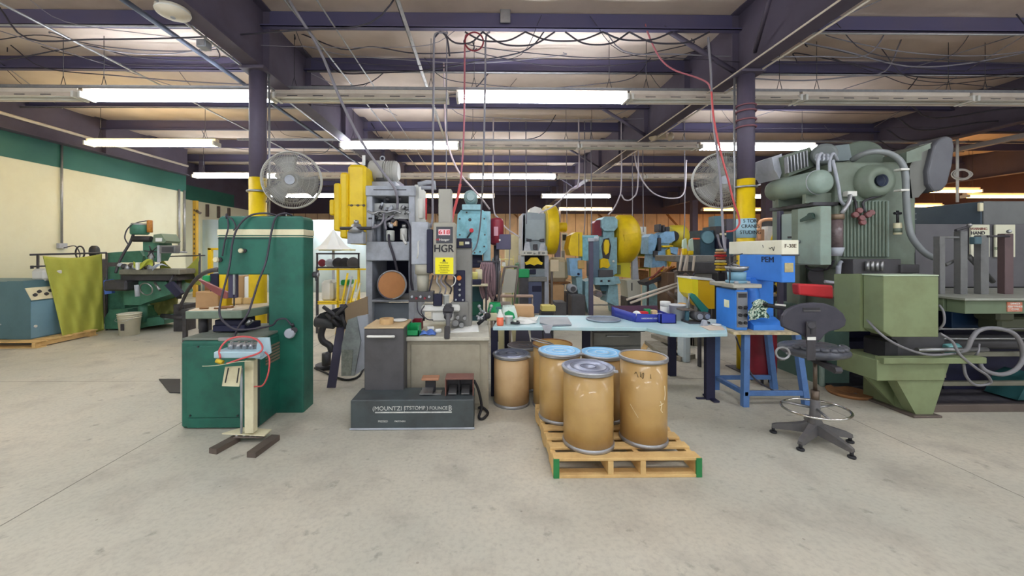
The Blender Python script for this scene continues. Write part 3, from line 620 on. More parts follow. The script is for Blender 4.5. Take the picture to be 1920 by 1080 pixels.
for k in range(6):
    a = PT(893 + 5 * k, 592 - 3 * (k % 3), 4.1); a.z = max(a.z, zt + .03); b_ = a + Vector((.06 * math.cos(k), .04 * math.sin(k * 2), .05 * ((k % 3) - .6)))
    b_.z = max(b_.z, zt + .03); obj('clamp_arm', MB().cyl(a, b_, .012, n=10).ball(b_, .02, 10, 6), galv, cl_)
p = Vector((X(914, 4.1), 4.1, zt + .11)); obj('black_knob', MB().ball(p, .035).cyl(p, (X(896, 4.1), 4.1, zt + .02), .02), blackr, cl_)
# ================================================================ FIBRE DRUMS AND PALLET
def drum(x, y, z0, zt, r, lid, label, body, grp='fibre drums', lidmat=None, dark=0):
    t = thing('fibre_drum', label, 'drum', (x, y, z0), 0, grp); h = zt - z0
    w = .004
    obj('drum_wall', MB().lathe([(.002, .012), (r, .012), (r, h * .3), (r + .0012, h * .34), (r, h * .38), (r, h - .01), (r - .008, h - .01), (r - .008, .02), (.002, .02)], (x, y, z0), n=56), body, t)
    obj('bottom_chime', MB().lathe([(r - .004, 0), (r + .006, 0), (r + .008, .012), (r + .006, .024), (r + .001, .028), (r - .002, .028)], (x, y, z0), n=56, closed=True), galv, t)
    obj('top_chime', MB().lathe([(r + .001, -.028), (r + .007, -.026), (r + .009, -.014), (r + .007, -.006), (r + .001, -.006)], (x, y, zt), n=56, closed=True), galv, t)
    if lid:
        l = obj('lid', MB().lathe([(.002, -.006), (.045, -.006), (.05, .0), (.056, .0), (.062, -.006), (r * .66, -.006), (r * .70, .001), (r * .75, .001), (r * .79, -.008), (r - .016, -.008), (r - .008, .004), (r + .004, .004), (r + .006, -.012), (r - .01, -.016), (.002, -.012)], (x, y, zt + .003), n=56), lidmat, t)
        rl = mat(lidmat.name + '_ring', (206, 222, 232) if 'blue' in lidmat.name else (96, 98, 116), .4, .2, amt=.3)
        obj('embossed_ring', MB().torus((x, y, zt + .0025), r * .73, .0035, n=56, m=6), rl, l); obj('embossed_ring', MB().torus((x, y, zt + .0025), .053, .0035, n=40, m=6), rl, l)
        obj('lock_ring', MB().torus((x, y, zt - .003), r + .006, .009, n=56), galv, t)
        obj('ring_lever', MB().box(x + r * .80, x + r * .80 + .04, y - r * .62 - .008, y - r * .62 + .008, zt - .012, zt + .006), galv, t)
    else:
        obj('rolled_rim', MB().torus((x, y, zt - .006), r + .001, .0075, n=56), galv if not dark else rust, t)
    return t
ld = mat('lid_blue', (112, 178, 222), .35, dirt=(170, 206, 226), amt=.7, scale=6); lg = mat('lid_grey', (150, 154, 172), .3, .5, dirt=(110, 112, 124), amt=.6, scale=5)
PZ = .132
drum(.754, 2.735, PZ, .672, .173, True, 'kraft fibre drum with a grey metal lid, nearest on the pallet', kraft, 'fibre drums on the pallet', lg)
d2 = drum(1.171, 2.785, PZ, .740, .161, False, 'tall open fibre drum without a lid, right on the pallet', kraft, 'fibre drums on the pallet')
c_ = (1.171, 2.785)
def onr(a, z, r=.1622): return (c_[0] + r * math.sin(a), c_[1] - r * math.cos(a), z)
obj('handwriting', MB().tube([onr(-.75, .64), onr(-.69, .655), onr(-.64, .64), onr(-.6, .62)], .0022, 5).tube([onr(-.52, .66), onr(-.5, .625)], .0022, 5).tube([onr(-.44, .65), onr(-.38, .655), onr(-.40, .62), onr(-.45, .625), onr(-.44, .65)], .0022, 5).tube([onr(-.1, .65), onr(-.09, .62)], .0022, 5), mat('marker_grey', (96, 78, 50), .8), d2)
obj('scuffs', MB().tube([onr(.35, .46), onr(.42, .43), onr(.38, .40), onr(.47, .38)], .003, 5).tube([onr(.30, .43), onr(.52, .44)], .003, 5).tube([onr(.62, .56), onr(.66, .50), onr(.60, .46)], .003, 5).tube([onr(-.95, .42), onr(-.6, .34)], .002, 5), mat('scuff_white', (232, 216, 180), .6), d2)
drum(.635, 3.16, PZ, .676, .165, True, 'fibre drum with a bright blue lid, left rear on the pallet', kraft, 'fibre drums on the pallet', ld)
drum(.985, 3.16, PZ, .658, .163, True, 'fibre drum with a blue lid, hidden behind the grey-lidded one', kraft, 'fibre drums on the pallet', ld)
drum(.285, 3.79, 0, .485, .172, True, 'short pale fibre drum with a grey lid, on the floor at the left', kraftl, 'fibre drums on the floor', lg)
drum(.45, 4.22, 0, .46, .165, True, 'short fibre drum with a dusty grey lid, behind the pale one under the table', kraftl, 'fibre drums on the floor', mat('lid_dusty', (130, 116, 116), .7, dirt=(96, 84, 84), amt=.6))
drum(.68, 3.74, 0, .60, .185, False, 'open brown-rimmed drum just behind the left blue-lidded drum', kraft, 'fibre drums on the floor', dark=1)
one('loose_hoop', MB().torus((.58, 3.74, .615), .11, .006, axis=(.25, .1, 1)), galv, 'loose metal hoop resting on the open brown drum', 'hoop')
t = thing('pallet', 'pine pallet with green-painted corners under the fibre drums', 'pallet', (.965, 3.0, 0))
x0, x1, y0, y1 = .468, 1.448, 2.52, 3.42
for k, (a, w) in enumerate(((2.52, .085), (2.665, .075), (2.80, .085), (2.945, .08), (3.09, .08), (3.235, .08), (3.335, .085))):
    obj('deck_board', MB().box(x0, x1, a, a + w, .112, .131, .003), wood, t)
for a in (x0, x0 + .36, x0 + .575, x1 - .035):
    s_ = MB().prism([(2.52, .02), (2.70, .02), (2.72, .05), (2.86, .05), (2.88, .02), (3.06, .02), (3.08, .05), (3.22, .05), (3.24, .02), (3.42, .02), (3.42, .112), (2.52, .112)], 0, a, a + .035)
    obj('stringer', s_, wood, t)
for a in (x0 - .0015, x1 - .0355): obj('green_end', MB().box(a, a + .038, 2.516, 2.53, .002, .129, .001), mat('pallet_green', (40, 130, 70), .6, dirt=(30, 90, 50), amt=.5), t)
for a in (2.52, 2.93, 3.335): obj('bottom_board', MB().box(x0, x1, a, a + .085, 0.0, .02, .003), wood, t)

# ================================================================ PALE BLUE WORK TABLE
t = thing('work_table', 'long pale blue L-shaped work table on dark steel legs', 'table', (1.2, 4.1, 0)); TZ = .735
pts = [(924, 613), (1016, 613), (1031, 613), (1046, 613), (1100, 614), (1180, 614), (1212, 614.5), (1235, 620), (1256, 624.5), (1290, 626), (1364, 624), (1360, 600), (1260, 592), (1004, 591), (1000, 596), (934, 597)]
tb = obj('tabletop', MB().prism([at_z(px, py, TZ) for px, py in pts], 2, TZ - .036, TZ), ltblue, t)
mod = tb.modifiers.new('bevel', 'BEVEL'); mod.width = .006; mod.segments = 2; mod.limit_method = 'ANGLE'
for px, d, w, mm in ((927, 3.95, .07, navy), (1100, 4.4, .09, navy), (1262, 4.55, .085, navy), (1333, 3.82, .09, navy), (950, 4.5, .05, navy)):
    x = X(px, d); obj('leg', MB().box(x - w / 2, x + w / 2, d, d + .05, 0, TZ - .036), mm, t)
obj('foot_bar', MB().box(X(1306, 3.85), X(1340, 3.85), 3.84, 3.87, 0, .015).box(X(1333, 3.85) - .03, X(1333, 3.85) + .03, 3.75, 3.95, .0, .02), navy, t)
obj('apron', MB().box(X(1040, 4.3), X(1200, 4.3), 4.38, 4.42, TZ - .10, TZ - .036), navy, t)
# drawer unit and clutter beneath
du = thing('drawer_unit', 'low grey metal drawer unit under the middle of the table', 'drawer unit', (X(1160, 4.5), 4.6, 0))
dx0, dx1 = X(1112, 4.45), X(1203, 4.45)
obj('body', MB().box(dx0, dx1, 4.47, 4.85, .06, .56), midg, du)
for k in range(3): dr = obj('drawer', MB().box(dx0 + .01, dx1 - .01, 4.45, 4.47, .08 + k * .16, .225 + k * .16), midg, du); obj('handle', MB().box(dx0 + .15, dx1 - .15, 4.43, 4.45, .18 + k * .16, .195 + k * .16), steel, dr)
obj('top_tray', MB().box(dx0 - .02, dx1 + .03, 4.42, 4.87, .56, .60), darkst, du)
obj('plinth', MB().box(dx0 + .02, dx1 - .02, 4.5, 4.83, 0, .06), blackm, du)
for k, (a, b_) in enumerate(((958, 992), (990, 1012))):
    pass
ft = thing('folded_panel', 'dark tapered steel panels leaning under the left part of the table', 'panel', (X(985, 4.9), 4.9, 0))
for pix in ([(968, 618), (990, 618), (1003, 655), (965, 655)], [(995, 618), (1016, 618), (1020, 655), (1000, 655)], [(1019, 618), (1032, 624), (1052, 655), (1024, 655)]): 
    pix = [pix[0], pix[1], (pix[2][0], 690), (pix[3][0], 690)]
    obj('leaf', MB().pprism(pix, 4.95, .03), mat('violet_grey', (84, 82, 100), .6, amt=.4), ft)
for k, px in enumerate((941, 966)):
    one('timber_post', MB().pprism([(px - 7, 618), (px + 8, 618), (px + 10 - 8 * k, 677.6), (px - 5 + 6 * k, 677.6)], 5.2, .05), mat('pale_timber', (214, 206, 160), .7, amt=.4), ('pale timber post under the table beside its left leg', 'second pale timber post under the table, right of the first')[k], 'timber post')
# ================================================================ THINGS ON THE TABLE
q = at_z(1131, 600, TZ); one('drum_lid_ring', MB().torus((q[0], q[1], TZ + .012), .175, .011, n=48).lathe([(.002, .004), (.16, .004), (.17, .012), (.16, .009), (.002, .008)], (q[0], q[1], TZ), n=40), mat('ring_grey', (150, 160, 172), .35, .5, amt=.5), 'round grey drum lid lying on the middle of the blue table', 'drum lid')
tr = thing('tray_box', 'dark blue printed cardboard tray full of small goods on the table', 'tray', (X(1225, 4.2), 4.3, TZ))
b0, b1 = X(1190, 4.1), X(1246, 4.1)
obj('front_wall', MB().prism([(b0, TZ), (b1 + .1, TZ), (b1 + .1, TZ + .075), (b0 + .02, TZ + .09)], 1, 4.08, 4.09), bluep, tr)
obj('left_wall', MB().sheet(lambda u, v: (b0 - .12 * u, 4.08 + .4 * u, TZ + (.09 + .02 * u) * v), 6, 1, (.006, 0, 0)), bluep, tr)
obj('back_wall', MB().box(b0 - .12, b1 + .1, 4.48, 4.49, TZ, TZ + .12), mat('tray_maroon', (92, 58, 76), .6), tr)
obj('right_wall', MB().box(b1 + .1, b1 + .108, 4.08, 4.49, TZ, TZ + .07), bluep, tr)
obj('tray_floor', MB().prism([(b0, 4.08), (b1 + .1, 4.08), (b1 + .1, 4.48), (b0 - .12, 4.48)], 2, TZ, TZ + .004), bluep, tr)
lettering('HARDWARE ASSORTED', .022, ((b0 + b1) / 2 + .02, 4.078, TZ + .04), paper, tr)
for k, (px, mm, w, h, d, lab) in enumerate(((1194, paper, .05, .11, 4.2, 'white ball of wrapping in the blue tray'), (1206, redp, .12, .105, 4.18, 'red box inside the blue tray'), (1217, greenp, .07, .115, 4.35, 'green carton inside the blue tray'), (1228, mat('tan_plastic', (220, 190, 140), .5), .06, .12, 4.3, 'tan carton inside the blue tray'), (1240, paper, .07, .10, 4.25, 'white carton at the right of the blue tray'))):
    x = X(px, d)
    if k == 0: one('wrapping_ball', MB().ball((x, d, TZ + .055), .05, 12, 8), mm, lab, 'packaging')
    else: one('small_carton', MB().box(x - w / 2, x + w / 2, d, d + .07, TZ + .005, TZ + h - .01 * k), mm, lab, 'carton')
one('parts_bin', bin_mb(X(1239, 4.0), X(1268, 4.0), 4.0, 4.07, TZ, TZ + .095, .008, 1), bluep, 'bright blue plastic parts bin in front of the tray', 'parts bin')
def bottle(x, y, z, r, h, m, label, cat='bottle', capm=None, nm='bottle'):
    t = thing(nm, label, cat, (x, y, z))
    obj('body', MB().lathe([(.002, 0), (r * .94, 0), (r, .008), (r, h * .6), (r * .75, h * .74), (r * .36, h * .84), (r * .34, h * .9), (.002, h * .9)], (x, y, z), n=24), m, t)
    obj('cap', MB().cyl((x, y, z + h * .88), (x, y, z + h), r * .42, n=16, bev=.002), capm or whitep, t); return t
x, y = X(1249, 4.42), 4.44; t2 = thing('plastic_jug', 'white plastic tub with a screw lid behind the blue tray', 'tub', (x, y, TZ))
obj('body', MB().lathe([(.002, 0), (.05, 0), (.055, .01), (.055, .12), (.002, .12)], (x, y, TZ), n=28), paper, t2); obj('lid', MB().cyl((x, y, TZ + .12), (x, y, TZ + .175), .058, bev=.006, n=28), paper, t2)
x, y = X(1272, 4.2), 4.22; one('pail', MB().lathe([(.002, 0), (.07, 0), (.085, .16), (.09, .16), (.09, .17), (.08, .17), (.066, .006), (.002, .006)], (x, y, TZ), n=32), mat('pail_white', (214, 212, 210), .5, amt=.4), 'off-white plastic pail right of the screw-lid tub', 'pail')
x, y = X(1283, 4.35), 4.40; one('yellow_cup', MB().lathe([(.002, 0), (.03, 0), (.042, .16), (.038, .16), (.026, .005), (.002, .005)], (x, y, TZ), n=20), mat('cup_gold', (214, 160, 70), .5), 'golden cup behind the small belt grinder', 'cup')
# belt grinder
g = thing('belt_grinder', 'small green-armed belt grinder with dark motor on the table', 'grinder', (X(1308, 4.0), 4.05, TZ))
obj('base_plate', MB().box(X(1290, 4.0), X(1330, 4.0), 3.98, 4.14, TZ, TZ + .02), darkst, g)
for px, r in ((1311, .05), (1325, .042)):
    p = PT(px, 594, 4.0); m_ = obj('motor', MB().cyl((p.x, 3.99, TZ + .075), (p.x, 4.12, TZ + .075), r, bev=.01, n=24), chard, g); obj('motor_cap', MB().cyl((p.x, 3.98, TZ + .075), (p.x, 3.992, TZ + .075), r * .6, n=20), galv, m_)
obj('arm', MB().pprism([(1293, 554), (1298, 550), (1303, 552), (1329, 580), (1326, 588), (1318, 588)], 4.06, .04), mat('arm_green', (30, 108, 92), .5, amt=.4), g)
obj('rest_table', MB().pbox(1277, 1303, 580, 583, 4.04, .1), brn, g); obj('stand_leg', MB().pbox(1287, 1293, 583, 606, 4.06, .04), mat('teal_grey', (60, 98, 110), .5), g)
obj('spindle', MB().cyl(PT(1291.5, 550, 4.06), PT(1291.5, 580, 4.06), .006), steel, g)
q = at_z(1322, 612, TZ); one('stapler_bracket', MB().prism([(q[0] - .03, TZ), (q[0] + .03, TZ), (q[0] + .02, TZ + .06), (q[0] - .01, TZ + .06)], 1, q[1], q[1] + .04), greyp, 'small grey cast bracket on the table edge below the grinder', 'bracket')
one('paper_sheet', MB().prism([at_z(1312, 612, TZ), at_z(1330, 620, TZ), at_z(1360, 619, TZ), at_z(1350, 609, TZ)], 2, TZ + .001, TZ + .006), mat('tan_paper', (214, 196, 176), .8, amt=.5), 'tan scrap of card lying on the right corner of the blue table', 'card')
one('tin_lid', MB().lathe([(.002, 0), (.045, 0), (.045, .012), (.002, .012)], (at_z(1343, 611, TZ)[0], at_z(1343, 611, TZ)[1], TZ + .007), n=24), paper, 'small pale tin on the scrap of card', 'tin')
# left end
q = at_z(938, 611, TZ); sb = thing('spray_bottle', 'spray bottle with orange liquid at the left end of the blue table', 'bottle', (q[0], q[1] + .03, TZ)); bx, by = q[0], q[1] + .03
obj('liquid', MB().lathe([(.002, 0), (.034, 0), (.036, .01), (.036, .085), (.002, .085)], (bx, by, TZ), n=20), mat('orange_liquid', (240, 120, 84), .3, amt=.2), sb)
obj('upper_body', MB().lathe([(.036, .085), (.034, .10), (.014, .15), (.014, .165), (.002, .165)], (bx, by, TZ), n=20), paper, sb)
obj('trigger_head', MB().box(bx - .045, bx + .02, by - .01, by + .01, TZ + .165, TZ + .19).box(bx - .035, bx - .025, by - .006, by + .006, TZ + .12, TZ + .165), mat('nozzle_teal', (60, 110, 104), .4), sb)
for px, d, r, h, mm, lab in ((968, 4.1, .0, 0, None, ''),): pass
gb = thing('bag', 'white plastic bag with green print standing on the left table end', 'bag', (X(953, 4.15), 4.2, TZ))
def bag_fn(u, v):
    a = 2 * PI * u; r = .095 * (1 - .35 * v) * (1 + .12 * math.sin(3 * a + 4 * v)); return (X(954, 4.2) + r * math.cos(a), 4.2 + .6 * r * math.sin(a), TZ + .165 * v)
obj('bag_body', MB().sheet(bag_fn, 24, 6, (.001, 0, .002)), mat('bag_white', (224, 236, 226), .4, amt=.3), gb)
obj('green_print', MB().prism([(X(948, 4.1), TZ + .04), (X(958, 4.1), TZ + .02), (X(966, 4.1), TZ + .05), (X(963, 4.1), TZ + .10), (X(954, 4.1), TZ + .125), (X(946, 4.1), TZ + .10)], 1, 4.09, 4.12), greenp, gb)
gb = thing('bag', 'green and white bag left of the spray bottle', 'bag', (X(927, 4.2), 4.25, TZ)); 
obj('bag_body', MB().sheet(lambda u, v: (X(928, 4.2) + .085 * (1 - .3 * v) * math.cos(2 * PI * u), 4.25 + .05 * math.sin(2 * PI * u), TZ + .08 + .11 * v), 20, 5, (.001, 0, .002)), greenp, gb)
obj('box_base', MB().box(X(913, 4.2), X(938, 4.2), 4.19, 4.32, TZ, TZ + .085), creamp, gb)
one('white_tub', MB().lathe([(.002, 0), (.036, 0), (.042, .08), (.044, .08), (.044, .088), (.002, .088)], (at_z(954, 608, TZ)[0], at_z(954, 608, TZ)[1], TZ), n=20), paper, 'white cup with red print right of the spray bottle', 'cup')
cbx = thing('cardboard_box', 'closed cardboard box at the back of the left table end', 'box', (X(982, 4.45), 4.5, TZ))
obj('carton', MB().box(X(966, 4.4), X(1001, 4.4), 4.38, 4.58, TZ, TZ + .13), card, cbx); obj('tape_strip', MB().box(X(966, 4.4) - .001, X(1001, 4.4) + .001, 4.46, 4.49, TZ + .129, TZ + .132, 0), mat('tape_pale', (224, 190, 150), .4), cbx)
for k, (px, py, a) in enumerate(((982, 606, .3), (990, 602, -.25))):
    q = at_z(px, py, TZ); z = TZ + .001 + .005 * k
    def pf(u, v, q=q, a=a, z=z):
        x = (u - .5) * .22; y_ = (v - .5) * .24; return (q[0] + x * math.cos(a) - y_ * math.sin(a), q[1] + .05 + x * math.sin(a) + y_ * math.cos(a), z + .012 * abs(u - .5) * 2 + .01 * u * v)
    one('paper_sheet', MB().sheet(pf, 8, 6, (0, 0, .001)), paper, ('sheet of paper nearest the edge of the left table end', 'upper curled sheet of paper before the cardboard box')[k], 'paper')
q = at_z(966, 610, TZ); one('safety_goggles', MB().tube([(q[0] - .04, q[1] + .03, TZ + .02), (q[0], q[1], TZ + .02), (q[0] + .04, q[1] + .03, TZ + .02), (q[0] + .03, q[1] + .09, TZ + .02)], .012), blackr, 'dark safety glasses on the table beside the papers', 'glasses')
bp_ = thing('bent_sheet', 'bent grey sheet-metal tray lying on the table at its left corner', 'sheet metal', (X(1045, 4.2), 4.2, TZ))
obj('pan', MB().prism([at_z(1012, 608, TZ), at_z(1030, 612.5, TZ), at_z(1072, 611, TZ), at_z(1064, 597, TZ), at_z(1012, 597, TZ)], 2, TZ + .004, TZ + .018), mat('sheet_grey', (150, 154, 160), .35, .5, amt=.5), bp_)
obj('flange', MB().prism([(X(1022, 3.85), TZ - .06), (X(1030, 3.85), TZ - .06), (X(1036, 3.85), TZ + .02), (X(1015, 3.85), TZ + .02)], 1, 3.83, 3.845), greyp, bp_)
# ================================================================ BLUE PRESS ON ITS STAND
t = thing('press_stand', 'blue-legged steel stand with a worn cream top carrying the blue press', 'stand', (2.75, 3.85, 0))
sb_ = mat('stand_blue', (84, 122, 176), .5, dirt=(60, 80, 120), amt=.6, scale=8)
SX0, SX1, SY0, SY1, SZ = 2.43, 2.92, 3.64, 4.10, .725
obj('top_plate', MB().prism([(2.31, 3.62), (2.93, 3.60), (3.12, 4.14), (2.36, 4.16)], 2, SZ - .025, SZ), mat('worn_cream', (206, 190, 150), .6, dirt=(110, 90, 70), amt=.9, scale=14), t)
for xa, ya, xb, yb in ((SX0, SY0, SX0 - .01, SY0), (SX1, SY0, SX1 + .10, SY0), (SX0, SY1, SX0 - .01, SY1 + .02), (SX1 + .06, SY1, SX1 + .14, SY1 + .02)):
    obj('leg', MB().prism([(xa, SZ - .025), (xa + .055, SZ - .025), (xb + .055, 0), (xb, 0)], 1, ya, ya + .05), sb_, t)
obj('rail', MB().box(SX0, SX1 + .12, SY0 + .005, SY0 + .04, .105, .15), sb_, t); obj('rail', MB().box(SX0, SX0 + .04, SY0, SY1 + .04, .105, .15), sb_, t); obj('rail', MB().box(SX0, SX1 + .12, SY1 + .005, SY1 + .04, .105, .15), sb_, t)
t = thing('benchtop_press', 'blue benchtop press with cream top band lettered PEM on the blue-legged stand', 'press', (2.8, 3.9, SZ))
HX = 2.837
obj('arm', MB().box(HX, HX + .135, 3.70, 4.32, Z(530, 3.7, 1480), Z(478, 3.7, 1480), .006), pemb, t)
ba = obj('cream_band', MB().box(HX - .004, HX + .165, 3.695, 4.50, Z(478, 3.7, 1480), Z(450, 3.7, 1480), .006), mat('band_cream', (240, 236, 214), .5, dirt=(216, 204, 160), amt=.5), t)
obj('band_seam', MB().box(HX - .006, HX + .167, 3.692, 3.70, Z(479.5, 3.7, 1480), Z(477, 3.7, 1480), .001), darkst, t)
inkb = mat('ink_navy', (16, 28, 64), .6, dirt=(30, 50, 110), amt=.4, scale=30)
lettering('PEM', .080, (HX - .003, 3.885, Z(487, 3.885, 1440)), inkb, t, rot=(PI / 2, 0, -PI / 2), sx=1.25, bold=.002)
lettering('F-38E', .052, (HX + .08, 3.693, Z(461.5, 3.7, 1480)), mat('ink_brown', (96, 80, 60), .7, amt=.6, scale=30), ba, sx=1.0, bold=.001)
obj('ink_mark', MB().tube([(HX - .006, 3.86, 1.53), (HX - .006, 3.84, 1.52), (HX - .006, 3.82, 1.535), (HX - .006, 3.80, 1.50), (HX - .006, 3.79, 1.54)], .003, 5).tube([(HX - .006, 3.95, 1.56), (HX - .006, 3.94, 1.53)], .0025, 5), darkst, ba)
obj('maker_plate', MB().box(HX + .025, HX + .11, 3.694, 3.70, 1.29, 1.38, .001), mat('plate_tan', (196, 180, 130), .5, dirt=(150, 130, 90), amt=.7, scale=20), t)
obj('column', MB().box(2.77, 3.03, 4.05, 4.4, SZ + .04, 1.21, .01), pemb, t)
obj('base_casting', MB().prism([(3.70, SZ), (3.70, SZ + .05), (3.82, SZ + .11), (4.2, SZ + .11), (4.2, SZ)], 0, 2.56, 2.86), pemb, t)
obj('pedestal', MB().lathe([(.10, 0), (.12, .04), (.09, .16), (.08, .26)], (2.74, 4.0, SZ + .09), n=24).ball((2.74, 4.0, SZ + .35), .08, 16, 8), pemb, t)
cbx = obj('control_box', MB().box(2.385, 2.50, 3.70, 4.02, SZ, 1.115, .006), pemb, t)
obj('dial_panel', MB().box(2.392, 2.495, 3.692, 3.70, SZ + .03, 1.10, .001), mat('panel_grey', (130, 132, 136), .4, .3, amt=.4), cbx)
obj('readout', MB().box(2.405, 2.485, 3.686, 3.693, 1.045, 1.085, .001), blackm, cbx)
for r_ in range(3):
    for c in range(2):
        p = Vector((2.418 + c * .052, 3.692, .80 + r_ * .075)); dk = obj('dial', MB().cyl(p, p + Vector((0, -.018, 0)), .017, n=16, bev=.003), blackr, cbx)
        obj('dial_skirt', MB().cyl(p + Vector((0, .001, 0)), p + Vector((0, -.004, 0)), .023, n=16), steel, cbx)
obj('side_label', MB().box(2.383, 2.386, 3.80, 3.88, .93, 1.005, 0), mat('label_cream', (232, 232, 200), .6, dirt=(190, 180, 120), amt=.6, scale=20), cbx)
obj('work_shelf', MB().box(2.35, 2.63, 3.68, 4.08, 1.135, 1.175, .006), mat('shelf_steel', (190, 186, 172), .4, .5, dirt=(130, 120, 108), amt=.6, scale=10), t)
obj('shelf_bracket', MB().box(2.42, 2.5, 3.74, 3.98, 1.11, 1.14), steel, t)
fb = thing('vibratory_bowl', 'pale blue vibratory feeder bowl with steel track on the grey shelf of the blue press', 'feeder', (2.50, 3.86, 1.175))
bb = mat('bowl_blue', (126, 170, 190), .5, dirt=(90, 120, 136), amt=.5)
obj('base', MB().cyl((2.50, 3.86, 1.175), (2.50, 3.86, 1.20), .10, n=28, bev=.004).cyl((2.50, 3.86, 1.20), (2.50, 3.86, 1.285), .078, .085, n=28), bb, fb)
obj('bowl', MB().lathe([(.002, .11), (.05, .11), (.10, .135), (.105, .165), (.098, .165), (.09, .14), (.045, .12), (.002, .12)], (2.50, 3.86, 1.175), n=28), steel, fb)
obj('track', MB().torus((2.50, 3.86, 1.325), .07, .008).torus((2.47, 3.86, 1.35), .04, .007, axis=(.3, .2, 1)), galv, fb)
obj('feed_arm', MB().cyl((2.41, 3.83, 1.175), (2.41, 3.83, 1.46), .007).cyl((2.41, 3.83, 1.36), (2.49, 3.83, 1.40), .007).cyl((2.41, 3.83, 1.44), (2.52, 3.80, 1.47), .005), darkst, fb)
for k, (x, y) in enumerate(((2.44, 3.78), (2.56, 3.78), (2.5, 3.95))): obj('clamp_foot', MB().box(x - .02, x + .02, y - .012, y + .012, 1.175, 1.198), galv, fb)
cf = lambda u, v: PT(1410 + 30 * u + 3 * math.sin(9 * v) - 8 * v * (1 - u), 568 - 7 * math.sin(PI * u) + 38 * v * (1 - .35 * abs(u - .35)), 3.66 - .03 * math.sin(5 * u + 3 * v))
def camo():
    m = bpy.data.materials.new('camo_cloth'); m.use_nodes = True; N = m.node_tree.nodes; L = m.node_tree.links; b = N['Principled BSDF']; b.inputs['Roughness'].default_value = .9
    tc = N.new('ShaderNodeTexCoord'); v = N.new('ShaderNodeTexNoise'); v.inputs['Scale'].default_value = 34; v.inputs['Detail'].default_value = 2; r = N.new('ShaderNodeValToRGB'); r.color_ramp.interpolation = 'CONSTANT'
    e = r.color_ramp.elements; e[0].color = lin((50, 70, 60)); e[1].position = .44; e[1].color = lin((150, 180, 160)); n_ = e.new(.52); n_.color = lin((222, 226, 208)); n_ = e.new(.62); n_.color = lin((110, 150, 130))
    L.new(tc.outputs['Object'], v.inputs['Vector']); L.new(v.outputs['Fac'], r.inputs['Fac']); L.new(r.outputs['Color'], b.inputs['Base Color']); return m
one('rag', MB().sheet(cf, 14, 14, (0, .006, 0)), camo(), 'green and white patterned rag hanging from the arm bar of the blue press', 'rag')
obj('arm_bar', MB().cyl(PT(1422, 572, 3.66), PT(1456, 578, 3.62), .02).cyl(PT(1411, 568, 3.7), PT(1426, 573, 3.66), .014), blackr, t)
obj('bar_joint', MB().cyl(PT(1438, 571, 3.63), PT(1458, 573, 3.60), .009), whitep, t)
cable([(1365, 632, 3.62), (1372, 650, 3.8), (1385, 680, 3.7), (1400, 710, 3.66), (1440, 735, 3.8)], .008, cordd, t)
for o_ in list(C.objects):
    if o_.parent is None and o_.name in ('press_stand', 'benchtop_press', 'vibratory_bowl'): o_.location.x += .077
# red tank behind the stand
tk = thing('air_tank', 'dark red upright air tank behind the blue-legged stand', 'tank', (3.17, 4.32, 0))
obj('vessel', MB().lathe([(.002, .08), (.08, .085), (.145, .12), (.15, .15), (.15, .60), (.14, .64), (.06, .68), (.002, .685)], (3.16, 4.32, 0), n=32), maroon, tk)
for a in range(3): obj('leg', MB().box(3.16 + .1 * math.cos(a * 2.1) - .012, 3.16 + .1 * math.cos(a * 2.1) + .012, 4.32 + .1 * math.sin(a * 2.1) - .012, 4.32 + .1 * math.sin(a * 2.1) + .012, 0, .11), blackm, tk)
obj('drain_valve', MB().cyl((3.16, 4.32, .03), (3.16, 4.32, .085), .014), galv, tk); obj('side_boss', MB().cyl((3.28, 4.24, .3), (3.34, 4.20, .3), .02), galv, tk)

# ================================================================ DRAFTING CHAIR
t = thing('drafting_chair', 'black drafting chair with quilted seat and chrome foot ring, seen from behind', 'chair', (2.62, 2.99, 0))
cx, cy = 2.62, 2.99; cbk = mat('chair_plastic', (56, 54, 64), .55, dirt=(84, 80, 86), amt=.5, scale=8); cgr = mat('chair_base_grey', (88, 86, 86), .55, dirt=(120, 112, 104), amt=.6, scale=10)
ends = [at_z(1450, 800, .05), at_z(1594, 818, .05), at_z(1501, 832, .05), at_z(1597, 846, .05), at_z(1512, 783, .05)]
for k, (ex, ey) in enumerate(ends):
    d = Vector((ex - cx, ey - cy, 0)); L_ = d.length; d.normalize(); s = Vector((-d.y, d.x, 0))
    sp = MB(); vs = []
    for q, w, z0, z1 in ((.02, .038, .07, .15), (.12, .03, .06, .118), (L_ - .02, .022, .045, .085), (L_ + .01, .018, .045, .07)):
        p = Vector((cx, cy, 0)) + d * q; vs += [p + s * w + Vector((0, 0, z0)), p - s * w + Vector((0, 0, z0)), p - s * w * .7 + Vector((0, 0, z1)), p + s * w * .7 + Vector((0, 0, z1))]
    fs = [(0, 1, 2, 3), (12, 13, 14, 15)] + [(i * 4 + j, i * 4 + (j + 1) % 4, i * 4 + 4 + (j + 1) % 4, i * 4 + 4 + j) for i in range(3) for j in range(4)]
    leg = obj('base_leg', sp.add(vs, fs), cgr, t)
    obj('glide', MB().cyl((ex, ey, 0), (ex, ey, .018), .026, n=18, bev=.004).cyl((ex, ey, .015), (ex, ey, .05), .012), blackr, leg)
obj('hub', MB().lathe([(.002, .06), (.045, .06), (.05, .15), (.036, .19), (.03, .33), (.002, .33)], (cx, cy, 0), n=24), cgr, t)
obj('gas_column', MB().cyl((cx, cy, .30), (cx, cy, .40), .028).cyl((cx, cy, .38), (cx, cy, .66), .014), mat('column_bronze', (110, 96, 84), .35, .7), t)
fr_ = obj('foot_ring', MB().torus((cx, cy, .255), .215, .0095, axis=(-.05, .03, 1), n=48), mat('chrome', (210, 208, 200), .15, 1., amt=.3), t)
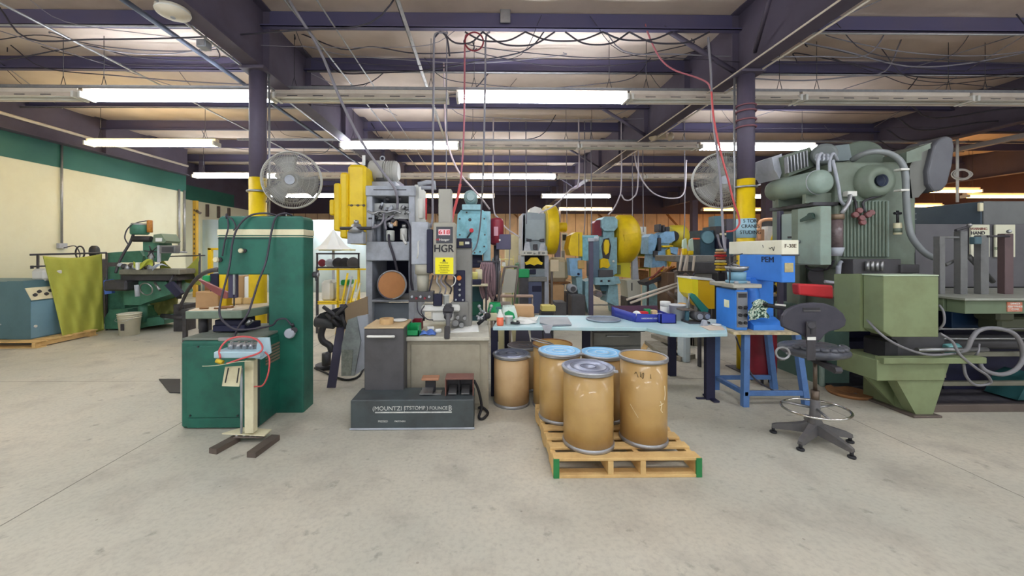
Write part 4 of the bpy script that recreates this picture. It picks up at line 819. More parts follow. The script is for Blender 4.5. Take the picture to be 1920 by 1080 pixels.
for a in (.3, 2.4, 4.4): obj('ring_spoke', MB().cyl((cx + .03 * math.cos(a), cy + .03 * math.sin(a), .26), (cx + .213 * math.cos(a), cy + .213 * math.sin(a), .256), .009), steel, fr_)
def seat_fn(u, v):
    a = 2 * PI * u; q = math.sin(PI * v / 2) if v <= 1 else 1; r = .225 * (math.sin(v * PI)) ** .45 if 0 < v < 1 else .0
    bump = .006 * math.cos(8 * a) * math.sin(v * PI)
    return (cx + (r + bump) * math.cos(a) * 1.03, cy + .02 + (r + bump) * math.sin(a) * .95, .715 - .048 * math.cos(v * PI) * (1 + .1 * math.sin(6 * a)) - .02 * math.sin(a) * 0)
st_ = MB(); n, m_ = 40, 12; vs = []; fs = []
for j in range(m_ + 1):
    for i in range(n): vs.append(seat_fn(i / n, min(max(j / m_, .012), .988)))
for j in range(m_):
    for i in range(n): fs.append((j * n + i, j * n + (i + 1) % n, (j + 1) * n + (i + 1) % n, (j + 1) * n + i))
fs += [tuple(range(n)), tuple(range(m_ * n, (m_ + 1) * n))]
st_.add(vs, fs, True); seat = obj('seat', st_, mat('seat_vinyl', (74, 76, 84), .3, dirt=(110, 108, 110), amt=.5, scale=12, bump=.3, fine=30), t)
tuf = MB()
for k in range(9):
    a = PI + .35 + k * .30; obj('seat_tuft', MB().ball((cx + .19 * math.cos(a), cy + .02 + .18 * math.sin(a), .752), (.034, .03, .018), 12, 8), MATS['seat_vinyl'], seat)
obj('seat_pan', MB().lathe([(.002, .655), (.11, .655), (.16, .675), (.18, .69), (.002, .69)], (cx, cy + .02, 0), n=28), cbk, t)
bk = MB().pprism([(1467, 604), (1469, 592), (1477, 581), (1490, 574), (1508, 569), (1526, 567.5), (1548, 569), (1568, 576), (1582, 588), (1588, 600), (1586, 611), (1574, 618), (1556, 622), (1547, 628), (1540, 638), (1530, 641), (1518, 640), (1510, 632), (1498, 625), (1480, 619), (1468, 613)], 2.80, .03)
bk = obj('backrest', bk, cbk, t); mod = bk.modifiers.new('bevel', 'BEVEL'); mod.width = .01; mod.segments = 3; mod.limit_method = 'ANGLE'
obj('grab_slot', MB().pbox(1506, 1538, 577, 583, 2.796, .006, .002), blackm, bk); obj('slot_lip', MB().pbox(1507, 1539, 582, 584, 2.793, .006, .001), cgr, bk)
br = obj('back_bracket', MB().pbox(1513, 1531, 603, 645, 2.775, .012).pbox(1514, 1530, 632, 676, 2.76, .012), darkst, t)
obj('bracket_arm', MB().prism([(2.76, .62), (2.775, .60), (3.02, .64), (3.02, .665), (2.77, .645)], 0, cx - .045, cx + .005), darkst, t)
obj('bracket_label', MB().pbox(1514, 1530, 632, 638, 2.757, .003, 0), whitep, br); obj('pivot_boss', MB().cyl(PT(1522, 610, 2.775), PT(1522, 610, 2.76), .022), darkst, br); obj('adjuster_slot', MB().pbox(1520, 1523, 616, 627, 2.772, .004, 0), blackm, br)
obj('tension_loop', MB().torus((cx - .29, cy - .04, .705), .045, .008, axis=(.3, 1, 0), n=24).cyl((cx - .25, cy - .03, .70), (cx - .12, cy, .69), .008), galv, t)

# ================================================================ BIG GREEN PRESS AT THE RIGHT
t = thing('power_press', 'huge grey-green power press with round air tank, ribbed front and flywheel guard', 'press', (4.3, 4.6, 0))
D = 4.2
f_ = MB().pprism([(1567, 303), (1682, 303), (1700, 312), (1712, 335), (1718, 400), (1718, 505), (1567, 505)], D, .95)
fr_ = obj('crown', f_, celad, t); mod = fr_.modifiers.new('bevel', 'BEVEL'); mod.width = .03; mod.segments = 3; mod.limit_method = 'ANGLE'
rp = obj('ribbed_panel', MB().pbox(1581, 1668, 376, 482, D - .02, .03), celad2, fr_)
for k in range(13):
    a = 1582 + k * 6.7; obj('rib', MB().pbox(a, a + 2.6, 377, 481, D - .04, .025, .003), celad, rp)
hb = PT(1632, 342, D); h_ = obj('bearing_boss', MB().lathe([(.058, -.10), (.10, -.13), (.155, -.12), (.165, -.06), (.19, -.05), (.195, .01)], hb, (0, 1, 0), 40), celad, fr_)
obj('bearing_bore', MB().lathe([(.002, -.02), (.058, -.02), (.06, -.125), (.066, -.13)], hb, (0, 1, 0), 28), mat('bore_dark', (60, 68, 88), .5), h_)
obj('upper_bracket', MB().pbox(1590, 1608, 358, 368, D - .07, .07), whitep, fr_)
for x_ in (1718, ):
    obj('side_flange', MB().pbox(1684, 1722, 330, 480, D + .05, .6, .04), celad, fr_)
# lower frame, throat, bolster
obj('left_upright', MB().pbox(1543, 1594, 580, 728, 4.2, .7, .01), mat('dark_celadon', (76, 104, 92), .5, dirt=(50, 70, 66), amt=.6), t)
obj('upright_edge', MB().pbox(1541, 1547, 582, 726, 4.17, .04), celad2, t)
obj('throat_back', MB().pbox(1503, 1720, 480, 700, 4.75, .3), navy, t); obj('rear_foot', MB().pbox(1560, 1740, 640, 742, 4.55, .5), navy, t)
obj('throat_column', MB().pbox(1499, 1513, 496, 600, 4.6, .2), celad, t); obj('right_upright', MB().pbox(1568, 1600, 470, 600, 4.22, .5, .01), celad, t)
obj('foot_plate', MB().box(X(1548, 4.2), X(1640, 4.2), 4.1, 4.9, 0, .035), darkst, t)
obj('drip_pan', MB().lathe([(.002, .0), (.17, .0), (.19, .035), (.18, .035), (.002, .012)], (at_z(1588, 738, 0)[0], at_z(1588, 738, 0)[1] - .02, 0.0), n=28), rust, t)
rb = obj('red_cover', MB().pprism([(1497, 532), (1563, 535), (1564, 561), (1499, 553)], 4.05, .10), mat('coral_red', (230, 64, 70), .5, dirt=(200, 60, 60), amt=.4), t)
mod = rb.modifiers.new('bevel', 'BEVEL'); mod.width = .02; mod.segments = 3
obj('cover_end', MB().cyl(PT(1567, 549, 4.09), PT(1580, 550, 4.09), .065, bev=.02), mat('khaki', (150, 140, 110), .5), t)
obj('slide_motor', MB().cyl(PT(1537, 518, 4.6), PT(1537, 518, 4.4), .11, n=24, bev=.01), chard, t)
obj('filter_column', MB().pbox(1600, 1617, 492, 516, 4.1, .1), mat('khaki_post', (180, 160, 116), .5), t)
cable([(1572, 498, 4.15), (1571, 520, 4.15), (1569, 528, 4.15)], .022, greyp, t, 'air_pipe', 12); obj('air_pipe', MB().tube([PT(1578, 490, 4.15), PT(1574, 496, 4.15), PT(1572, 525, 4.13), PT(1568, 530, 4.12), PT(1546, 528, 4.15)], .018, 12), greyp, t)
cable([(1510, 498, 4.4), (1522, 506, 4.35), (1545, 506, 4.3), (1556, 500, 4.2), (1564, 488, 4.15)], .012, darkst, t, 'air_line')
bs = MB(); X0 = 3.545
bo = obj('bolster', MB().box(X0, X0 + .62, 3.40, 3.80, Z(713, 3.42, 1650), Z(674, 3.42, 1650), .006), oliveg, t)
obj('bolster_rail', MB().box(X0 + .02, X0 + .95, 3.36, 3.44, Z(679, 3.42, 1650), Z(668, 3.42, 1650), .004), oliveg, bo)
l0 = X(1710, 3.45); zb = Z(713, 3.42, 1650); zt_ = Z(678, 3.42, 1650)
obj('front_leg', MB().prism([(l0 - .26, zt_ - .02), (l0 + .31, zt_ - .02), (l0 + .16, .02), (l0 - .0, .02)], 1, 3.42, 3.52), oliveg, t)
obj('leg_side', MB().prism([(3.525, .02), (3.525, zb), (3.9, zb), (3.9, .02)], 0, l0, l0 + .03), oliveg, t)
obj('leg_gusset', MB().prism([(l0 - .3, zb), (l0, zb), (l0, .02)], 1, 3.60, 3.63), oliveg, t)
obj('toe_plate', MB().box(l0 - .06, l0 + .2, 3.38, 3.95, 0, .02), brn, t)
ob = obj('olive_cabinet', MB().pprism([(1657, 517), (1760, 518), (1760, 632), (1672, 632), (1657, 622)], 3.30, .18), oliveg, t)
mod = ob.modifiers.new('bevel', 'BEVEL'); mod.width = .006; mod.segments = 2
obj('cabinet_lid', MB().pbox(1656, 1761, 515.5, 518, 3.295, .19, .002), mat('lid_pale_green', (190, 204, 176), .5), ob)
obj('olive_side_panel', MB().prism([(3.49, Z(517, 3.30, 1657)), (3.75, Z(517, 3.30, 1657) - .01), (3.75, .70), (3.49, .76)], 0, X(1657, 3.3) - .02, X(1657, 3.3) + .3), oliveg, ob)
obj('rear_plate', MB().pbox(1593, 1632, 520, 616, 3.78, .05), mat('olive_light', (140, 156, 108), .5, dirt=(104, 112, 76), amt=.5), t)
sw = obj('switch_box', MB().pbox(1600, 1628, 523, 543, 3.62, .1), celad, t); obj('switch_lamp', MB().ball(PT(1624, 532, 3.60), .035), mat('pale_lamp', (226, 226, 190), .3), sw); obj('switch_plate', MB().pbox(1593, 1603, 524, 545, 3.60, .03), greyp, sw)
obj('limit_wheel', MB().cyl(PT(1619, 562, 3.66), PT(1619, 562, 3.60), .045, bev=.008), oliveg, t); obj('wheel_rim', MB().torus(PT(1619, 562, 3.66), .055, .01, axis=(0, 1, 0)), darkst, t)
obj('bed_clutter', MB().box(X(1655, 3.6), X(1665, 3.6) + .45, 3.52, 3.72, zt_, .72), chard, t); obj('die_block', MB().box(X(1645, 3.55), X(1668, 3.55), 3.46, 3.7, zt_, .68, .02), blackm, t)
tb_ = obj('die_bolts', MB().cyl((3.95, 3.44, zt_ + .1), (4.6, 3.44, zt_ + .1), .02), steel, t)
# cabinet on the left flank
cabx = 3.475
c1 = obj('control_cabinet', MB().box(cabx, cabx + .115, 3.90, 4.19, Z(497, 3.9, 1540), Z(386, 3.9, 1540), .006), celad2, t)
obj('cabinet_frame', MB().box(cabx + .02, cabx + .3, 4.19, 4.30, Z(497, 3.9, 1540), Z(386, 3.9, 1540)), celad, c1)
p = Vector((cabx, 4.0, Z(405, 4.0, 1522))); obj('rotary_handle', MB().cyl(p, p + Vector((-.03, 0, 0)), .035).prism([(3.93, p.z - .03), (4.10, p.z - .055), (4.10, p.z - .03), (3.96, p.z + .03)], 0, cabx - .05, cabx - .03), mat('handle_green', (40, 66, 56), .5), c1)
obj('latch', MB().cyl((cabx, 4.17, 1.60), (cabx - .02, 4.17, 1.60), .02), galv, c1)
c2 = obj('rear_cabinet', MB().box(cabx + .03, cabx + .3, 4.19, 4.46, Z(497, 4.2, 1500), Z(398, 4.2, 1500), .006), mat('grey_green', (150, 166, 160), .5, dirt=(120, 130, 124), amt=.4), t); obj('cabinet_vent', MB().box(cabx + .024, cabx + .032, 4.28, 4.36, Z(447, 4.3, 1482), Z(443, 4.3, 1482), 0), blackm, c2)
obj('cabinet_post', MB().pbox(1462, 1470, 395, 600, 4.5, .05), mat('dark_violet', (78, 74, 90), .5), t)
# round tank and motor
c0 = Vector((X(1543, 4.1), 4.1, Z(340, 4.1, 1543))); 
tn = obj('air_tank', MB().lathe([(.002, -.025), (.09, -.018), (.128, .01), (.132, .04), (.132, .66), (.12, .70), (.08, .725), (.002, .73)], c0, (0, 1, 0), 40), celad2, t)
obj('tank_band', MB().torus(c0 + Vector((0, .06, 0)), .132, .005, axis=(0, 1, 0), n=40), greyp, tn)
for y_ in (4.25, 4.65): obj('tank_saddle', MB().box(c0.x - .06, c0.x + .3, y_, y_ + .05, c0.z - .22, c0.z - .10), celad, t)
obj('tank_shelf', MB().box(c0.x - .02, c0.x + .35, 4.2, 4.85, c0.z - .25, c0.z - .21), darkst, t)
dm = obj('motor_drum', MB().cyl(PT(1545, 290, 4.35), PT(1545, 290, 4.9), .125, n=32, bev=.03), mat('drum_grey', (120, 126, 124), .5, dirt=(80, 84, 84), amt=.5), t)
obj('motor_body', MB().pprism([(1472, 292), (1520, 275), (1526, 312), (1480, 330)], 4.5, .4), celad, t)
fin = obj('motor_cover', MB().pprism([(1447, 295), (1466, 288), (1468, 318), (1462, 335), (1452, 318)], 4.6, .35), greyp, t)
for k in range(7): obj('motor_fin', MB().pprism([(1476 + k * 6, 294 - k * 2), (1478 + k * 6, 294 - k * 2), (1480 + k * 6, 324 - k * 2), (1478 + k * 6, 324 - k * 2)], 4.46, .05), galv, t)
obj('belt_guard', MB().pprism([(1555, 274), (1592, 270), (1598, 300), (1560, 303)], 4.4, .5), mat('guard_slate', (112, 124, 124), .5, dirt=(84, 92, 92), amt=.5), t)
obj('rear_wheel_guard', MB().cyl(PT(1610, 300, 4.9), PT(1610, 300, 5.05), .24, n=40, bev=.02), celad, t)
for px in (1534, 1556): obj('tank_pipe', MB().tube([PT(px, 322, 4.18), PT(px, 300, 4.18), PT(px + 6, 288, 4.2), PT(px + 14, 300, 4.25)], .016, 10), greyp, t)
for k in range(6): obj('pipe_fitting', MB().cyl(PT(1532 + (k % 3) * 8, 292 + 6 * (k // 3), 4.2), PT(1536 + (k % 3) * 8, 292 + 6 * (k // 3), 4.2), .024, n=12), greyp, t)
cable([(1561, 300, 4.16), (1566, 320, 4.15), (1572, 350, 4.15), (1576, 375, 4.15), (1584, 385, 4.15)], .016, greyp, t, 'air_pipe', 10)
cable([(1594, 366, 4.1), (1592, 378, 4.08), (1584, 392, 4.08), (1578, 400, 4.1)], .02, galv, t, 'flexible_pipe', 10)
cable([(1598, 300, 4.3), (1615, 290, 4.2), (1640, 284, 4.12), (1668, 288, 4.1), (1688, 302, 4.08), (1697, 325, 4.06), (1699, 370, 4.05), (1702, 410, 4.05), (1708, 440, 4.02), (1722, 462, 4.0), (1740, 478, 3.98), (1762, 487, 3.98)], .030, mat('flex_conduit', (142, 146, 146), .5, .2, amt=.4), t, 'flexible_conduit', 14)
for py in (317, 356): obj('conduit_clamp', MB().pbox(1690, 1706, py - 2, py + 2, 4.02, .08, .003), whitep, t)
# filter glass tube, red valves
fl = obj('lubricator', MB().cyl(PT(1567, 466, 4.05), PT(1567, 412, 4.05), .060, n=28), mat('smoky_glass', (120, 104, 104), .2, dirt=(60, 44, 50), amt=.8, scale=14), t)
obj('lubricator_cap', MB().cyl(PT(1567, 412, 4.05), PT(1567, 402, 4.05), .072, n=28, bev=.006), mat('bronze', (130, 110, 90), .4, .5), fl); obj('lubricator_base', MB().cyl(PT(1567, 480, 4.05), PT(1567, 464, 4.05), .05, .072, n=28), greyp, fl)
for k, (px, py) in enumerate(((1600, 404), (1612, 410), (1624, 404), (1630, 400), (1608, 396), (1614, 418))): obj('red_valve', MB().cyl(PT(px, py, 4.12), PT(px + 6, py - 2, 4.08), .032, n=14, bev=.006), mat('valve_rust', (130, 78, 76), .5, dirt=(84, 60, 60), amt=.6), t)
cable([(1606, 395, 4.12), (1604, 380, 4.12), (1600, 370, 4.1)], .012, darkst, t, 'air_line'); cable([(1622, 398, 4.12), (1618, 380, 4.12), (1632, 372, 4.14), (1652, 366, 4.14), (1658, 350, 4.15)], .012, darkst, t, 'air_line')
sd = obj('small_dispenser', MB().cyl(PT(1683, 440, 4.12), PT(1683, 418, 4.12), .035, bev=.004), creamp, t); obj('dispenser_band', MB().cyl(PT(1683, 436, 4.12), PT(1683, 428, 4.12), .0365), celad, sd); obj('dispenser_valve', MB().cyl(PT(1683, 418, 4.12), PT(1683, 395, 4.12), .012).cyl(PT(1677, 400, 4.12), PT(1689, 400, 4.12), .014), blackm, sd)
obj('slide_front', MB().pbox(1600, 1690, 486, 514, 4.05, .15).pbox(1690, 1725, 496, 512, 4.02, .1), chard, t)
for k in range(4): obj('adjusting_nut', MB().cyl(PT(1626 + k * 9, 508, 4.02), PT(1626 + k * 9, 490, 4.02), .02, n=8), steel, t)
# flywheel guard, dark grey
gx = mat('guard_charcoal', (96, 96, 100), .5, dirt=(70, 70, 74), amt=.5)
g_ = obj('flywheel_guard', MB().pprism([(1752, 272), (1764, 258), (1776, 254), (1788, 258), (1791, 275), (1787, 310), (1778, 345), (1768, 358), (1752, 360), (1742, 345), (1740, 320)], 4.15, .35), gx, t)
mod = g_.modifiers.new('bevel', 'BEVEL'); mod.width = .025; mod.segments = 3; mod.limit_method = 'ANGLE'
obj('guard_face', MB().pprism([(1724, 272), (1752, 266), (1764, 258), (1752, 300), (1744, 345), (1722, 370), (1706, 372), (1706, 312)], 4.2, .3), mat('guard_taupe', (112, 112, 104), .5, dirt=(90, 90, 84), amt=.5), t)
obj('guard_shelf', MB().pprism([(1700, 285), (1745, 268), (1745, 278), (1728, 286), (1728, 300), (1700, 306)], 4.12, .25), celad, t)

# ---------------- feed table, uprights and hoses right of the press
t = thing('feed_table', 'olive and steel machine table with grey uprights right of the big press', 'machine table', (5.2, 3.8, 0))
TX = X(1813, 3.3)
obj('table_plate', MB().box(TX - .04, 6.3, 3.28, 4.2, 1.065, 1.085, .003), mat('plate_steel', (170, 172, 160), .45, .4, dirt=(120, 118, 104), amt=.6), t)
obj('table_beam', MB().box(TX, 6.3, 3.31, 3.45, .945, 1.065, .004).box(TX - .02, TX + .04, 3.455, 4.1, .945, 1.065, .004), mat('olive_grey', (104, 118, 92), .5, dirt=(80, 86, 66), amt=.6), t)
obj('paper_note', MB().pbox(1781, 1791, 576, 581, 3.46, .004, 0), whitep, t); obj('danger_plate', MB().box(X(1890, 3.3), X(1918, 3.3), 3.303, 3.31, .965, 1.05, .001), mat('danger_orange', (190, 106, 76), .5, dirt=(220, 190, 170), amt=.8, scale=25), t)
for k in range(3): lettering(('DANGER', 'KEEP HANDS', 'CLEAR')[k], .022, (X(1904, 3.3), 3.301, 1.035 - k * .025), whitep, t)
ug = mat('upright_grey', (116, 116, 114), .5, .2, dirt=(84, 80, 78), amt=.6, scale=8)
for px0, px1, py in ((1763, 1773, 443), (1802, 1815, 433), (1840, 1855, 441), (1885, 1901, 438)):
    obj('upright', MB().pbox(px0, px1, py, 553, 3.6, .06, .004), ug if px0 != 1885 else mat('upright_brown', (104, 84, 84), .5, .2, dirt=(80, 66, 66), amt=.6), t)
obj('cross_bar', MB().pbox(1763, 1806, 443, 447, 3.61, .04), ug, t); obj('cross_bar', MB().cyl(PT(1850, 443, 3.6), PT(1892, 443, 3.6), .010), darkst, t); obj('stop_bar', MB().cyl(PT(1792, 432, 3.58), PT(1816, 425, 3.58), .012), darkst, t)
obj('bar_knob', MB().ball(PT(1818, 422, 3.58), .018).ball(PT(1892, 434, 3.58), .018), steel, t); obj('sensor', MB().pbox(1829, 1842, 444, 458, 3.56, .05), mat('sensor_teal', (70, 96, 104), .5), t)
obj('diagonal_brace', MB().cyl(PT(1816, 480, 3.7), PT(1862, 528, 3.75), .022).cyl(PT(1773, 497, 3.7), PT(1803, 482, 3.7), .015), ug, t)
for py in (662, 717): obj('lower_rail', MB().box(X(1768, 3.5), 6.3, 3.50, 3.54, Z(py + 7, 3.5, 1800), Z(py - 1, 3.5, 1800)), mat('rail_taupe', (118, 116, 100), .5, dirt=(90, 84, 74), amt=.6), t)
obj('floor_skirt', MB().box(X(1745, 3.47), 6.3, 3.50, 3.54, 0, .07), brn, t); obj('base_floor', MB().box(X(1735, 3.5), 6.3, 3.54, 4.6, 0, .03), mat('oily_grit', (70, 66, 72), .7, dirt=(110, 104, 104), amt=.8, scale=20), t)
obj('inner_box', MB().box(X(1770, 4.0), 6.3, 4.0, 4.6, .03, .93), navy, t); obj('blue_panel', MB().box(4.85, 5.25, 3.9, 3.98, .70, .94), mat('deep_blue', (34, 70, 110), .5), t)
obj('ribbed_roller', MB().cyl((4.3, 3.72, .60), (6.0, 3.72, .60), .07, n=20), chard, t); obj('side_casting', MB().box(X(1872, 3.6), X(1905, 3.6), 3.6, 3.8, .82, .94, .02).box(X(1880, 3.6), 6.2, 3.62, 3.8, .72, .86, .02), mat('olive_dark', (92, 96, 74), .5), t)
obj('slide_rod', MB().cyl((4.3, 3.6, .66), (6.0, 3.6, .66), .012).cyl((4.3, 3.62, .75), (6.0, 3.62, .75), .010), steel, t)
obj('teal_motor', MB().cyl(PT(1772, 654, 3.5), PT(1796, 652, 3.5), .045, n=18, bev=.01), mat('motor_teal', (110, 166, 166), .5, amt=.5), t)
obj('pump_case', MB().prism([(X(1895, 3.7), .05), (X(1925, 3.7), .05), (X(1935, 3.7), .30), (X(1915, 3.7), .25)], 1, 3.65, 3.9), mat('pump_teal', (50, 100, 100), .5), t)
obj('scrap_pieces', MB().box(X(1752, 3.6), X(1770, 3.6), 3.58, 3.66, Z(716, 3.5, 1800) + .01, Z(716, 3.5, 1800) + .045), mat('sandy', (180, 160, 140), .7), t)
hs = mat('grey_hose', (134, 132, 134), .55, dirt=(100, 96, 100), amt=.4)
for pts, r in (([(1796, 660, 3.45), (1812, 655, 3.42), (1822, 635, 3.4), (1835, 620, 3.4), (1860, 615, 3.4), (1895, 622, 3.4), (1912, 640, 3.42), (1918, 670, 3.45), (1905, 692, 3.42), (1880, 702, 3.4), (1855, 698, 3.4), (1840, 688, 3.42), (1836, 672, 3.5)], .018), ([(1761, 572, 3.42), (1769, 585, 3.38), (1770, 605, 3.38), (1760, 618, 3.42)], .009), ([(1762, 625, 3.4), (1785, 640, 3.38), (1800, 665, 3.36), (1830, 690, 3.36), (1852, 705, 3.38), (1856, 718, 3.42), (1830, 722, 3.42), (1812, 706, 3.4), (1806, 680, 3.4)], .011), ([(1836, 645, 3.45), (1834, 660, 3.42), (1827, 668, 3.45)], .008), ([(1605, 555, 3.58), (1620, 590, 3.5), (1650, 625, 3.3), (1690, 650, 3.25), (1740, 665, 3.3), (1790, 663, 3.4)], .010)):
    obj('hose', MB().tube([PT(*p) for p in pts], r, 10), hs, t)
# grey-blue cabinets behind
t = thing('sheet_cabinet', 'dark blue-grey sheet-steel machine enclosure with two notices, at the right edge', 'machine enclosure', (6.0, 4.8, 0))
slate = mat('slate_steel', (72, 88, 100), .5, dirt=(50, 58, 72), amt=.6, scale=2); gs = mat('grey_steel_panel', (110, 112, 110), .5, dirt=(88, 84, 84), amt=.5, scale=3)
EX = X(1846, 4.3); ez = Z(377, 4.3, 1850)
obj('main_body', MB().box(EX, EX + 1.6, 4.3, 5.7, 0.9, ez, .01), gs, t); obj('side_door', MB().box(EX - .015, EX, 4.32, 5.2, 1.2, ez - .005, .004), slate, t)
obj('lower_body', MB().box(EX - .1, EX + 1.6, 4.7, 5.7, 0, 0.9), navy, t)
obj('latch', MB().pbox(1838, 1845, 380, 396, 4.28, .03), creamp, t)
for px in (1759, 1759.5): pass
for k in range(4): obj('rivet', MB().ball((EX - .016, 4.98, ez - .08 - k * .07), .008, 8, 6), greyp, t)
fcb = obj('front_box', MB().box(X(1762, 4.02), X(1846, 4.02) + 1.4, 4.25, 4.28, 1.09, Z(420, 4.25, 1800), .004), mat('box_taupe', (98, 96, 98), .5, dirt=(76, 72, 78), amt=.5), t)
for px0, px1, lab in ((1821, 1856, 0), (1867, 1904, 1)):
    nb = obj('notice_board', MB().pbox(px0, px1, 421, 482, 4.22, .02, .003), mat('notice_cream', (214, 212, 186), .6, dirt=(190, 186, 160), amt=.4), t)
    cxn = X((px0 + px1) / 2, 4.218)
    if lab == 0:
        lettering('WARNING', .04, (cxn - .02, 4.217, Z(429, 4.2, 1840)), mat('faded_red', (150, 90, 84), .6), nb); lettering('HAND', .055, (cxn - .03, 4.217, Z(437, 4.2, 1840)), darkst, nb, bold=.002); obj('picture_patch', MB().pbox(1829, 1842, 445, 458, 4.216, .003, 0), mat('patch_grey', (110, 118, 112), .6), nb)
    else:
        for k, s_ in enumerate(('NEVER', 'REACH IN', 'PRESS')): lettering(s_, .045, (cxn - .03, 4.217, Z(458 + k * 8, 4.2, 1886)), mat('faded_green', (100, 116, 90), .6), nb, bold=.001)
# ================================================================ STAMPING PRESS BEHIND THE LETTERED ONE
t = thing('stamping_press', 'tall light grey stamping press with stepped yellow flywheel guard at its left', 'press', (X(735, 5.2), 5.3, 0))
D = 5.0
obj('left_post', MB().pbox(686, 698, 348, 640, D, .9, .006), greyp, t); obj('right_post', MB().pbox(766, 777, 348, 640, D, .9, .006), greyp, t)
obj('foot', MB().box(X(684, D), X(779, D), D - .05, D + .95, 0, .1), greyp, t); obj('lower_post', MB().box(X(686, D), X(698, D), D, D + .9, .1, .5).box(X(766, D), X(777, D), D, D + .9, .1, .5), greyp, t)
obj('top_beam', MB().pbox(685, 778, 348, 367, D - .03, .95, .008), greyp, t); obj('beam_slot', MB().pbox(700, 762, 355, 356.5, D - .034, .006, 0), darkst, t)
obj('mid_plate', MB().pbox(686, 768, 453, 489, D - .04, .5, .01), greyp, t); obj('lower_shelf', MB().pbox(697, 767, 562, 566, D - .02, .8), greyp, t)
obj('back_plate', MB().pbox(698, 767, 367, 560, D + .75, .03), navy, t)
obj('apron_plate', MB().pbox(697, 767, 568, 640, D + .1, .03), mat('apron_slate', (120, 128, 138), .5, dirt=(90, 92, 100), amt=.4), t)
vp = obj('valve_panel', MB().pbox(688, 766, 381, 411, D + .1, .03), mat('panel_pale', (196, 196, 192), .5, amt=.4), t); obj('panel_hole', MB().cyl(PT(759, 390, D + .1), PT(759, 390, D + .09), .024).cyl(PT(759, 401, D + .1), PT(759, 401, D + .09), .011), blackm, vp)
obj('guide_tube', MB().cyl(PT(710, 453, D + .2), PT(710, 415, D + .2), .03).cyl(PT(722, 453, D + .3), PT(722, 372, D + .3), .025), greyp, t)
obj('air_filter', MB().cyl(PT(732, 452, D + .05), PT(732, 432, D + .05), .055, bev=.01), mat('filter_cream', (200, 204, 196), .4), t); obj('regulator', MB().cyl(PT(757, 450, D + .05), PT(757, 428, D + .05), .045, bev=.01).cyl(PT(762, 452, D + .05), PT(757, 430, D + .05), .012), whitep, t)
random.seed(3)
for k in range(34):
    px, py = random.uniform(689, 764), random.choice((374, 386, 392, 396, 400, 404, 410, 416, 424)); p = PT(px, py, D + .02 + .05 * random.random()); a = random.random() * 3
    obj('pipe_fitting', MB().cyl(p, p + Vector((.05 * math.cos(a), 0, .05 * math.sin(a))), random.uniform(.014, .032), n=12, bev=.004), random.choice((galv, steel, greyp, darkst)), t)
obj('brass_block', MB().pbox(733, 744, 413, 424, D + .02, .06, .008), mat('brass_tan', (190, 150, 110), .4, .4), t)
for pts, mm in (([(690, 396, D), (700, 400, D - .02), (712, 396, D), (726, 398, D - .02), (740, 395, D), (752, 400, D)], galv), ([(700, 398, D), (700, 410, D), (699, 425, D), (700, 450, D + .1)], greyp), ([(720, 400, D), (718, 414, D - .02), (708, 424, D - .03), (695, 427, D - .04), (672, 427, D - .05)], cordg), ([(724, 430, D), (722, 415, D), (730, 410, D), (738, 404, D)], cordg), ([(748, 412, D), (760, 414, D - .02), (768, 425, D - .05), (770, 460, D - .05), (770, 520, D - .05), (775, 550, D)], cordd), ([(729, 440, D), (730, 455, D - .06), (738, 480, D - .07), (744, 505, D - .03), (748, 530, D)], cordd), ([(755, 440, D), (757, 450, D - .05), (762, 458, D - .06)], whitep)):
    cable([(a, b_, c) for a, b_, c in pts], .016, mm, t, 'air_line')
mo = obj('motor', MB().cyl(PT(694, 322, D + .4), PT(722, 322, D + .4), .155, n=32, bev=.02).cyl(PT(722, 322, D + .4), PT(748, 322, D + .4), .145, n=32, bev=.03), mat('motor_grey', (186, 184, 176), .45, dirt=(150, 146, 138), amt=.4), t)
for k in range(5): obj('motor_rib', MB().torus(PT(724 + k * 4, 322, D + .4), .147, .006, axis=(1, 0, 0), n=32), MATS['motor_grey'], mo)
obj('lifting_eye', MB().torus(PT(717, 297, D + .4), .03, .009, axis=(0, 1, 0), n=20), greyp, mo); obj('end_bell', MB().cyl(PT(687, 322, D + .4), PT(694, 322, D + .4), .16, n=32, bev=.01), blackm, mo); obj('motor_foot', MB().pbox(692, 742, 340, 349, D + .25, .3), greyp, mo); obj('name_plate', MB().pbox(705, 718, 333, 339, D + .262, .01, 0), blackm, mo)
for nm, a, b_, y0_, y1_, dd in (('flywheel_guard', 651, 685, 308, 458, .85), ('guard_step', 637, 651.5, 323, 447, .75), ('guard_step', 625, 637.5, 343, 433, .6), ('guard_hub', 617, 626, 374, 403, .2)):
    obj(nm, MB().pbox(a, b_, y0_, y1_, 4.95, dd, .035), yellow, t)
obj('guard_seam', MB().pbox(652, 684, 384, 385, 4.946, .006, 0), brn, t)
for px in (659, 671, 682): obj('guard_clip', MB().ball(PT(px, 385, 4.945), (.02, .01, .015), 8, 6), brn, t)
obj('oiler_box', MB().pbox(651, 681, 434, 457, 4.75, .12), greyp, t); obj('oiler_cone', MB().cyl(PT(668, 436, 4.8), PT(668, 420, 4.8), .10, .05, n=20).cyl(PT(668, 420, 4.8), PT(668, 413, 4.8), .03), galv, t); obj('oiler_pipe', MB().cyl(PT(638, 428, 4.75), PT(696, 428, 4.75), .02), darkst, t)
dr = obj('drum_end', MB().cyl(PT(736, 534, 5.3), PT(736, 534, 4.90), .185, n=44), mat('drum_violet', (96, 88, 104), .5), t)
obj('drum_plate', MB().cyl(PT(735, 534, 4.89), PT(735, 534, 4.9), .168, n=44), mat('tan_orange_plate', (206, 140, 80), .5, dirt=(170, 110, 64), amt=.6), dr); obj('drum_rim', MB().torus(PT(735, 534, 4.895), .178, .011, axis=(0, 1, 0), n=44), galv, dr)
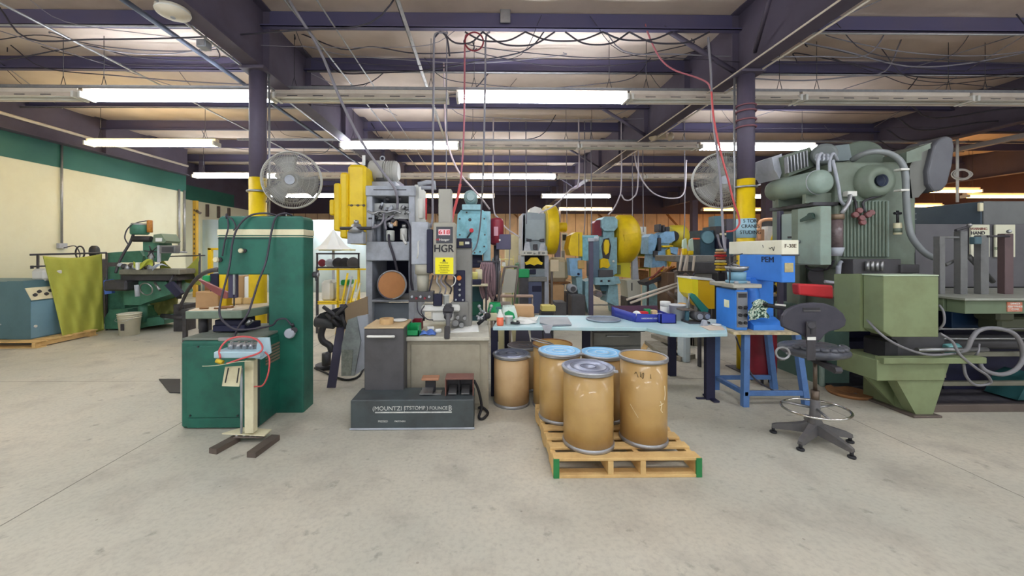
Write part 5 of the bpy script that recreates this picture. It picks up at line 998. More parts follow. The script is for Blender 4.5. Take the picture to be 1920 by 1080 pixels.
obj('valve_bottle', MB().cyl(PT(790, 410, 4.6), PT(790, 372, 4.6), .04, bev=.01), whitep, t); obj('red_strip', MB().cyl(PT(799, 412, 4.6), PT(799, 372, 4.6), .01), redp, t)
obj('top_pipes', MB().tube([PT(784, 346, 4.8), PT(800, 342, 4.8), PT(813, 342, 4.8), PT(814, 356, 4.8)], .03, 10, spline=False).cyl(PT(790, 352, 4.8), PT(810, 352, 4.8), .024), greyp, t)
obj('side_plate', MB().pbox(777, 786, 346, 420, 5.05, .6), mat('pale_side', (214, 214, 206), .5), t)
one('paper_tag', MB().pbox(679, 685, 291, 310, 4.95, .004, 0), paper, 'white paper tag standing on top of the yellow guard', 'tag')
cable([(529, -20, 4.0), (560, 30, 4.3), (600, 95, 4.55), (640, 190, 4.75), (676, 262, 4.85), (712, 315, 4.9), (738, 350, 4.9), (745, 372, 4.95), (745, 392, 5.0)], .017, cordg, t, 'power_cable')

# ================================================================ CLUTTER BETWEEN SAW AND PRESSES
t = thing('grinder_stand', 'black bench machine on a bent iron stand between the saw and the presses', 'machine stand', (X(618, 4.6), 4.6, 0))
obj('cast_head', MB().pprism([(600, 588), (640, 575), (655, 600), (640, 614), (600, 612), (590, 600)], 4.5, .14), blackm, t)
obj('dust_bowl', MB().cyl(PT(592, 602, 4.55), PT(628, 606, 4.55), .07, n=20, bev=.01), chard, t)
for a, b_ in (((606, 575), (640, 600)), ((650, 572), (620, 600)), ((612, 588), (636, 612)), ((640, 590), (650, 616))): obj('arm', MB().cyl(PT(*a, 4.45), PT(*b_, 4.45), .022), darkst, t)
obj('curved_post', MB().tube([PT(606, 612, 4.55), PT(602, 628, 4.55), PT(606, 640, 4.55), PT(618, 648, 4.55), PT(622, 660, 4.55)], .038, 12), darkst, t)
obj('post_foot', MB().cyl(PT(612, 662, 4.5), PT(612, 684, 4.5), .05, n=16), darkst, t); q = at_z(610, 690, 0); obj('floor_flange', MB().cyl((q[0], q[1], 0), (q[0], q[1], .05), .12, n=24), darkst, t); obj('stand_leg', MB().cyl((q[0], q[1], .04), PT(614, 664, 4.5), .03), darkst, t)
t = thing('leaning_sheet', 'dark steel sheet leaning on the grey chute beside the presses', 'sheet metal', (X(628, 4.4), 4.4, 0))
obj('sheet', MB().prism([(4.22, 0), (4.62, .86), (4.63, .86), (4.24, 0)], 0, X(618, 4.3), X(640, 4.4)), mat('violet_steel', (90, 84, 104), .4, .4, amt=.5), t)
t = thing('metal_chute', 'light grey sheet-metal chute leaning left of the grey stamping press', 'chute', (X(660, 4.3), 4.3, 0))
obj('chute_side', MB().pprism([(652, 600), (668, 594), (676, 640), (664, 705), (640, 705), (640, 650)], 4.25, .03), mat('chute_grey', (160, 166, 164), .4, .4, dirt=(110, 110, 110), amt=.8, scale=9), t)
obj('chute_back', MB().pprism([(668, 594), (690, 590), (690, 650), (684, 690), (664, 705), (676, 640)], 4.28, .05), greyp, t); obj('stained_patch', MB().pprism([(641, 656), (662, 656), (658, 704), (641, 704)], 4.242, .006), mat('stained_grey', (150, 152, 140), .6, dirt=(90, 96, 90), amt=1., scale=25), t)
one('brown_board', MB().pprism([(646, 572), (688, 556), (690, 602), (672, 612), (648, 607)], 4.45, .03), mat('board_brown', (160, 136, 108), .7, amt=.4), 'brown board standing on edge behind the grey chute', 'board')
one('floor_cable', MB().tube([at_z(590, 690, .012) + (.012,), at_z(625, 705, .012) + (.012,), at_z(650, 712, .012) + (.012,), at_z(672, 706, .012) + (.012,), at_z(682, 690, .012) + (.012,)], .012), blackr, 'black cord curving on the floor in front of the grey chute', 'cord')
t = thing('wire_rack', 'yellow tube rack with a dark mesh basket on top, seen beyond the bandsaw', 'rack', (X(640, 7.0), 7.0, 0))
for px in (594, 672): obj('basket_post', MB().pbox(px - 1.5, px + 1.5, 474, 503, 7.0, .03), blackm, t)
obj('basket_rim', MB().pbox(592, 674, 474, 477, 7.0, .03).pbox(592, 674, 500, 503, 7.0, .03).pbox(592, 674, 474, 476, 7.6, .03), blackm, t)
for px in (594, 633, 672, 690): obj('rack_post', MB().box(X(px, 7.0) - .02, X(px, 7.0) + .02, 7.0, 7.04, 0, Z(503, 7.0, px)), yellow if px != 594 else darkst, t)
for py in (505, 566): obj('rack_rail', MB().pbox(594, 691, py - 1.5, py + 1.5, 7.0, .04), yellow, t)
for py in (568,): obj('rack_shelf', MB().pbox(594, 691, py, py + 3, 7.0, .7), yellow, t)
for px, r, mm in ((604, .07, maroon), (618, .08, greyp), (634, .10, blackm), (647, .10, blackm), (662, .11, chard)): one('rack_part', MB().cyl(PT(px, 493, 7.15), PT(px, 493, 7.4), r, n=18, bev=.01), mm, 'round machine part in the mesh basket, ' + {604: 'dark red', 618: 'light grey', 634: 'first black one', 647: 'second black one', 662: 'largest, charcoal'}[px], 'machine part')
for px, w, h, mm, lab in ((612, 22, 40, paper, 'white sack on the yellow rack shelf'), (640, 24, 30, mat('sack_beige', (200, 190, 160), .8), 'beige sack on the yellow rack shelf'), (646, 16, 10, greenp, 'green bundle above the beige sack on the yellow rack')):
    b_ = 566 if mm != greenp else 535; one('sack', MB().pbox(px - w / 2, px + w / 2, b_ - h, b_, 7.15, .3, .06), mm, lab, 'sack')
for k in range(4): one('leaning_bar', MB().cyl(PT(630 + k * 6, 627, 6.8), PT(652 + k * 8, 512 + 6 * k, 6.95), .018), (yellow, greyp, yellow, creamp)[k], 'long thin bar leaning on the yellow rack, ' + ('leftmost', 'second, grey', 'third, yellow', 'rightmost, cream')[k], 'bar')
t = thing('canvas_canopy', 'small white peaked canopy behind the mesh basket', 'canopy', (X(625, 9.0), 9.0, 0))
obj('canopy_cloth', MB().lathe([(.45, 0), (.30, .10), (.12, .32), (.02, .46), (.002, .47)], (X(625, 9.0), 9.0, Z(468, 9.0, 625)), n=8, smooth=False), paper, t); obj('canopy_rim', MB().pbox(597, 656, 467, 470, 8.7, .4), mat('rim_straw', (220, 216, 170), .6), t); obj('canopy_pole', MB().cyl((X(625, 9.0), 9.0, 0), (X(625, 9.0), 9.0, 1.7), .03), greyp, t)
one('plastic_curtain', MB().sheet(lambda u, v: (X(370, 14) + (X(692, 14) - X(370, 14)) * u, 14 + .06 * math.sin(60 * u), 2.62 * v), 90, 2, (0, .01, 0)), mat('pale_plastic', (214, 230, 232), .4, dirt=(196, 206, 200), amt=.4, scale=.6), 'wide pale blue-white plastic curtain hanging across the far left', 'curtain')

# ================================================================ LEFT SIDE: blue cabinet, cloths, milling machine
t = thing('pallet', 'worn pine pallet under the blue-grey machine cabinet at the left edge', 'pallet', (-7.7, 6.4, 0))
cb0, cb1 = -8.75, X(57, 6.14)
for k in range(5): obj('deck_board', MB().box(cb0, cb1 + .28, 5.98 + k * .2, 6.12 + k * .2, .085, .105), wood, t)
for x_ in (cb0, (cb0 + cb1) / 2, cb1 + .2): obj('stringer', MB().box(x_, x_ + .05, 5.98, 6.92, .015, .085), wood, t)
for k in (0, 4): obj('bottom_board', MB().box(cb0, cb1 + .28, 5.98 + k * .2, 6.12 + k * .2, 0, .015), wood, t)
t = thing('control_cabinet', 'blue-grey machine cabinet with sloped cream dial panel, on a pallet at the left edge', 'machine cabinet', (-7.9, 6.4, .105))
mb_ = mat('cabinet_slate', (84, 116, 124), .5, dirt=(66, 92, 100), amt=.4); ml = mat('cabinet_blue', (122, 160, 178), .5, dirt=(100, 130, 146), amt=.4)  # same cabinet paint in a shaded tone and a lit tone
obj('main_body', MB().box(cb0, cb1 - .35, 6.14, 6.95, .105, Z(528, 6.14, 20), .01), mb_, t)
CXb = X(57, 6.14)
bx = obj('front_pod', MB().prism([(6.14, .105), (6.14, Z(566, 6.14, 57)), (6.14, Z(560, 6.14, 57))] and [(cb1 - .36, .105), (cb1, .105), (cb1, Z(563, 6.14, 57)), (cb1 - .10, Z(541, 6.14, 57)), (cb1 - .12, Z(527, 6.14, 57)), (cb1 - .36, Z(527, 6.14, 57))], 1, 6.14, 6.62), mb_, t)
obj('lit_side_sheet', MB().box(cb1, cb1 + .004, 6.145, 6.62, .12, Z(566, 6.14, 57), 0), ml, bx)  # thin sheet in the lit tone, paints the light falling on this side
z0, z1 = Z(563, 6.14, 57), Z(541, 6.14, 57)
dp = obj('dial_panel', MB().prism([(cb1 + .003, z0 - .005), (cb1 + .01, z0), (cb1 - .092, z1 + .005), (cb1 - .10, z1)], 1, 6.15, 6.60), creamp, t)
for k in range(5):
    y_ = 6.22 + k * .08; u = .5 + .25 * (k % 2 - .5); p = Vector((cb1 + .008 - .10 * u, y_, z0 + (z1 - z0) * u)); nrm = Vector((z1 - z0, 0, .10)).normalized(); obj('dial', MB().cyl(p, p + nrm * .025, .026, n=14), blackm, dp)
obj('latch', MB().cyl((cb1, 6.2, .3), (cb1 + .02, 6.2, .3), .02), whitep, t); obj('logo_strip', MB().box(cb1 - .65, cb1 - .45, 6.134, 6.14, .33, .35, 0), greyp, t)
obj('tank_top', MB().pbox(55, 84, 504, 527, 6.4, .3, .05), mat('jug_white', (214, 212, 206), .4), t); obj('top_lever', MB().cyl(PT(58, 500, 6.4), PT(84, 499, 6.4), .014).cyl(PT(60, 504, 6.4), PT(60, 498, 6.4), .02), darkst, t)
def clothfn(TL, TR, BL, BR, sag, fold, nf):
    def fn(u, v):
        a = TL.lerp(TR, u); b = BL.lerp(BR, u); p = a.lerp(b, v)
        w = fold * (math.sin(nf * 2 * PI * (u + .55 * v)) * (.35 + .9 * v) + .8 * math.sin(11 * u + 10 * v * (1 - u)) * math.sin(PI * min(1, v + .2)) + .35 * math.sin(27 * u - 9 * v))
        return p + Vector((.7 * w, -.7 * w, -sag * math.sin(PI * u) * (1 - v) ** 2))
    return fn
TL, TR, BL, BR = PT(80, 480, 6.45), PT(190, 476, 7.25), PT(119, 641, 6.40), PT(194, 619, 7.18)
BL.z = max(BL.z, .03); BR.z = max(BR.z, .03)
t = thing('green_curtain', 'lime green cloth hung on a rod beside the blue-grey cabinet', 'curtain', (-7.2, 6.8, 0))
obj('cloth', MB().sheet(clothfn(TL, TR, BL, BR, .05, .026, 2.6), 48, 30, (.008, .004, 0)), lime, t)
for k, (u0, v0, u1, v1) in enumerate(((.05, .02, .75, .75), (.1, .03, .5, .45), (.9, .03, .25, .4))):
    pass
obj('rod', MB().cyl(TL + Vector((-.15, -.05, .02)), TR + Vector((.05, .05, .02)), .016), darkst, t); obj('rod_post', MB().cyl((TL.x - .1, TL.y + .02, 0), (TL.x - .1, TL.y + .02, TL.z + .02), .018).cyl((TR.x + .02, TR.y + .08, 0), (TR.x + .02, TR.y + .08, TR.z + .02), .018), darkst, t)
# a machine behind the curtain shows over its rod
t = thing('tool_grinder', 'dark tool machine peeking over the lime green curtain', 'machine', (X(155, 7.8), 7.9, 0))
obj('body', MB().box(X(120, 7.8), X(178, 7.8), 7.8, 8.3, 0, 1.33, .02), darkst, t); obj('handwheel', MB().torus(PT(150, 474, 7.8), .13, .014, axis=(.3, 1, 0)), darkst, t); obj('round_guard', MB().cyl(PT(170, 472, 7.75), PT(184, 472, 7.8), .12, n=22, bev=.02), blackm, t)
# milling machine
t = thing('milling_machine', 'green knee milling machine with turret head and cluttered table', 'milling machine', (X(250, 7.4), 7.5, 0)); D = 7.3
obj('base_casting', MB().pprism([(196, 617), (196, 596), (206, 580), (238, 580), (250, 600), (300, 594), (308, 600), (308, 608), (280, 612), (262, 616)], D, .7), mill, t)
obj('column', MB().pprism([(198, 616), (196, 520), (204, 500), (232, 500), (232, 560), (238, 616)], D + .1, .6), mill, t)
obj('knee', MB().pprism([(231, 526), (312, 528), (320, 552), (300, 558), (262, 572), (232, 572)], D - .15, .55), mill, t)
obj('knee_screw', MB().cyl(PT(268, 604, D), PT(268, 566, D), .07, n=22), mill, t)
obj('saddle', MB().pprism([(226, 514), (330, 516), (334, 526), (226, 526)], D - .25, .6), darkst, t)
obj('table', MB().pbox(222, 336, 505, 515, D - .35, .4, .01), mat('mill_table', (130, 128, 116), .45, .4, dirt=(80, 76, 76), amt=.7, scale=10), t)
obj('front_slide', MB().pbox(192, 236, 526, 546, D - .4, .3, .03), darkst, t)
obj('ram', MB().pprism([(198, 474), (262, 470), (268, 480), (266, 492), (200, 492)], D + .1, .4), mill, t)
hd = obj('turret_head', MB().pprism([(268, 452), (296, 448), (300, 470), (290, 490), (276, 490), (268, 470)], D - .1, .3), mill, t)
obj('pulley_cover', MB().pprism([(288, 440), (302, 438), (311, 452), (308, 456), (286, 455)], D - .15, .35), mat('cover_olive', (120, 136, 112), .5), hd); obj('cover_plate', MB().pbox(291, 303, 446, 453, D - .17, .02), paper, hd)
obj('motor', MB().cyl(PT(262, 440, D), PT(262, 421, D), .14, n=26, bev=.02).pbox(244, 252, 424, 440, D - .1, .1), mill, hd); obj('motor_band', MB().cyl(PT(262, 424, D - .005), PT(262, 419, D - .005), .125, n=26), galv, hd)
obj('spindle_drive', MB().cyl(PT(250, 448, D - .12), PT(284, 448, D - .12), .055, n=20, bev=.01), blackm, hd); obj('stack_lamp', MB().cyl(PT(281, 436, D), PT(281, 413, D), .045, n=18, bev=.008), mat('amber', (200, 130, 50), .4, dirt=(120, 70, 30), amt=.8, scale=20), hd)
obj('quill', MB().cyl(PT(284, 500, D - .1), PT(284, 470, D - .1), .045), steel, hd)
for k in range(6): a = k * 1.1; obj('quill_lever', MB().cyl(PT(284, 472, D - .2), PT(284 + 14 * math.cos(a), 472 + 12 * math.sin(a), D - .25), .010), darkst, hd)
ro = obj('readout', MB().pbox(298, 328, 460, 475, D - .4, .12, .01), mat('readout_grey', (110, 110, 110), .5), t); obj('readout_screen', MB().pbox(303, 325, 463, 473, D - .404, .01, 0), mat('screen_grey', (66, 66, 70), .3), ro); obj('readout_arm', MB().cyl(PT(328, 472, D - .35), PT(350, 473, D - .1), .014).pbox(294, 299, 460, 492, D - .35, .04), greyp, ro)
obj('crank', MB().cyl(PT(256, 534, D - .4), PT(258, 556, D - .4), .035, bev=.006), greyp, t); obj('crank_wheel', MB().torus(PT(274, 542, D - .3), .11, .012, axis=(0, 1, .2)).cyl(PT(290, 530, D - .3), PT(300, 544, D - .35), .02), steel, t)
obj('control_pendant', MB().pprism([(308, 535), (320, 528), (340, 550), (330, 558)], D - .5, .08), navy, t); obj('pendant_arm', MB().cyl(PT(318, 530, D - .4), PT(326, 515, D - .3), .02), darkst, t)
cable([(275, 414, D), (256, 418, D - .1), (240, 428, D - .15), (234, 445, D - .15), (240, 458, D - .1)], .010, cordd, t); cable([(250, 440, D - .1), (244, 455, D - .15), (232, 475, D - .2), (222, 495, D - .25), (217, 512, D - .3)], .022, darkst, t)
for k in range(9): obj('table_clutter', MB().ball(PT(226 + k * 7, 497 + (k % 3) * 3, D - .25), (.05, .05, .04 + .015 * (k % 3)), 10, 6), (greyp, darkst, galv, brn)[k % 4], t)
one('rag', MB().sheet(lambda u, v: PT(250 + 36 * u, 490 + 9 * math.sin(6 * u) * .5 + 11 * v, D - .36 - .04 * math.sin(9 * u + 5 * v)), 14, 8, (0, .01, 0)), mat('lime_rag', (196, 204, 84), .8, amt=.4), 'lime green rag lying on the milling machine table', 'rag')
one('rag', MB().sheet(lambda u, v: PT(285 + 30 * u, 500 - 6 * math.sin(PI * u) + 8 * v * (1 - u), D - .42 - .04 * math.sin(7 * u + 5 * v)), 12, 8, (0, .01, 0)), mat('white_rag', (222, 228, 236), .8, dirt=(90, 120, 190), amt=.6, scale=9), 'white and blue rags heaped at the right end of the milling machine table', 'rag')
one('blue_bag', MB().pprism([(194, 526), (208, 524), (210, 550), (196, 552)], D - .2, .06), mat('bag_blue', (80, 120, 214), .5), 'blue cloth bag hanging beside the milling machine column', 'bag')
one('white_bottle', MB().pbox(253, 258, 492, 506, D - .5, .05, .01), paper, 'white spray can standing on the milling table', 'bottle')
b_ = thing('bucket', 'white plastic bucket on the floor in front of the milling machine', 'bucket', (X(238, 6.9), 6.95, 0)); bx_, by_ = X(238, 6.9), 6.95
obj('pail', MB().lathe([(.002, 0), (.135, 0), (.165, .37), (.172, .37), (.172, .385), (.158, .385), (.13, .008), (.002, .008)], (bx_, by_, 0), n=36), mat('bucket_cream', (226, 220, 196), .5, dirt=(180, 170, 150), amt=.5), b_)
obj('rib', MB().torus((bx_, by_, .31), .163, .006, n=36).torus((bx_, by_, .34), .166, .005, n=36), MATS['bucket_cream'], b_); obj('handle', MB().tube([(bx_ - .17, by_, .34), (bx_ - .1, by_ - .17, .28), (bx_, by_ - .19, .26), (bx_ + .1, by_ - .17, .28), (bx_ + .17, by_, .34)], .004, 6), galv, b_); obj('printed_mark', MB().box(bx_ - .02, bx_ + .04, by_ - .153, by_ - .146, .10, .22, 0), darkst, b_)
TL, TR, BL, BR = PT(300, 482, 7.9), PT(372, 480, 7.4), PT(300, 520, 7.9), PT(375, 535, 7.4)
t = thing('green_curtain', 'lime green cloth slung as a hammock behind the milling machine', 'curtain', (X(340, 7.7), 7.7, 0))
obj('cloth', MB().sheet(clothfn(TL, TR, BL, BR, .28, .03, 2.2), 36, 16, (.004, .008, 0)), lime, t)
for p in (TL, TR): obj('rod_post', MB().cyl((p.x, p.y + .03, 0), (p.x, p.y + .03, p.z + .05), .02), darkst, t)
obj('rod', MB().cyl(TL + Vector((0, .03, .01)), TR + Vector((0.1, .03, .01)), .012), darkst, t)
one('green_cloth', MB().sheet(clothfn(PT(286, 545, 7.9), PT(336, 545, 7.7), PT(278, 594, 7.9), PT(330, 588, 7.7), .05, .04, 2), 24, 14, (.004, .008, 0)), mat('olive_cloth', (150, 146, 84), .85, amt=.5), 'olive cloth hanging low behind the milling machine knee', 'curtain')
one('tripod_base', MB().box(X(325, 7.2), X(345, 7.2), 7.2, 7.5, 0, .5).cyl(PT(336, 560, 7.3), PT(336, 520, 7.3), .04).cyl(PT(304, 592, 7.3), PT(345, 596, 7.1), .04), darkst, 'dark iron base standing right of the milling machine', 'machine base')
# wall conduits and outlet
t = thing('wall_conduit', 'thin grey conduit with outlet box on the cream wall', 'conduit', (XL, 7.9, 1.4)); cy_ = 720 * 8.95 / (905 - 137) * .985
obj('pipe', MB().cyl((XL + .03, cy_, Z(458, cy_, 137)), (XL + .03, cy_, 3.74), .02), galv, t); ob_ = obj('outlet_box', MB().box(XL, XL + .07, cy_ - .08, cy_ + .08, Z(466, cy_, 137), Z(456, cy_, 137)), greyp, t)
obj('cord_loop', MB().tube([(XL + .07, cy_, 1.56), (XL + .2, cy_ + .1, 1.6), (XL + .3, cy_ + .1, 1.45), (XL + .4, cy_, 1.35)], .010), cordd, t)
for k, px in enumerate((347, 352)):
    y_ = 11.4 + .2 * k; one('wall_conduit', MB().cyl((XL + .04, y_, Z(474, y_, px)), (XL + .04, y_, 3.3), .03), galv, ('conduit', 'second conduit')[k] + ' running down the far corner of the cream wall', 'conduit')
t = thing('yellow_rack', 'yellow perforated upright frame near the far corner of the cream wall', 'rack', (X(364, 12.5), 12.5, 0))
obj('upright', MB().box(X(361, 12.5), X(368, 12.5), 12.5, 12.6, 0, Z(376, 12.5, 364)), mat('rack_yellow', (226, 180, 70), .5, dirt=(196, 150, 60), amt=.5), t)
for k in range(10): obj('slot', MB().pbox(363, 365, 392 + 9 * k, 396 + 9 * k, 12.49, .02, 0), brn, t)
obj('brace', MB().cyl(PT(368, 395, 12.5), PT(376, 400, 12.5), .04), brn, t)
for k in range(4): 
    y_ = 13.6 + .6 * k; one('wall_bracket', MB().box(XF, XF + .08, y_, y_ + .09, 2.75, 3.2), brn, 'brown wooden batten high on the recessed wall, ' + ('nearest', 'second', 'third', 'farthest')[k], 'bracket', 'battens on the recessed wall')
# bench with boxes seen through the saw throat
t = thing('workbench', 'dark workbench seen behind the bandsaw table', 'workbench', (X(410, 6.2), 6.3, 0))
obj('bench_top', MB().box(X(340, 6.2), X(470, 6.2), 6.2, 6.9, .50, .56), darkst, t)
for px in (345, 464): obj('bench_leg', MB().box(X(px, 6.25) - .03, X(px, 6.25) + .03, 6.25, 6.3, 0, .5), darkst, t); obj('bench_leg', MB().box(X(px, 6.25) - .03, X(px, 6.25) + .03, 6.8, 6.85, 0, .5), darkst, t)
for k, (a, b_, c, e, mm, nm, lab) in enumerate(((366, 409, 547, 577, card, 'cardboard_box', 'orange-tan cardboard box on the dark bench left of the saw blade'), (379, 393, 517, 528, greenp, 'green_crate', 'small green crate above the orange-tan box'), (393, 408, 513, 541, navy, 'dark_bin', 'dark navy bin standing beside the green crate'), (410, 424, 514, 541, yellow, 'yellow_bin', 'yellow bin behind the blade of the saw'), (443, 457, 517, 577, mat('kraft_brown', (170, 136, 96), .8), 'tall_carton', 'tall brown carton seen right of the saw blade'), (457, 471, 519, 556, paper, 'white_sack', 'white sacks stacked right of the tall brown carton'))):
    d_ = 6.3 + .02 * k; one(nm, MB().box(X(a, d_), X(b_, d_), d_, d_ + .25, .56 if e > 545 or k in (2, 3, 5) else Z(e, d_, a), Z(c, d_, (a + b_) / 2), .01), mm, lab, nm.split('_')[1])
one('crate_stack', MB().box(X(366, 6.35), X(409, 6.35), 6.56, 6.8, .56, Z(528, 6.4, 380)), rust, 'brown crate on the bench behind the cardboard box', 'crate')
one('red_lever', MB().pprism([(370, 524), (378, 526), (426, 548), (426, 560), (420, 560), (395, 545)], 6.0, .05), mat('dusty_red', (150, 84, 84), .5), 'dusty red steel lever bar slanting over the bench behind the saw', 'lever')
one('thick_hose', MB().tube([PT(336, 580, 7.15), PT(342, 566, 6.7), PT(352, 545, 6.2), PT(368, 523, 5.6), PT(385, 511, 5.0), PT(404, 506, 4.2), PT(414, 506, 3.82)], .026, 10), cordd, 'thick dark hose arching from the floor to the saw head', 'hose')
t = thing('pipe_gantry', 'thin yellow gantry standing far behind the left saw knob', 'gantry', (X(392, 10), 10, 0))
obj('post', MB().box(X(389, 10), X(396, 10), 10, 10.08, 0, Z(465, 10, 392)), yellow, t); obj('beam', MB().pbox(389, 425, 465, 469, 10, .08), yellow, t); obj('post', MB().box(X(420, 10), X(426, 10), 10, 10.08, 0, Z(465, 10, 422)), yellow, t)
# ================================================================ PRESSES AND GOODS BEYOND THE TABLE
def part(name, m, parent, d, dep, *shapes, b=.01):
    """shapes: 4-tuples are photo rectangles (x0, x1, y0, y1), lists are photo outlines, all on the plane Y = d"""
    k = MB()
    for s_ in shapes:
        if isinstance(s_, tuple): k.pbox(*s_, d, dep, b)
        else: k.pprism(s_, d, dep)
    return obj(name, k, m, parent)
def toflr(px0, px1, py, d): return (px0, px1, py, CY + HC * F / d)
def disc(name, px, py, rpx, d, dep, m, parent, n=32, bev=.01):
    r = rpx * d / F; p = PT(px, py, d); return obj(name, MB().cyl(p, p + Vector((0, dep, 0)), r, n=n, bev=bev), m, parent)
def sidewheel(name, px0, px1, pcy, rpx, d, m, parent, bev=.03):
    """a disc with its axle along X, seen edge on"""
    r = rpx * d / F; z = Z(pcy, d, px0); return obj(name, MB().cyl((X(px0, d - r * .7), d, z), (X(px1, d), d, z), r, n=48, bev=bev), m, parent)
# sky-blue press
t = thing('stamping_press', 'sky-blue stamping press with grey-green motor on top and a red knob', 'press', (X(885, 6.5), 6.6, 0)); D = 6.5
part('crown', skyb, t, D, .8, [(858, 402), (864, 394), (906, 394), (912, 404), (914, 468), (904, 478), (860, 476), (856, 440)])
part('crown_edge', cyang, t, D + .1, .9, (906, 920, 396, 520)); part('throat', navy, t, D + .2, .6, (866, 904, 476, 496)); part('slide', navy, t, D + .05, .3, (870, 900, 494, 502)); 
part('left_side', cyang, t, D + .1, .6, toflr(858, 866, 470, D)); part('bed', darkst, t, D, .7, (858, 908, 515, 530)); part('lower_body', mat('deep_teal', (44, 86, 92), .5, dirt=(28, 60, 60), amt=.6), t, D + .1, .6, toflr(866, 906, 530, D)); part('green_drawer', mat('dark_green', (20, 90, 66), .5), t, D + .05, .1, (868, 904, 566, 592))
m_ = disc('motor', 882, 369, 13, D, .5, mat('motor_teal_grey', (126, 150, 148), .5, dirt=(90, 104, 104), amt=.6), t, bev=.03); disc('motor_face', 882, 369, 8, D - .02, .03, mat('motor_face', (150, 170, 168), .5), m_); part('motor_mount', cyang, m_, D - .05, .5, (866, 902, 383, 394))
disc('red_knob', 884, 432, 4, D - .08, .06, redp, t, bev=.004); obj('knob_lever', MB().cyl(PT(884, 434, D - .04), PT(876, 446, D - .02), .014), darkst, t); disc('hook_mark', 881, 412, 3, D - .01, .02, darkst, t)
for k in range(10): disc('rusty_bolt', (862, 862, 863, 908, 909, 908, 875, 890, 900, 866)[k], (410, 440, 465, 410, 440, 462, 398, 474, 472, 472)[k], 1.6, D - .02, .03, brn, t, 10)
tk = thing('air_tank', 'dark red air tank mounted between the blue and grey presses', 'tank', (X(931, 6.9), 7.0, 0)); p = PT(931, 460, 6.9)
obj('vessel', MB().lathe([(.002, 0), (.09, .01), (.128, .05), (.128, .42), (.10, .48), (.002, .50)], p, n=28), maroon, tk); obj('label_patch', MB().pbox(926, 934, 425, 442, 6.77, .01, 0), mat('patch_pink', (206, 150, 160), .5), tk)
obj('tank_post', MB().cyl((p.x, 6.9, 0), (p.x, 6.9, p.z), .05), darkst, tk); part('bracket_plate', mat('plate_violet', (86, 80, 104), .5, amt=.4), tk, 6.78, .05, (930, 958, 439, 468)); disc('plate_hole', 937, 450, 2, 6.77, .02, whitep, tk)
t = thing('cable_bundle', 'thick hanging bundle of brownish cables beside the sky-blue press', 'cable bundle', (X(912, 6.3), 6.3, 0)); random.seed(11)
for k in range(14):
    a = 903 + k * 1.6; obj('cable_loop', MB().tube([PT(a, 492, 6.3), PT(a - 4 + random.uniform(-3, 3), 520, 6.25), PT(a - 2, 545 + random.uniform(-6, 8), 6.25), PT(a + 4, 556 + random.uniform(-5, 4), 6.27), PT(a + 5, 520, 6.3), PT(a + 2, 492, 6.32)], .013, 6), mat('cable_brown%d' % (k % 2), ((150, 120, 124), (116, 92, 96))[k % 2], .6), t)
obj('hook_rail', MB().pbox(895, 935, 489, 493, 6.3, .05), darkst, t); obj('hook_post', MB().cyl((X(935, 6.35), 6.35, 0), (X(935, 6.35), 6.35, Z(489, 6.35)), .025), darkst, t)
t = thing('tool_shelf', 'small cluttered stand with a navy tray below the sky-blue press', 'stand', (X(885, 6.1), 6.1, 0))
part('tray', navy, t, 6.0, .3, (880, 902, 524, 534)); part('shelf', creamp, t, 6.0, .4, (880, 915, 534, 537)); part('leg', darkst, t, 6.05, .04, toflr(882, 885, 537, 6.05)); part('leg', darkst, t, 6.05, .04, toflr(910, 913, 537, 6.05))
obj('jar', MB().cyl(PT(890, 524, 6.1), PT(890, 510, 6.1), .05, bev=.01), mat('jar_yellow', (220, 210, 120), .4), t); obj('jar', MB().cyl(PT(898, 524, 6.15), PT(898, 505, 6.15), .055, bev=.01), creamp, t)
for k, (px, py, w, h, mm, lab) in enumerate(((931, 500, 16, 34, paper, 'white plastic drum of bottles behind the cable bundle'), (931, 530, 18, 22, mat('pale_khaki', (196, 192, 168), .6), 'pale khaki box below the white bottles'))):
    one('storage_box', MB().pbox(px - w / 2, px + w / 2, py - h / 2, py + h / 2, 7.2, .3, .03), mm, lab, 'box')
one('storage_stand', MB().pbox(*toflr(920, 942, 541, 7.2), 7.2, .35), mat('stand_beige', (180, 160, 140), .6), 'beige stand under the khaki box', 'stand')
one('equipment_cabinet', MB().pbox(*toflr(948, 980, 440, 10.5), 10.5, .5), mat('cabinet_cream', (222, 210, 170), .6, dirt=(190, 170, 130), amt=.5), 'tall cream cabinet far behind, left of the grey press', 'cabinet')
one('gas_cylinder', MB().lathe([(.002, 0), (.17, 0), (.17, .95), (.09, 1.15), (.04, 1.2), (.002, 1.2)], (X(972, 9.8), 9.8, 0), n=24), mat('cylinder_green', (112, 150, 116), .5), 'pale green gas cylinder behind the grey folding chair', 'gas cylinder')
t = thing('chrome_shelving', 'yellowish wire shelving far behind the folding chair', 'shelving', (X(948, 9.5), 9.5, 0))
for px in (937, 962): part('upright', mat('shelf_straw', (220, 204, 130), .5), t, 9.5, .05, toflr(px, px + 1.6, 480, 9.5))
for py in (486, 500, 514, 535): part('shelf', MATS['shelf_straw'], t, 9.5, .5, (937, 964, py, py + 1.5))
part('stored_parts', paper, t, 9.55, .3, (942, 948, 491, 500), (951, 960, 504, 514)); part('stored_parts', orange, t, 9.55, .3, (944, 958, 527, 535))
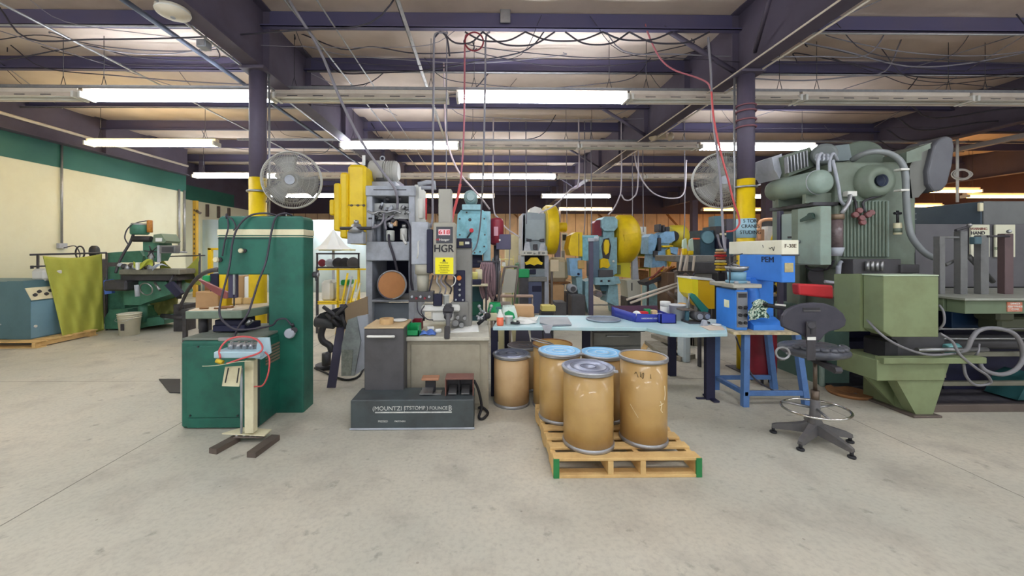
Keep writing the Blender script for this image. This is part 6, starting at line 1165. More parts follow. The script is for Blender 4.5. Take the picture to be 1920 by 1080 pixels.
# folding chair seen from behind
t = thing('folding_chair', 'grey folding chair with a tall beige back, standing behind the table', 'chair', (X(948, 5.4), 5.4, 0)); D = 5.5
part('back_panel', mat('chair_beige', (176, 172, 156), .6, amt=.4), t, D, .02, [(947, 505), (970, 505), (966, 549), (941, 549)]); fm = mat('tube_taupe', (124, 112, 104), .4, .4)
obj('frame_tube', MB().tube([PT(928, 600, D), PT(938, 545, D), PT(945, 508, D), PT(949, 501, D), PT(966, 500, D), PT(971, 506, D), PT(967, 545, D), PT(960, 600, D)], .016, 8), fm, t)
obj('frame_tube', MB().tube([PT(938, 508, D + .1), PT(935, 550, D + .1), PT(930, 610, D + .1)], .013, 8), fm, t)
for px, py in ((926, 600), (958, 600)): 
    a = PT(px, py, D); obj('leg', MB().cyl(a, (a.x - .03, a.y - .1, 0), .014), fm, t); obj('leg', MB().cyl(a + Vector((0, .05, .1)), (a.x, a.y + .5, 0), .014), fm, t)
part('seat', fm, t, D + .05, .4, (926, 960, 572, 577)); part('cross_bar', mat('bar_tan', (190, 160, 140), .6), t, D + .3, .05, (930, 1000, 553, 558))
obj('support_post', MB().cyl(PT(998, 555, D + .32), (X(998, D + .32), D + .32, 0), .015), fm, t)
# grey press with big yellow wheel
t = thing('stamping_press', 'light grey stamping press with a big yellow flywheel on its right', 'press', (X(1004, 9.2), 9.3, 0)); D = 9.2
gp = mat('press_blue_grey', (150, 160, 164), .5, dirt=(110, 114, 118), amt=.5)
part('crown', gp, t, D, .9, [(981, 405), (988, 398), (1022, 400), (1026, 412), (1026, 472), (980, 472)]); part('front_cover', mat('cover_grey', (162, 172, 174), .5, amt=.4), t, D - .05, .08, [(986, 412), (1021, 412), (1021, 446), (1010, 450), (998, 450), (986, 446)])
part('motor', whitep, t, D + .2, .5, [(992, 402), (994, 391), (1003, 387), (1014, 390), (1020, 398), (1020, 406)]); part('side_frame', greyp, t, D, .9, (979, 985, 400, 478)); 
sidewheel('flywheel', 1026, 1041, 431, 46, 9.6, yellow, t); sidewheel('wheel_hub', 1041, 1062, 426, 9, 9.6, yellow, t, .01); sidewheel('wheel_rim', 1023, 1027, 431, 44, 9.6, mat('dull_yellow', (190, 170, 70), .5), t)
[part('eccentric', darkst, t, D - .06, .1, q_) for q_ in ((987, 997, 448, 452), (1012, 1021, 448, 453), (1000, 1008, 458, 468))]; part('crank_case', galv, t, D - .04, .1, [(984, 456), (992, 453), (995, 470), (982, 470)]); part('crank_case', galv, t, D - .04, .1, [(1014, 456), (1022, 456), (1022, 470), (1010, 470)])
bp = part('name_beam', mat('beam_white', (216, 212, 200), .5, dirt=(160, 150, 140), amt=.6, scale=20), t, D - .12, .15, (977, 1027, 470, 479)); [obj('worn_mark', MB().pbox(*q_, D - .123, .006, 0), midg, bp) for q_ in ((982, 985, 473, 476), (988, 997, 473, 476), (1000, 1004, 474, 477), (1009, 1013, 472, 477), (1016, 1022, 473, 476))]
part('die_holder', yellow, t, D - .15, .15, [(985, 492), (990, 490), (996, 483), (1008, 483), (1013, 490), (1018, 492), (1016, 497), (1008, 495), (1002, 498), (994, 495), (987, 497)])
part('upright', greyp, t, D, .8, toflr(977, 984, 479, D)); part('upright', greyp, t, D, .8, toflr(1021, 1029, 479, D)); part('bed', midg, t, D - .05, .7, (982, 1026, 519, 528)); part('bolster', gp, t, D, .4, (984, 1022, 504, 519)); part('die', navy, t, D - .06, .2, (993, 1005, 505, 514))
part('throat_back', darkst, t, D + .5, .05, (984, 1022, 479, 520)); part('lower_cabinet', mat('slate_blue', (84, 92, 122), .5, dirt=(60, 60, 80), amt=.4), t, D - .02, .5, toflr(990, 1016, 528, D)); part('hatch', navy, t, D - .03, .03, (998, 1015, 536, 547)); part('side_leg', navy, t, D, .5, toflr(983, 990, 526, D))
one('parts_bin', MB().pbox(972, 993, 505, 521, 8.6, .3, .02), greenp, 'bright green bin beside the die of the grey press', 'parts bin'); one('bin_stand', MB().pbox(*toflr(974, 991, 521, 8.6), 8.6, .3), darkst, 'dark stand carrying the bright green bin', 'stand')
# beige tank, cartons, sign stand
one('oil_tank', MB().pbox(1031, 1067, 483, 529, 9.6, .7, .12), mat('tank_beige', (222, 206, 172), .5, dirt=(190, 170, 140), amt=.4), 'beige rounded tank right of the grey press', 'tank')
t = thing('tank_cradle', 'brown cradle under the beige tank', 'cradle', (X(1050, 9.6), 9.7, 0)); part('saddle', rust, t, 9.55, .7, (1034, 1070, 529, 533)); part('leg', rust, t, 9.9, .05, toflr(1036, 1039, 533, 9.9)); part('leg', rust, t, 9.9, .05, toflr(1064, 1067, 533, 9.9))
one('cardboard_box', MB().pbox(*toflr(1036, 1058, 535, 9.2), 9.2, .5), card, 'tall cardboard box standing below the beige tank', 'box')
t = thing('notice_stand', 'beige square notice board on a thin brown post', 'sign stand', (X(1034, 6.6), 6.6, 0)); part('board', mat('board_sand', (190, 172, 140), .6), t, 6.58, .02, (1032, 1048, 487, 509)); part('post', brn, t, 6.6, .04, toflr(1033, 1037, 509, 6.6)); part('foot', blackm, t, 6.5, .25, toflr(1015, 1038, 585, 6.5))
part('yellow_base', mat('pale_yellow', (226, 210, 120), .6), t, 6.5, .2, (1016, 1042, 573, 584))
one('black_crate', MB().pbox(*toflr(1041, 1062, 567, 7.7), 7.7, .4), chard, 'black crate on the floor right of the notice stand', 'crate')
t = thing('white_sign_post', 'white column with a small black-lettered sign between the yellow wheels', 'sign', (X(1058, 10.2), 10.2, 0)); part('post', greyp, t, 10.2, .1, toflr(1053, 1059, 470, 10.2)); part('sign', paper, t, 10.1, .03, (1053, 1064, 437, 470)); part('sign_picture', blackm, t, 10.09, .02, (1055, 1062, 440, 451))
# cyan press
t = thing('stamping_press', 'cyan stamping press with a huge yellow flywheel guard at its right', 'press', (X(1135, 9.2), 9.3, 0)); D = 9.2
part('head', cyang, t, D, .6, [(1128, 412), (1134, 406), (1152, 406), (1158, 412), (1158, 426), (1152, 433), (1133, 433), (1128, 426)], b=.1); part('neck', cyang, t, D + .1, .4, (1131, 1152, 430, 446))
part('body', cyang, t, D, .7, [(1123, 445), (1157, 445), (1157, 512), (1150, 516), (1123, 512)]); part('left_frame', mat('press_slate', (104, 128, 146), .5, dirt=(70, 84, 100), amt=.6), t, D - .05, .5, (1110, 1124, 446, 520)); part('body_dark_plate', darkst, t, D - .02, .05, [(1128, 462), (1132, 448), (1142, 446), (1146, 462), (1142, 486), (1131, 486)])  # dark steel plate on the body front, behind the connecting rod
part('yellow_connecting_rod', yellow, t, D - .08, .1, [(1133, 455), (1136, 449), (1141, 450), (1143, 458), (1141, 474), (1136, 478), (1133, 470)]); part('yellow_slide', yellow, t, D - .1, .2, [(1126, 487), (1132, 484), (1140, 486), (1144, 498), (1140, 503), (1131, 501), (1126, 503)])
sidewheel('flywheel_guard', 1160, 1188, 448, 45, 9.6, yellow, t, .12); part('guard_band', yellow, t, 9.0, .1, [(1170, 440), (1196, 436), (1196, 444), (1172, 452)]); part('lower_guard', mat('lemon', (226, 214, 60), .5, amt=.4), t, D + .3, .05, [(1149, 494), (1182, 490), (1182, 521), (1149, 517)]); part('guard_window', mat('guard_olive', (150, 150, 90), .6), t, D + .28, .03, (1154, 1164, 497, 514))
part('bed', cyang, t, D - .2, .7, [(1116, 521), (1160, 519), (1164, 531), (1150, 534), (1116, 534)]); part('bolster_plate', chard, t, D - .15, .5, (1124, 1150, 506, 520)); part('bed_nuts', darkst, t, D - .22, .03, (1126, 1130, 525, 529), (1140, 1144, 525, 529)); part('knee', mat('dark_cyan', (66, 104, 116), .5), t, D - .05, .5, [(1124, 534), (1154, 534), (1146, 546), (1128, 546)])
part('left_leg', cyang, t, D - .1, .5, [(1098, 528), (1110, 524), (1108, 586), (1104, 588), (1097, 560)]); part('left_leg', cyang, t, D - .1, .5, [(1080, 520), (1092, 518), (1092, 553), (1084, 553)]); part('right_leg', cyang, t, D - .1, .5, [(1142, 534), (1158, 534), (1160, 570), (1160, 588), (1154, 588), (1152, 572), (1137, 566)]); part('tie_rod', galv, t, D, .04, (1108, 1156, 571, 573), (1115, 1156, 552, 554))
disc('counterweight', 1124, 552, 6, D + .1, .3, mat('weight_pink', (190, 170, 170), .5), t); part('side_box', skyb, t, D - .1, .4, (1092, 1110, 445, 489)); part('box_lip', mat('lip_cyan', (150, 206, 216), .5), t, D - .12, .4, (1092, 1122, 441, 446)); 
part('control_box', blueb, t, D - .15, .3, [(1067, 484), (1090, 484), (1092, 519), (1070, 517)]); disc('box_knob', 1085, 514, 2.4, D - .18, .04, navy, t); part('tan_switch', mat('switch_tan', (200, 164, 100), .6), t, D - .2, .08, (1084, 1096, 488, 504)); part('motor_guard', yellow, t, D - .1, .5, [(1071, 441), (1080, 435), (1092, 436), (1092, 481), (1070, 479), (1066, 466), (1067, 458)])
obj('guard_seam', MB().pbox(1085, 1086, 438, 480, D - .11, .02, 0), brn, t); tk = part('air_tank', maroon, t, D + .1, .3, [(1114, 442), (1114, 418), (1118, 413), (1128, 412), (1128, 442)]); obj('lamp_ball', MB().ball(PT(1150, 490, D - .1), .03), whitep, t)
m_ = thing('electric_motor', 'round grey motor lying on dark crates left of the cyan press', 'motor', (X(1074, 8.9), 9, 0)); disc('casing', 1075, 542, 8, 8.9, .4, greyp, m_, bev=.03); disc('fan_cover', 1075, 542, 5, 8.88, .03, chard, m_); part('mount', darkst, m_, 8.95, .4, toflr(1062, 1084, 549, 8.9))
one('black_crate', MB().pbox(*toflr(1072, 1098, 554, 8.5), 8.5, .4, .02), chard, 'black crate on the floor left of the cyan press legs', 'crate')
t = thing('guard_post', 'thin dark violet post with a clamp, standing behind the table middle', 'post', (X(1109, 5.4), 5.4, 0)); pz = Z(446, 5.4, 1109); vx = X(1109, 5.4)
obj('shaft', MB().box(vx - .028, vx + .028, 5.4, 5.46, 0, pz), mat('violet_post', (78, 72, 92), .5, dirt=(56, 50, 64), amt=.5), t); obj('clamp', MB().box(vx - .05, vx + .08, 5.37, 5.42, pz - .05, pz).cyl((vx + .06, 5.36, pz - .04), (vx + .06, 5.36, pz + .02), .03), greyp, t); obj('cable_tie', MB().box(vx - .031, vx + .031, 5.395, 5.465, .55, .565), paper, t)
# white floor machine, shelf, boxes
t = thing('parts_washer', 'cream upright machine with a slim arm right of the cyan press', 'machine', (X(1190, 9.4), 9.5, 0)); part('body', mat('washer_cream', (206, 204, 188), .5, amt=.4), t, 9.4, .5, [(1175, 526), (1200, 524), (1203, 560), (1178, 558)]); part('base', darkst, t, 9.4, .5, toflr(1177, 1202, 558, 9.4)); part('arm', greyp, t, 9.45, .1, [(1186, 480), (1195, 478), (1198, 526), (1186, 526)]); part('slot', darkst, t, 9.39, .02, (1184, 1186, 530, 545))
t = thing('yellow_shelf', 'olive-yellow open shelf unit behind the cyan press wheel', 'shelving', (X(1205, 11), 11, 0))
for px in (1194, 1218): part('upright', mat('olive_yellow', (176, 166, 60), .5), t, 11, .05, toflr(px, px + 2.5, 452, 11))
for py in (479, 502, 530): part('shelf', MATS['olive_yellow'], t, 11, .6, (1194, 1220, py, py + 2))
part('stored_box', mat('olive_box', (130, 130, 60), .6), t, 11.05, .5, (1197, 1216, 455, 479)); part('stored_box', rust, t, 11.05, .5, (1200, 1217, 484, 502), (1199, 1216, 508, 529)); part('top_box', whitep, t, 11.0, .4, (1193, 1212, 425, 440)); part('hanging_sign', paper, t, 10.97, .02, (1193, 1207, 441, 464))
t = thing('stamping_press', 'smaller light blue stamping press before the brown column boxes', 'press', (X(1240, 10), 10.1, 0)); D = 10.
part('left_body', blueb, t, D, .5, [(1216, 444), (1222, 438), (1233, 440), (1233, 478), (1216, 476)]); part('head', blueb, t, D - .05, .5, [(1238, 440), (1248, 434), (1264, 434), (1266, 450), (1258, 456), (1240, 456)]); disc('dark_wheel', 1264, 443, 10, D + .1, .1, blackm, t); part('body', blueb, t, D, .5, [(1232, 456), (1256, 452), (1250, 500), (1222, 502), (1224, 478)]); part('casting', darkst, t, D - .06, .1, (1226, 1234, 470, 482), (1234, 1240, 446, 470)); part('yellow_bracket', yellow, t, D - .1, .1, [(1251, 469), (1256, 466), (1260, 490), (1256, 500), (1252, 484)], (1242, 1262, 460, 464)); 
sidewheel('flywheel_guard', 1262, 1284, 444, 22, 10.5, mat('guard_mustard', (206, 186, 50), .5, amt=.4), t, .06); part('leg', cyang, t, D, .4, [(1216, 530), (1224, 528), (1242, 554), (1240, 578), (1216, 576)]); part('top_fittings', darkst, t, D, .3, (1236, 1240, 420, 434), (1243, 1247, 422, 434), (1248, 1256, 425, 434)); part('arm', blueb, t, D - .1, .2, [(1256, 462), (1272, 464), (1270, 478), (1258, 474)])
t = thing('scrap_rack', 'rack of brown and yellow strip scrap before the small blue press', 'scrap rack', (X(1240, 8.6), 8.6, 0)); random.seed(5)
for k in range(16):
    a = PT(1212 + random.uniform(0, 30), 524 + random.uniform(-6, 6), 8.5 + random.uniform(0, .3)); b_ = PT(1240 + random.uniform(0, 32), 506 + random.uniform(-8, 8), 8.5 + random.uniform(0, .3)); obj('strip', MB().cyl(a, b_, .018, n=6), random.choice((rust, yellow, orange, brn, mat('strip_red', (150, 70, 60), .5))), t)
part('tray', darkst, t, 8.5, .4, [(1208, 530), (1270, 508), (1272, 514), (1212, 536)]); part('leg', darkst, t, 8.55, .05, toflr(1214, 1217, 530, 8.55)); part('leg', darkst, t, 8.55, .05, toflr(1262, 1265, 512, 8.55))
one('brown_bin', MB().pbox(*toflr(1252, 1273, 511, 8.2), 8.2, .5), mat('bin_umber', (110, 84, 64), .6, amt=.5), 'tall brown steel bin behind the white rods', 'bin')
# rod stand with bags
t = thing('pipe_stand', 'brown steel stand holding pale rods and pipes behind the tray box', 'rod stand', (X(1285, 6.0), 6.0, 0)); rp_ = mat('pale_rod', (214, 200, 184), .5, amt=.4)
for a, b_ in (((1175, 562), (1271, 531)), ((1182, 568), (1276, 534)), ((1274, 508), (1282, 458)), ((1282, 508), (1292, 462)), ((1299, 508), (1302, 480)), ((1287, 508), (1290, 470))): obj('rod', MB().cyl(PT(*a, 5.9), PT(*b_, 5.95), .018, n=10), rp_, t)
part('frame', brn, t, 6.0, .1, (1268, 1304, 507, 511), toflr(1270, 1274, 511, 6.0), toflr(1298, 1302, 511, 6.0)); 
for a, b_ in (((1270, 532), (1290, 520)), ((1268, 545), (1288, 560)), ((1276, 525), (1290, 545)), ((1250, 545), (1268, 560)), ((1284, 514), (1296, 530))): obj('bracket', MB().cyl(PT(*a, 5.95), PT(*b_, 6.0), .03, n=8), mat('bracket_taupe', (130, 112, 100), .5, .3), t)
for px in (1285, 1297): obj('hung_bag', MB().pprism([(px - 3, 450), (px + 2, 447), (px + 4, 470), (px, 474), (px - 4, 462)], 5.9, .05), mat('bag_mint', (206, 226, 206), .5, amt=.4), t)
part('yellow_clip', yellow, t, 5.88, .06, (1281, 1289, 466, 478), (1291, 1301, 470, 478)); obj('end_cord', MB().tube([PT(1302, 512, 5.9), PT(1295, 525, 5.85), PT(1286, 545, 5.85), PT(1284, 575, 5.8)], .01), cordd, t)
# yellow box and sack behind the belt grinder
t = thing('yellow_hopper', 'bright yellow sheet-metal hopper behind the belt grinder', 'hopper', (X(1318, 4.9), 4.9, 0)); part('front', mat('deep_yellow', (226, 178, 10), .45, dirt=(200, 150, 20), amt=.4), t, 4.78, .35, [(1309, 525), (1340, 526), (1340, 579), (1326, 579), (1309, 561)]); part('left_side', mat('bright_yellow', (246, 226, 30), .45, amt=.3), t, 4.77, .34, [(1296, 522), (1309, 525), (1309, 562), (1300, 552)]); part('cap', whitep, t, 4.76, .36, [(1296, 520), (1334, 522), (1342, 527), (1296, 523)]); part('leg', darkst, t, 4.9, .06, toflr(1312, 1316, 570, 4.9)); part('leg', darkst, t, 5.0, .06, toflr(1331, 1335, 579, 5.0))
one('plastic_sack', MB().pbox(*toflr(1283, 1296, 520, 5.1), 5.1, .2, .04), mat('sack_ice', (206, 220, 226), .4, amt=.4), 'pale ice-blue plastic sack standing left of the yellow hopper', 'sack')
# dark teal machine, long grey bin, cord stack, white machine
t = thing('teal_press', 'dark teal press with coiled cables near the back wall', 'press', (X(1345, 10.5), 10.6, 0)); D = 10.5; tl = mat('dark_teal_paint', (50, 84, 98), .5, dirt=(36, 54, 68), amt=.7)
part('body', tl, t, D, .6, (1313, 1345, 432, 482)); part('column', tl, t, D + .1, .5, (1336, 1382, 425, 500)); part('tower', mat('mid_teal', (96, 132, 142), .5, amt=.5), t, D, .3, (1340, 1353, 405, 425)); part('head', darkst, t, D - .1, .3, (1342, 1362, 424, 446)); part('top_box', mat('box_plum', (104, 100, 110), .5), t, D + .05, .4, (1362, 1376, 410, 432)); disc('disc_wheel', 1328, 445, 12, D - .05, .08, mat('wheel_teal', (110, 150, 160), .5, amt=.5), t); part('motor', navy, t, D - .1, .3, (1344, 1368, 448, 466)); obj('cream_plate', MB().pbox(1350, 1362, 437, 441, D - .12, .03, 0), creamp, t)
part('base', darkst, t, D, .6, toflr(1316, 1380, 482, D)); part('small_red', mat('signal_orange', (226, 100, 60), .5), t, D - .3, .1, (1300, 1313, 446, 449)); cable([(1345, 440, D - .2), (1350, 460, D - .3), (1358, 470, D - .3), (1360, 445, D - .2)], .03, cordg, t)
t = thing('long_bin', 'long grey steel bin with a dark front, standing beyond the rods', 'bin', (X(1312, 8.4), 8.5, 0)); part('rim', midg, t, 8.4, 1., (1266, 1340, 479, 491)); part('front_face', chard, t, 8.38, .05, (1270, 1346, 491, 513)); part('lower_face', midg, t, 8.42, .9, toflr(1270, 1346, 513, 8.4))
t = thing('coil_stack', 'stack of orange, red and yellow cord coils on a black box', 'cord coils', (X(1351, 7.4), 7.4, 0))
for k in range(8): obj('coil', MB().torus(PT(1351, 469 + 5.2 * k, 7.4), .065 + .012 * (k % 3), .022, n=20), (creamp, mat('salmon', (220, 150, 100), .5), redp, mat('salmon2', (200, 96, 70), .5), creamp, yellow, mat('salmon3', (214, 180, 110), .5), yellow)[k], t)
obj('spindle', MB().cyl(PT(1351, 512, 7.4), PT(1351, 464, 7.4), .02), darkst, t); part('stand', blackm, t, 7.35, .2, toflr(1346, 1360, 511, 7.4))
t = thing('white_machine', 'white machine with an orange pipe, just right of the right column', 'machine', (X(1445, 8), 8, 0)); part('body', whitep, t, 8., .5, [(1440, 424), (1462, 424), (1462, 520), (1436, 520)]); part('yellow_part', yellow, t, 7.97, .04, [(1446, 450), (1452, 436), (1460, 430), (1460, 450)]); part('base', darkst, t, 8, .5, toflr(1436, 1462, 520, 8)); part('lid', blackm, t, 7.98, .3, (1448, 1460, 414, 424)); obj('orange_pipe', MB().tube([PT(1424, 450, 7.9), PT(1424, 425, 7.9), PT(1430, 413, 7.9), PT(1462, 411, 7.9)], .035, 10), mat('peach_pipe', (236, 176, 130), .5), t); part('pump', mat('pump_peach', (206, 160, 120), .5), t, 7.9, .2, (1420, 1434, 430, 462)); part('pump_leg', darkst, t, 7.95, .1, toflr(1424, 1430, 460, 7.95))
t = thing('pipe_bench', 'low bench of yellow pipes and black motors seen under the blue press arm', 'bench', (X(1460, 6), 6, 0)); part('bench_top', mat('bench_sand', (206, 190, 160), .5), t, 6., .5, (1440, 1480, 552, 556)); part('leg', darkst, t, 6.05, .05, toflr(1444, 1447, 556, 6.05)); part('leg', darkst, t, 6.05, .05, toflr(1474, 1477, 556, 6.05)); obj('yellow_pipe', MB().tube([PT(1462, 552, 6.1), PT(1460, 540, 6.1), PT(1466, 534, 6.1), PT(1478, 534, 6.1)], .03, 8).cyl(PT(1458, 552, 6.1), PT(1458, 530, 6.1), .03), yellow, t); obj('black_motor', MB().cyl(PT(1440, 542, 6.1), PT(1452, 540, 6.1), .07, n=16, bev=.01), blackm, t); obj('grey_motor', MB().cyl(PT(1446, 532, 6.2), PT(1446, 540, 6.2), .05, n=16), greyp, t)
# low goods seen under the table
t = thing('slab_pile', 'weathered grey boards lying on the floor under the right half of the table', 'boards', (X(1240, 6.3), 6.3, 0)); wg = mat('weathered_wood', (150, 144, 128), .8, dirt=(100, 92, 80), amt=.8, scale=12)
for k, (ax, ay, bx, by_) in enumerate(((1222, 640, 1262, 668), (1232, 634, 1275, 650), (1262, 668, 1290, 662))):
    a, b_ = P0(ax, ay, .05), P0(bx, by_, .05); q = bar_mb(a, b_, .22, .06); 
    for i, v in enumerate(q.v): v.z += .0 if k != 1 else .062
    obj('board', q, wg, t)
one('concrete_block', MB().pbox(*toflr(1298, 1330, 628, 6.0), 6.0, .4, .01), wg, 'stack of grey concrete-like slabs under the table between its right legs', 'slabs'); one('white_pillar', MB().pbox(*toflr(1281, 1298, 622, 6.2), 6.2, .2, .02), mat('pillar_grey', (206, 206, 200), .6), 'pale grey pillar behind the right table leg', 'pillar')
one('carpet_piece', MB().prism([P0(1180, 690, 0)[:2], P0(1210, 640, 0)[:2], P0(1220, 640, 0)[:2], P0(1195, 690, 0)[:2]], 2, .001, .01), wood, 'pale board lying flat on the floor beneath the table', 'board')
one('floor_rail', MB().cyl(P0(1390, 660, .03), P0(1480, 668, .03), .025), greyp, 'pale pipe lying on the floor beyond the blue-legged stand', 'pipe')
# ================================================================ OVERHEAD
random.seed(21)
# cage fans on the columns
def fan(cx_, cz, y, r, tilt, label, ax, ay):
    t = thing('wall_fan', label, 'fan', (cx_, y, cz), 0); c = Vector((cx_, y, cz)); n = Vector((tilt, -1, -.12)).normalized(); u = n.orthogonal().normalized(); w = n.cross(u); wire = mat('cage_wire', (190, 188, 180), .4, .4, amt=.4)
    obj('cage_rim', MB().torus(c, r, .011, n, 64, 8).torus(c + n * .05, r * .985, .005, n, 64, 6).torus(c - n * .05, r * .985, .005, n, 64, 6), wire, t)
    def cage(sg):
        k = MB()
        for q in range(100):
            a = 2 * PI * q / 100; e = u * math.cos(a) + w * math.sin(a); k.tube([c + e * r * .99 + n * .03 * sg, c + e * r * .62 + n * .10 * sg, c + e * r * .14 + n * .12 * sg], .0022, 4, 3)
        for f in (.8, .62, .42, .25): k.torus(c + n * (.12 - .08 * f * f) * sg, r * f, .002, n, 40, 4)
        return k
    o = obj('front_grille', cage(1), wire, t); obj('rear_grille', cage(-1), wire, t)
    for q in range(3):
        a0 = q * 2 * PI / 3
        def bl(s, v, a0=a0):
            a = a0 + (s - .5) * .95; rr = r * (.10 + .80 * v); return c + (u * math.cos(a) + w * math.sin(a)) * rr + n * (.035 * (s - .5) * 2)
        obj('blade', MB().sheet(bl, 8, 6, n * .002), mat('fan_blade', (150, 148, 144), .4, .3, amt=.4), t)
    h_ = obj('motor_housing', MB().lathe([(.002, .16), (.06, .155), (.085, .12), (.085, .02), (.002, .02)], c, -n, 24), mat('fan_motor', (84, 90, 96), .5, amt=.4), t); obj('front_badge', MB().cyl(c + n * .115, c + n * .13, .055, n=24), greyp, t)
    obj('arm', MB().cyl(c - n * .14, (ax, ay, cz - .12), .02).cyl(c - n * .14 + Vector((0, 0, -.06)), (ax, ay, cz - .3), .012), galv, t); obj('clamp', MB().torus((ax, ay, cz - .12), .115, .014), galv, t)
    return t
fan(X(553, 4.75), Z(340, 4.75, 553), 4.68, .335, .25, 'large round cage fan mounted on the left column', -2.785, 4.8)
fan(X(1362, 4.9), Z(336, 4.9, 1362), 4.98, .36, -.35, 'large round cage fan mounted behind the right column', 3.32, 4.8)
# roof-level pipes running away from the camera
for nm, x, z, r, m_, lab in (('ceiling_pipe', -3.78, 4.14, .03, mat('slate_pipe', (96, 104, 122), .5, .3, amt=.4), 'thick slate pipe running back under the roof left of the left beam'), ('ceiling_conduit', -5.3, 4.22, .014, galv, 'thin conduit under the roof, far left'), ('ceiling_conduit', -2.1, 4.16, .012, galv, 'thin conduit just right of the left beam'), ('ceiling_conduit', -1.72, 4.1, .009, galv, 'second thin conduit right of the left beam'), ('ceiling_conduit', 3.62, 4.02, .011, galv, 'thin conduit right of the right beam')):
    one(nm, MB().cyl((x, YF, z), (x, 13.5, z), r, n=12), m_, lab, 'pipe')
t = thing('angle_brace', 'steel angle running back overhead left of the middle', 'steel brace', (-.93, 2, 4.2)); obj('angle', MB().box(-.955, -.905, YF, 9.5, 4.23, 4.24, 0).box(-.955, -.947, YF, 9.5, 4.23, 4.29, 0), galv, t)
one('roof_bracket', MB().box(X(938, 4.85), X(957, 4.85), 4.84, 4.86, 4.38, 4.72), galv, 'short flat bracket on the nearest purlin, above the middle', 'bracket')
for k, y in enumerate((4.9, 7.6, 10.6, 13.7)):
    one('flange_brace', MB().cyl((3.3 - .98, y, 4.36), (3.3 - .08, y - .02, 3.80), .032, n=4), purple, 'diagonal flange brace on the left of the right beam, ' + ('nearest', 'second', 'third', 'farthest')[k], 'steel brace', 'flange braces of the right beam')
    one('flange_brace', MB().cyl((3.3 + .98, y, 4.36), (3.3 + .08, y - .02, 3.80), .032, n=4), purple, 'diagonal flange brace on the right of the right beam, ' + ('nearest', 'second', 'third', 'farthest')[k], 'steel brace', 'flange braces of the right beam')
one('flange_brace', MB().cyl((2.75, 3.4, 4.4), (3.22, 4.5, 3.85), .025, n=4), purple, 'steel brace crossing the top edge of the photo left of the right column', 'steel brace')
# sagging cables strung between purlins
for k in range(26):
    y = random.choice(PUR[5:9]) + random.uniform(-.6, .5); x0 = random.uniform(-8, 9); L_ = random.uniform(2.5, 6); x1_ = min(x0 + L_, 14); z = random.uniform(4.0, 4.26); sg = random.uniform(.04, .22); sk = random.uniform(-.9, .9)
    x0, x1_ = max(x0, XL + .2), max(x1_, x0 + 1)
    cm = random.choice((cordd, cordg, cordd)); rr_ = random.choice((.004, .006, .008, .010))
    one('sagging_cable', MB().tube([(x0 + (x1_ - x0) * f, y + sk * f, (4.47 if f in (0, 1) else z - sg * math.sin(PI * f))) for f in (0, .08, .25, .5, .75, .92, 1)], rr_, 6, 4), cm, '%s %s roof cable sagging %s, %s light row' % ('thin' if rr_ < .007 else 'thick', 'grey' if cm is cordg else 'dark', ('over the saw side', 'over the lettered press and table', 'over the blue press side')[0 if x0 < -3 else 1 if x0 < 3 else 2], 'above the nearest' if y < 8 else 'behind the second'), 'cable', 'cables sagging under the roof')
for k in range(7):
    y0_ = 5 + .2 * k; xs = (-7.5, -5.8, -4.4, 5.2, 6.4, 8.0, 9.0)[k]
    one('brace_rod', MB().cyl((xs, 3.2, 4.42), (xs + 2.6 * (-1) ** k, 7.5 + .3 * k, 4.34), .007, n=6), cordg, 'thin diagonal bracing rod under the roof, ' + ('nearest the cream wall', 'second from the cream wall', 'close left of the left column', 'first right of the right column', 'second right of the right column', 'above the flywheel guard', 'farthest right')[k], 'brace rod', 'bracing rods under the roof')
# festoon hanging under the nearest purlin, with drops
def drop(nm, pts, r, m_, lab, cat='cord'): return one(nm, MB().tube([PT(*p) for p in pts], r, 8), m_, lab, cat)
for k, (a, b_, s_) in enumerate(((830, 905, 20), (872, 985, 16), (905, 1040, 24), (985, 1130, 15), (1060, 1180, 22), (1130, 1260, 14), (1180, 1330, 20))):
    drop('festoon_cable', [(a, 60, 4.82), (a + (b_ - a) * .25, 62 + s_ * .8, 4.8), ((a + b_) / 2, 62 + s_, 4.8), (a + (b_ - a) * .75, 62 + s_ * .8, 4.8), (b_, 60, 4.82)], .011, cordd, 'dark cable loop festooned under the nearest purlin, number %s from the left' % ('one', 'two', 'three', 'four', 'five', 'six', 'seven')[k], 'cable')
one('cord_loop', MB().torus(PT(889, 78, 4.8), .115, .010, axis=(0, 1, 0)), maroon, 'dark red loop of cord hanging under the nearest purlin', 'cord')
drop('hanging_cable', [(840, 62, 4.8), (820, 62, 4.8), (814, 75, 4.8), (813, 140, 4.8), (812, 250, 4.75), (811, 340, 4.7), (811, 405, 4.4), (808, 425, 4.1)], .013, cordg, 'grey cord dropping from the roof to the white box of the lettered press')
drop('hanging_cable', [(815, 70, 4.8), (826, 60, 4.8), (838, 72, 4.8), (843, 105, 4.8)], .011, cordd, 'short dark cord end curling under the nearest purlin')
drop('hanging_cable', [(878, 62, 4.85), (872, 75, 4.85), (871, 150, 4.85), (870, 240, 4.8), (867, 300, 4.75), (863, 345, 4.7)], .011, hosep, 'pinkish cord hanging left of the middle strip light')
drop('air_hose', [(863, 345, 4.7), (858, 370, 4.7), (850, 400, 4.6), (846, 420, 4.5)], .017, hoser, 'red air hose hanging down to the lettered press')
drop('hanging_cable', [(918, 60, 4.85), (911, 72, 4.85), (910, 140, 4.85), (908, 240, 4.9), (906, 320, 5.2), (903, 380, 5.8), (900, 425, 6.2), (893, 462, 6.4), (882, 476, 6.45)], .012, cordg, 'grey cord hanging past the middle strip light to the sky-blue press')
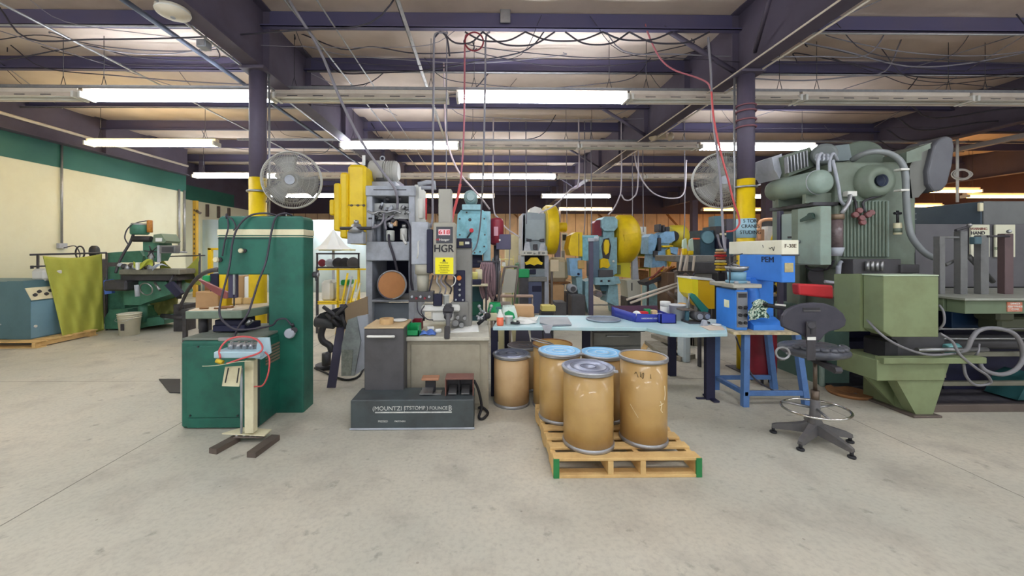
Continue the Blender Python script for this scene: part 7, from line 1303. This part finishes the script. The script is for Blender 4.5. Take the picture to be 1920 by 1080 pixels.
drop('air_hose', [(832, 118, 6.), (836, 245, 6.), (845, 288, 6.), (862, 325, 6.), (885, 352, 6.1), (905, 375, 6.2), (918, 392, 6.5)], .014, mat('pale_hose', (216, 196, 200), .5), 'pale hose curving across to the sky-blue press', 'hose')
drop('hanging_cable', [(838, 44, 5.2), (837, 200, 5.15), (837, 360, 4.9)], .007, cordg, 'thin cord hanging above the tan column of the lettered press')
drop('hanging_cable', [(1210, 28, 4.96), (1212, 54, 4.88), (1235, 105, 4.75), (1262, 130, 4.75), (1305, 145, 4.75), (1326, 155, 4.72), (1333, 168, 4.7)], .010, hosep, 'pinkish cord swooping left of the right column')
drop('hanging_cable', [(1328, 70, 4.7), (1332, 120, 4.7), (1334, 170, 4.7), (1338, 230, 4.68), (1343, 270, 4.66), (1350, 330, 4.62), (1353, 380, 4.6), (1356, 440, 4.5), (1360, 470, 4.2)], .014, cordg, 'grey cord dropping to the blue press past the right fan')
drop('air_hose', [(1334, 172, 4.68), (1338, 220, 4.66), (1350, 280, 4.62), (1366, 340, 4.6), (1376, 380, 4.6), (1384, 402, 4.62), (1386, 420, 4.62), (1376, 432, 4.6), (1362, 434, 4.6)], .011, hoser, 'red air hose hanging left of the right column', 'hose')
for k, (px, y0_, py, d) in enumerate(((1108, 345, 440, 9), (1185, 345, 425, 9.5), (1205, 345, 435, 10.5), (1096, 345, 440, 9), (1062, 400, 425, 12), (1283, 330, 450, 9), (986, 375, 420, 9), (955, 375, 500, 9))):
    one('drop_cable', MB().tube([PT(px, 470 - 3.03 * 720 / d, d), PT(px + 1, (y0_ + py) / 2, d), PT(px + (-1) ** k, py, d)], .012, 6), cordg, 'thin vertical cable dropping to the far presses, at ' + ('the violet post', 'the yellow flywheel guard', 'the white sign', 'the cyan side box', 'the sign column', 'the pale rods', 'the grey press crown', 'the wire shelving')[k], 'cable')
for k, (pts, lab) in enumerate(((((925, 380), (935, 410), (950, 428), (975, 445)), 'pale curved cable left of the grey press'), (((1165, 345), (1160, 372), (1150, 392), (1140, 403)), 'pale cable curving down to the cyan press head'), (((1190, 290), (1200, 330), (1225, 362), (1260, 372), (1283, 360), (1287, 300)), 'long pale cable loop above the light blue press'), (((1165, 365), (1172, 375), (1185, 372), (1196, 345)), 'small pale cable loop over the yellow guard'), (((1010, 400), (1040, 385), (1070, 355), (1085, 340)), 'pale cable rising right from the grey press'))):
    e_ = max(pts, key=lambda q: -q[1]); top = (e_[0], 470 - 3.03 * 720 / 8.8); pts = ((top,) + pts) if pts[0] == e_ else (pts + (top,))
    drop('cable_loop', [(a, b_, 8.8) for a, b_ in pts], .016, mat('pale_cable', (200, 190, 196), .5), lab, 'cable')
# small fittings
t = thing('heat_detector', 'round cream ceiling lamp plate under the left beam, near the top edge', 'ceiling fitting', (-2.87, 3.6, 3.70)); obj('dish', MB().lathe([(.002, -.05), (.08, -.045), (.13, -.02), (.135, .0), (.135, .028), (.002, .028)], (-2.87, 3.6, 3.71), n=36), mat('dish_cream', (226, 216, 196), .5), t); obj('rim', MB().torus((-2.87, 3.6, 3.71), .134, .006, n=36), whitep, t); obj('center_cap', MB().cyl((-2.87, 3.6, 3.655), (-2.87, 3.6, 3.67), .02), greyp, t)
t = thing('junction_box', 'small square junction box on the left beam flange', 'junction box', (-2.95, 4.2, 3.7)); obj('box', MB().box(-3.03, -2.93, 4.1, 4.2, 3.66, 3.742), greyp, t); obj('cover', MB().box(-3.02, -2.94, 4.095, 4.1, 3.67, 3.735), galv, t)
t = thing('emergency_light', 'twin-head emergency light under the right beam', 'emergency light', (X(1240, 7.5), 7.5, 3.7)); c = PT(1241, 256, 7.5)
for s_ in (-1, 1): obj('lamp_head', MB().lathe([(.002, .05), (.05, .05), (.09, 0), (.085, -.01), (.002, -.01)], c + Vector((s_ * .17, 0, 0)), (s_ * .6, -.7, -.3), 22), mat('lamp_tan', (210, 190, 160), .4), t)
obj('body', MB().box(c.x - .09, c.x + .09, c.y, c.y + .1, c.z - .02, c.z + .08), MATS['lamp_tan'], t); obj('mount', MB().cyl((c.x, c.y + .05, c.z + .06), (3.2, c.y + .05, 3.75), .012), galv, t)
t = thing('hanging_rod', 'white hanging rod with a coil of white wire, right of the flywheel guard', 'hanging rod', (X(1795, 7.6), 7.6, 3.5)); xr_ = X(1795, 7.6); obj('rod', MB().cyl((xr_, 7.6, Z(379, 7.6, 1795)), (xr_, 7.6, 3.76), .022), whitep, t)
for k, (rx, rz_) in enumerate(((.20, .11), (.17, .10), (.14, .08), (.19, .08))): obj('wire_coil', MB().tube([(xr_ + .03 + rx * math.cos(a * PI / 6), 7.56 - .01 * k, Z(328, 7.6, 1795) + rz_ * math.sin(a * PI / 6)) for a in range(13)], .010, 6), whitep, t)
# rolled duct piece and pale runs at the right, under the third frame line
for k, (x, y0_, y1_, z, lab) in enumerate(((10.1, 6.2, 13.0, 3.60, 'pale cable tray running back at the upper right under the third beam'),)):
    t = thing('cable_tray', lab, 'cable tray', (x, y0_, z)); obj('channel', MB().box(x - .06, x + .06, y0_, y1_, z, z + .09, .004), mat('tray_pale', (176, 168, 166), .5, amt=.4), t)
    for q in range(4): y_ = y0_ + .3 + q * (y1_ - y0_ - .6) / 3; obj('tray_hanger', MB().cyl((x, y_, z + .09), (x, y_, 4.5), .008), darkst, t)
for k in range(10):
    a = (7.0 + .35 * (k % 4), 4.2 + .5 * k, 4.1 - .05 * k); one('bundled_cable', MB().tube([a, (a[0] + .8, a[1] + .3, a[2] - .12), (a[0] + 2.0, a[1] + .2, a[2] + .02), (a[0] + 3.2, a[1] - .2, a[2] - .1)], .014, 6, 5), cordd, 'dark cable in the tangle under the roof at the upper right', 'cable', 'cable tangle at the upper right')
for k, (pts, d, r) in enumerate((([(0, 74), (80, 66), (200, 88), (330, 96), (440, 88)], 5.4, .007), ([(100, 62), (180, 90), (300, 102), (420, 84)], 5.3, .008), ([(0, 112), (120, 92), (170, 86), (260, 108), (400, 112)], 5.6, .009), ([(20, 60), (100, 95), (260, 122), (450, 118)], 5.8, .006),
        ([(1500, 78), (1580, 95), (1700, 124), (1820, 118), (1960, 88)], 5.2, .010), ([(1520, 84), (1640, 110), (1760, 132), (1900, 128), (1980, 110)], 5.5, .008), ([(1496, 100), (1600, 120), (1740, 146), (1880, 140), (1990, 120)], 5.8, .009), ([(1560, 70), (1700, 98), (1850, 104), (1980, 84)], 5.1, .007), ([(1500, 92), (1640, 136), (1720, 160), (1850, 150), (1990, 128)], 6.0, .006),
        ([(560, 62), (640, 92), (700, 88), (780, 100), (880, 96)], 5.4, .009), ([(540, 80), (640, 102), (760, 112), (900, 118), (1050, 104)], 5.7, .007), ([(900, 100), (1040, 124), (1200, 118), (1330, 90)], 5.6, .006), ([(880, 84), (1000, 100), (1150, 108), (1290, 84)], 5.3, .007))):
    P_ = [PT(a, b_, d) for a, b_ in pts]; e0, e1 = P_[0].copy(), P_[-1].copy(); e0.z = e1.z = 4.45; e0.x -= .05; e1.x += .05
    one('strung_cable', MB().tube([e0] + P_ + [e1], r, 6), (cordd, cordg, cordd)[k % 3], 'cable strung low between the first purlins, ' + (('left of the left beam, ' + ('nearest', 'second', 'third', 'farthest')[k]) if k < 4 else ('right of the right beam, ' + ('nearest but one', 'middle', 'fourth', 'nearest', 'farthest')[k - 4]) if k < 9 else ('between the beams, ' + ('left, nearer', 'left, farther', 'right, farther', 'right, nearer')[k - 9])), 'cable')
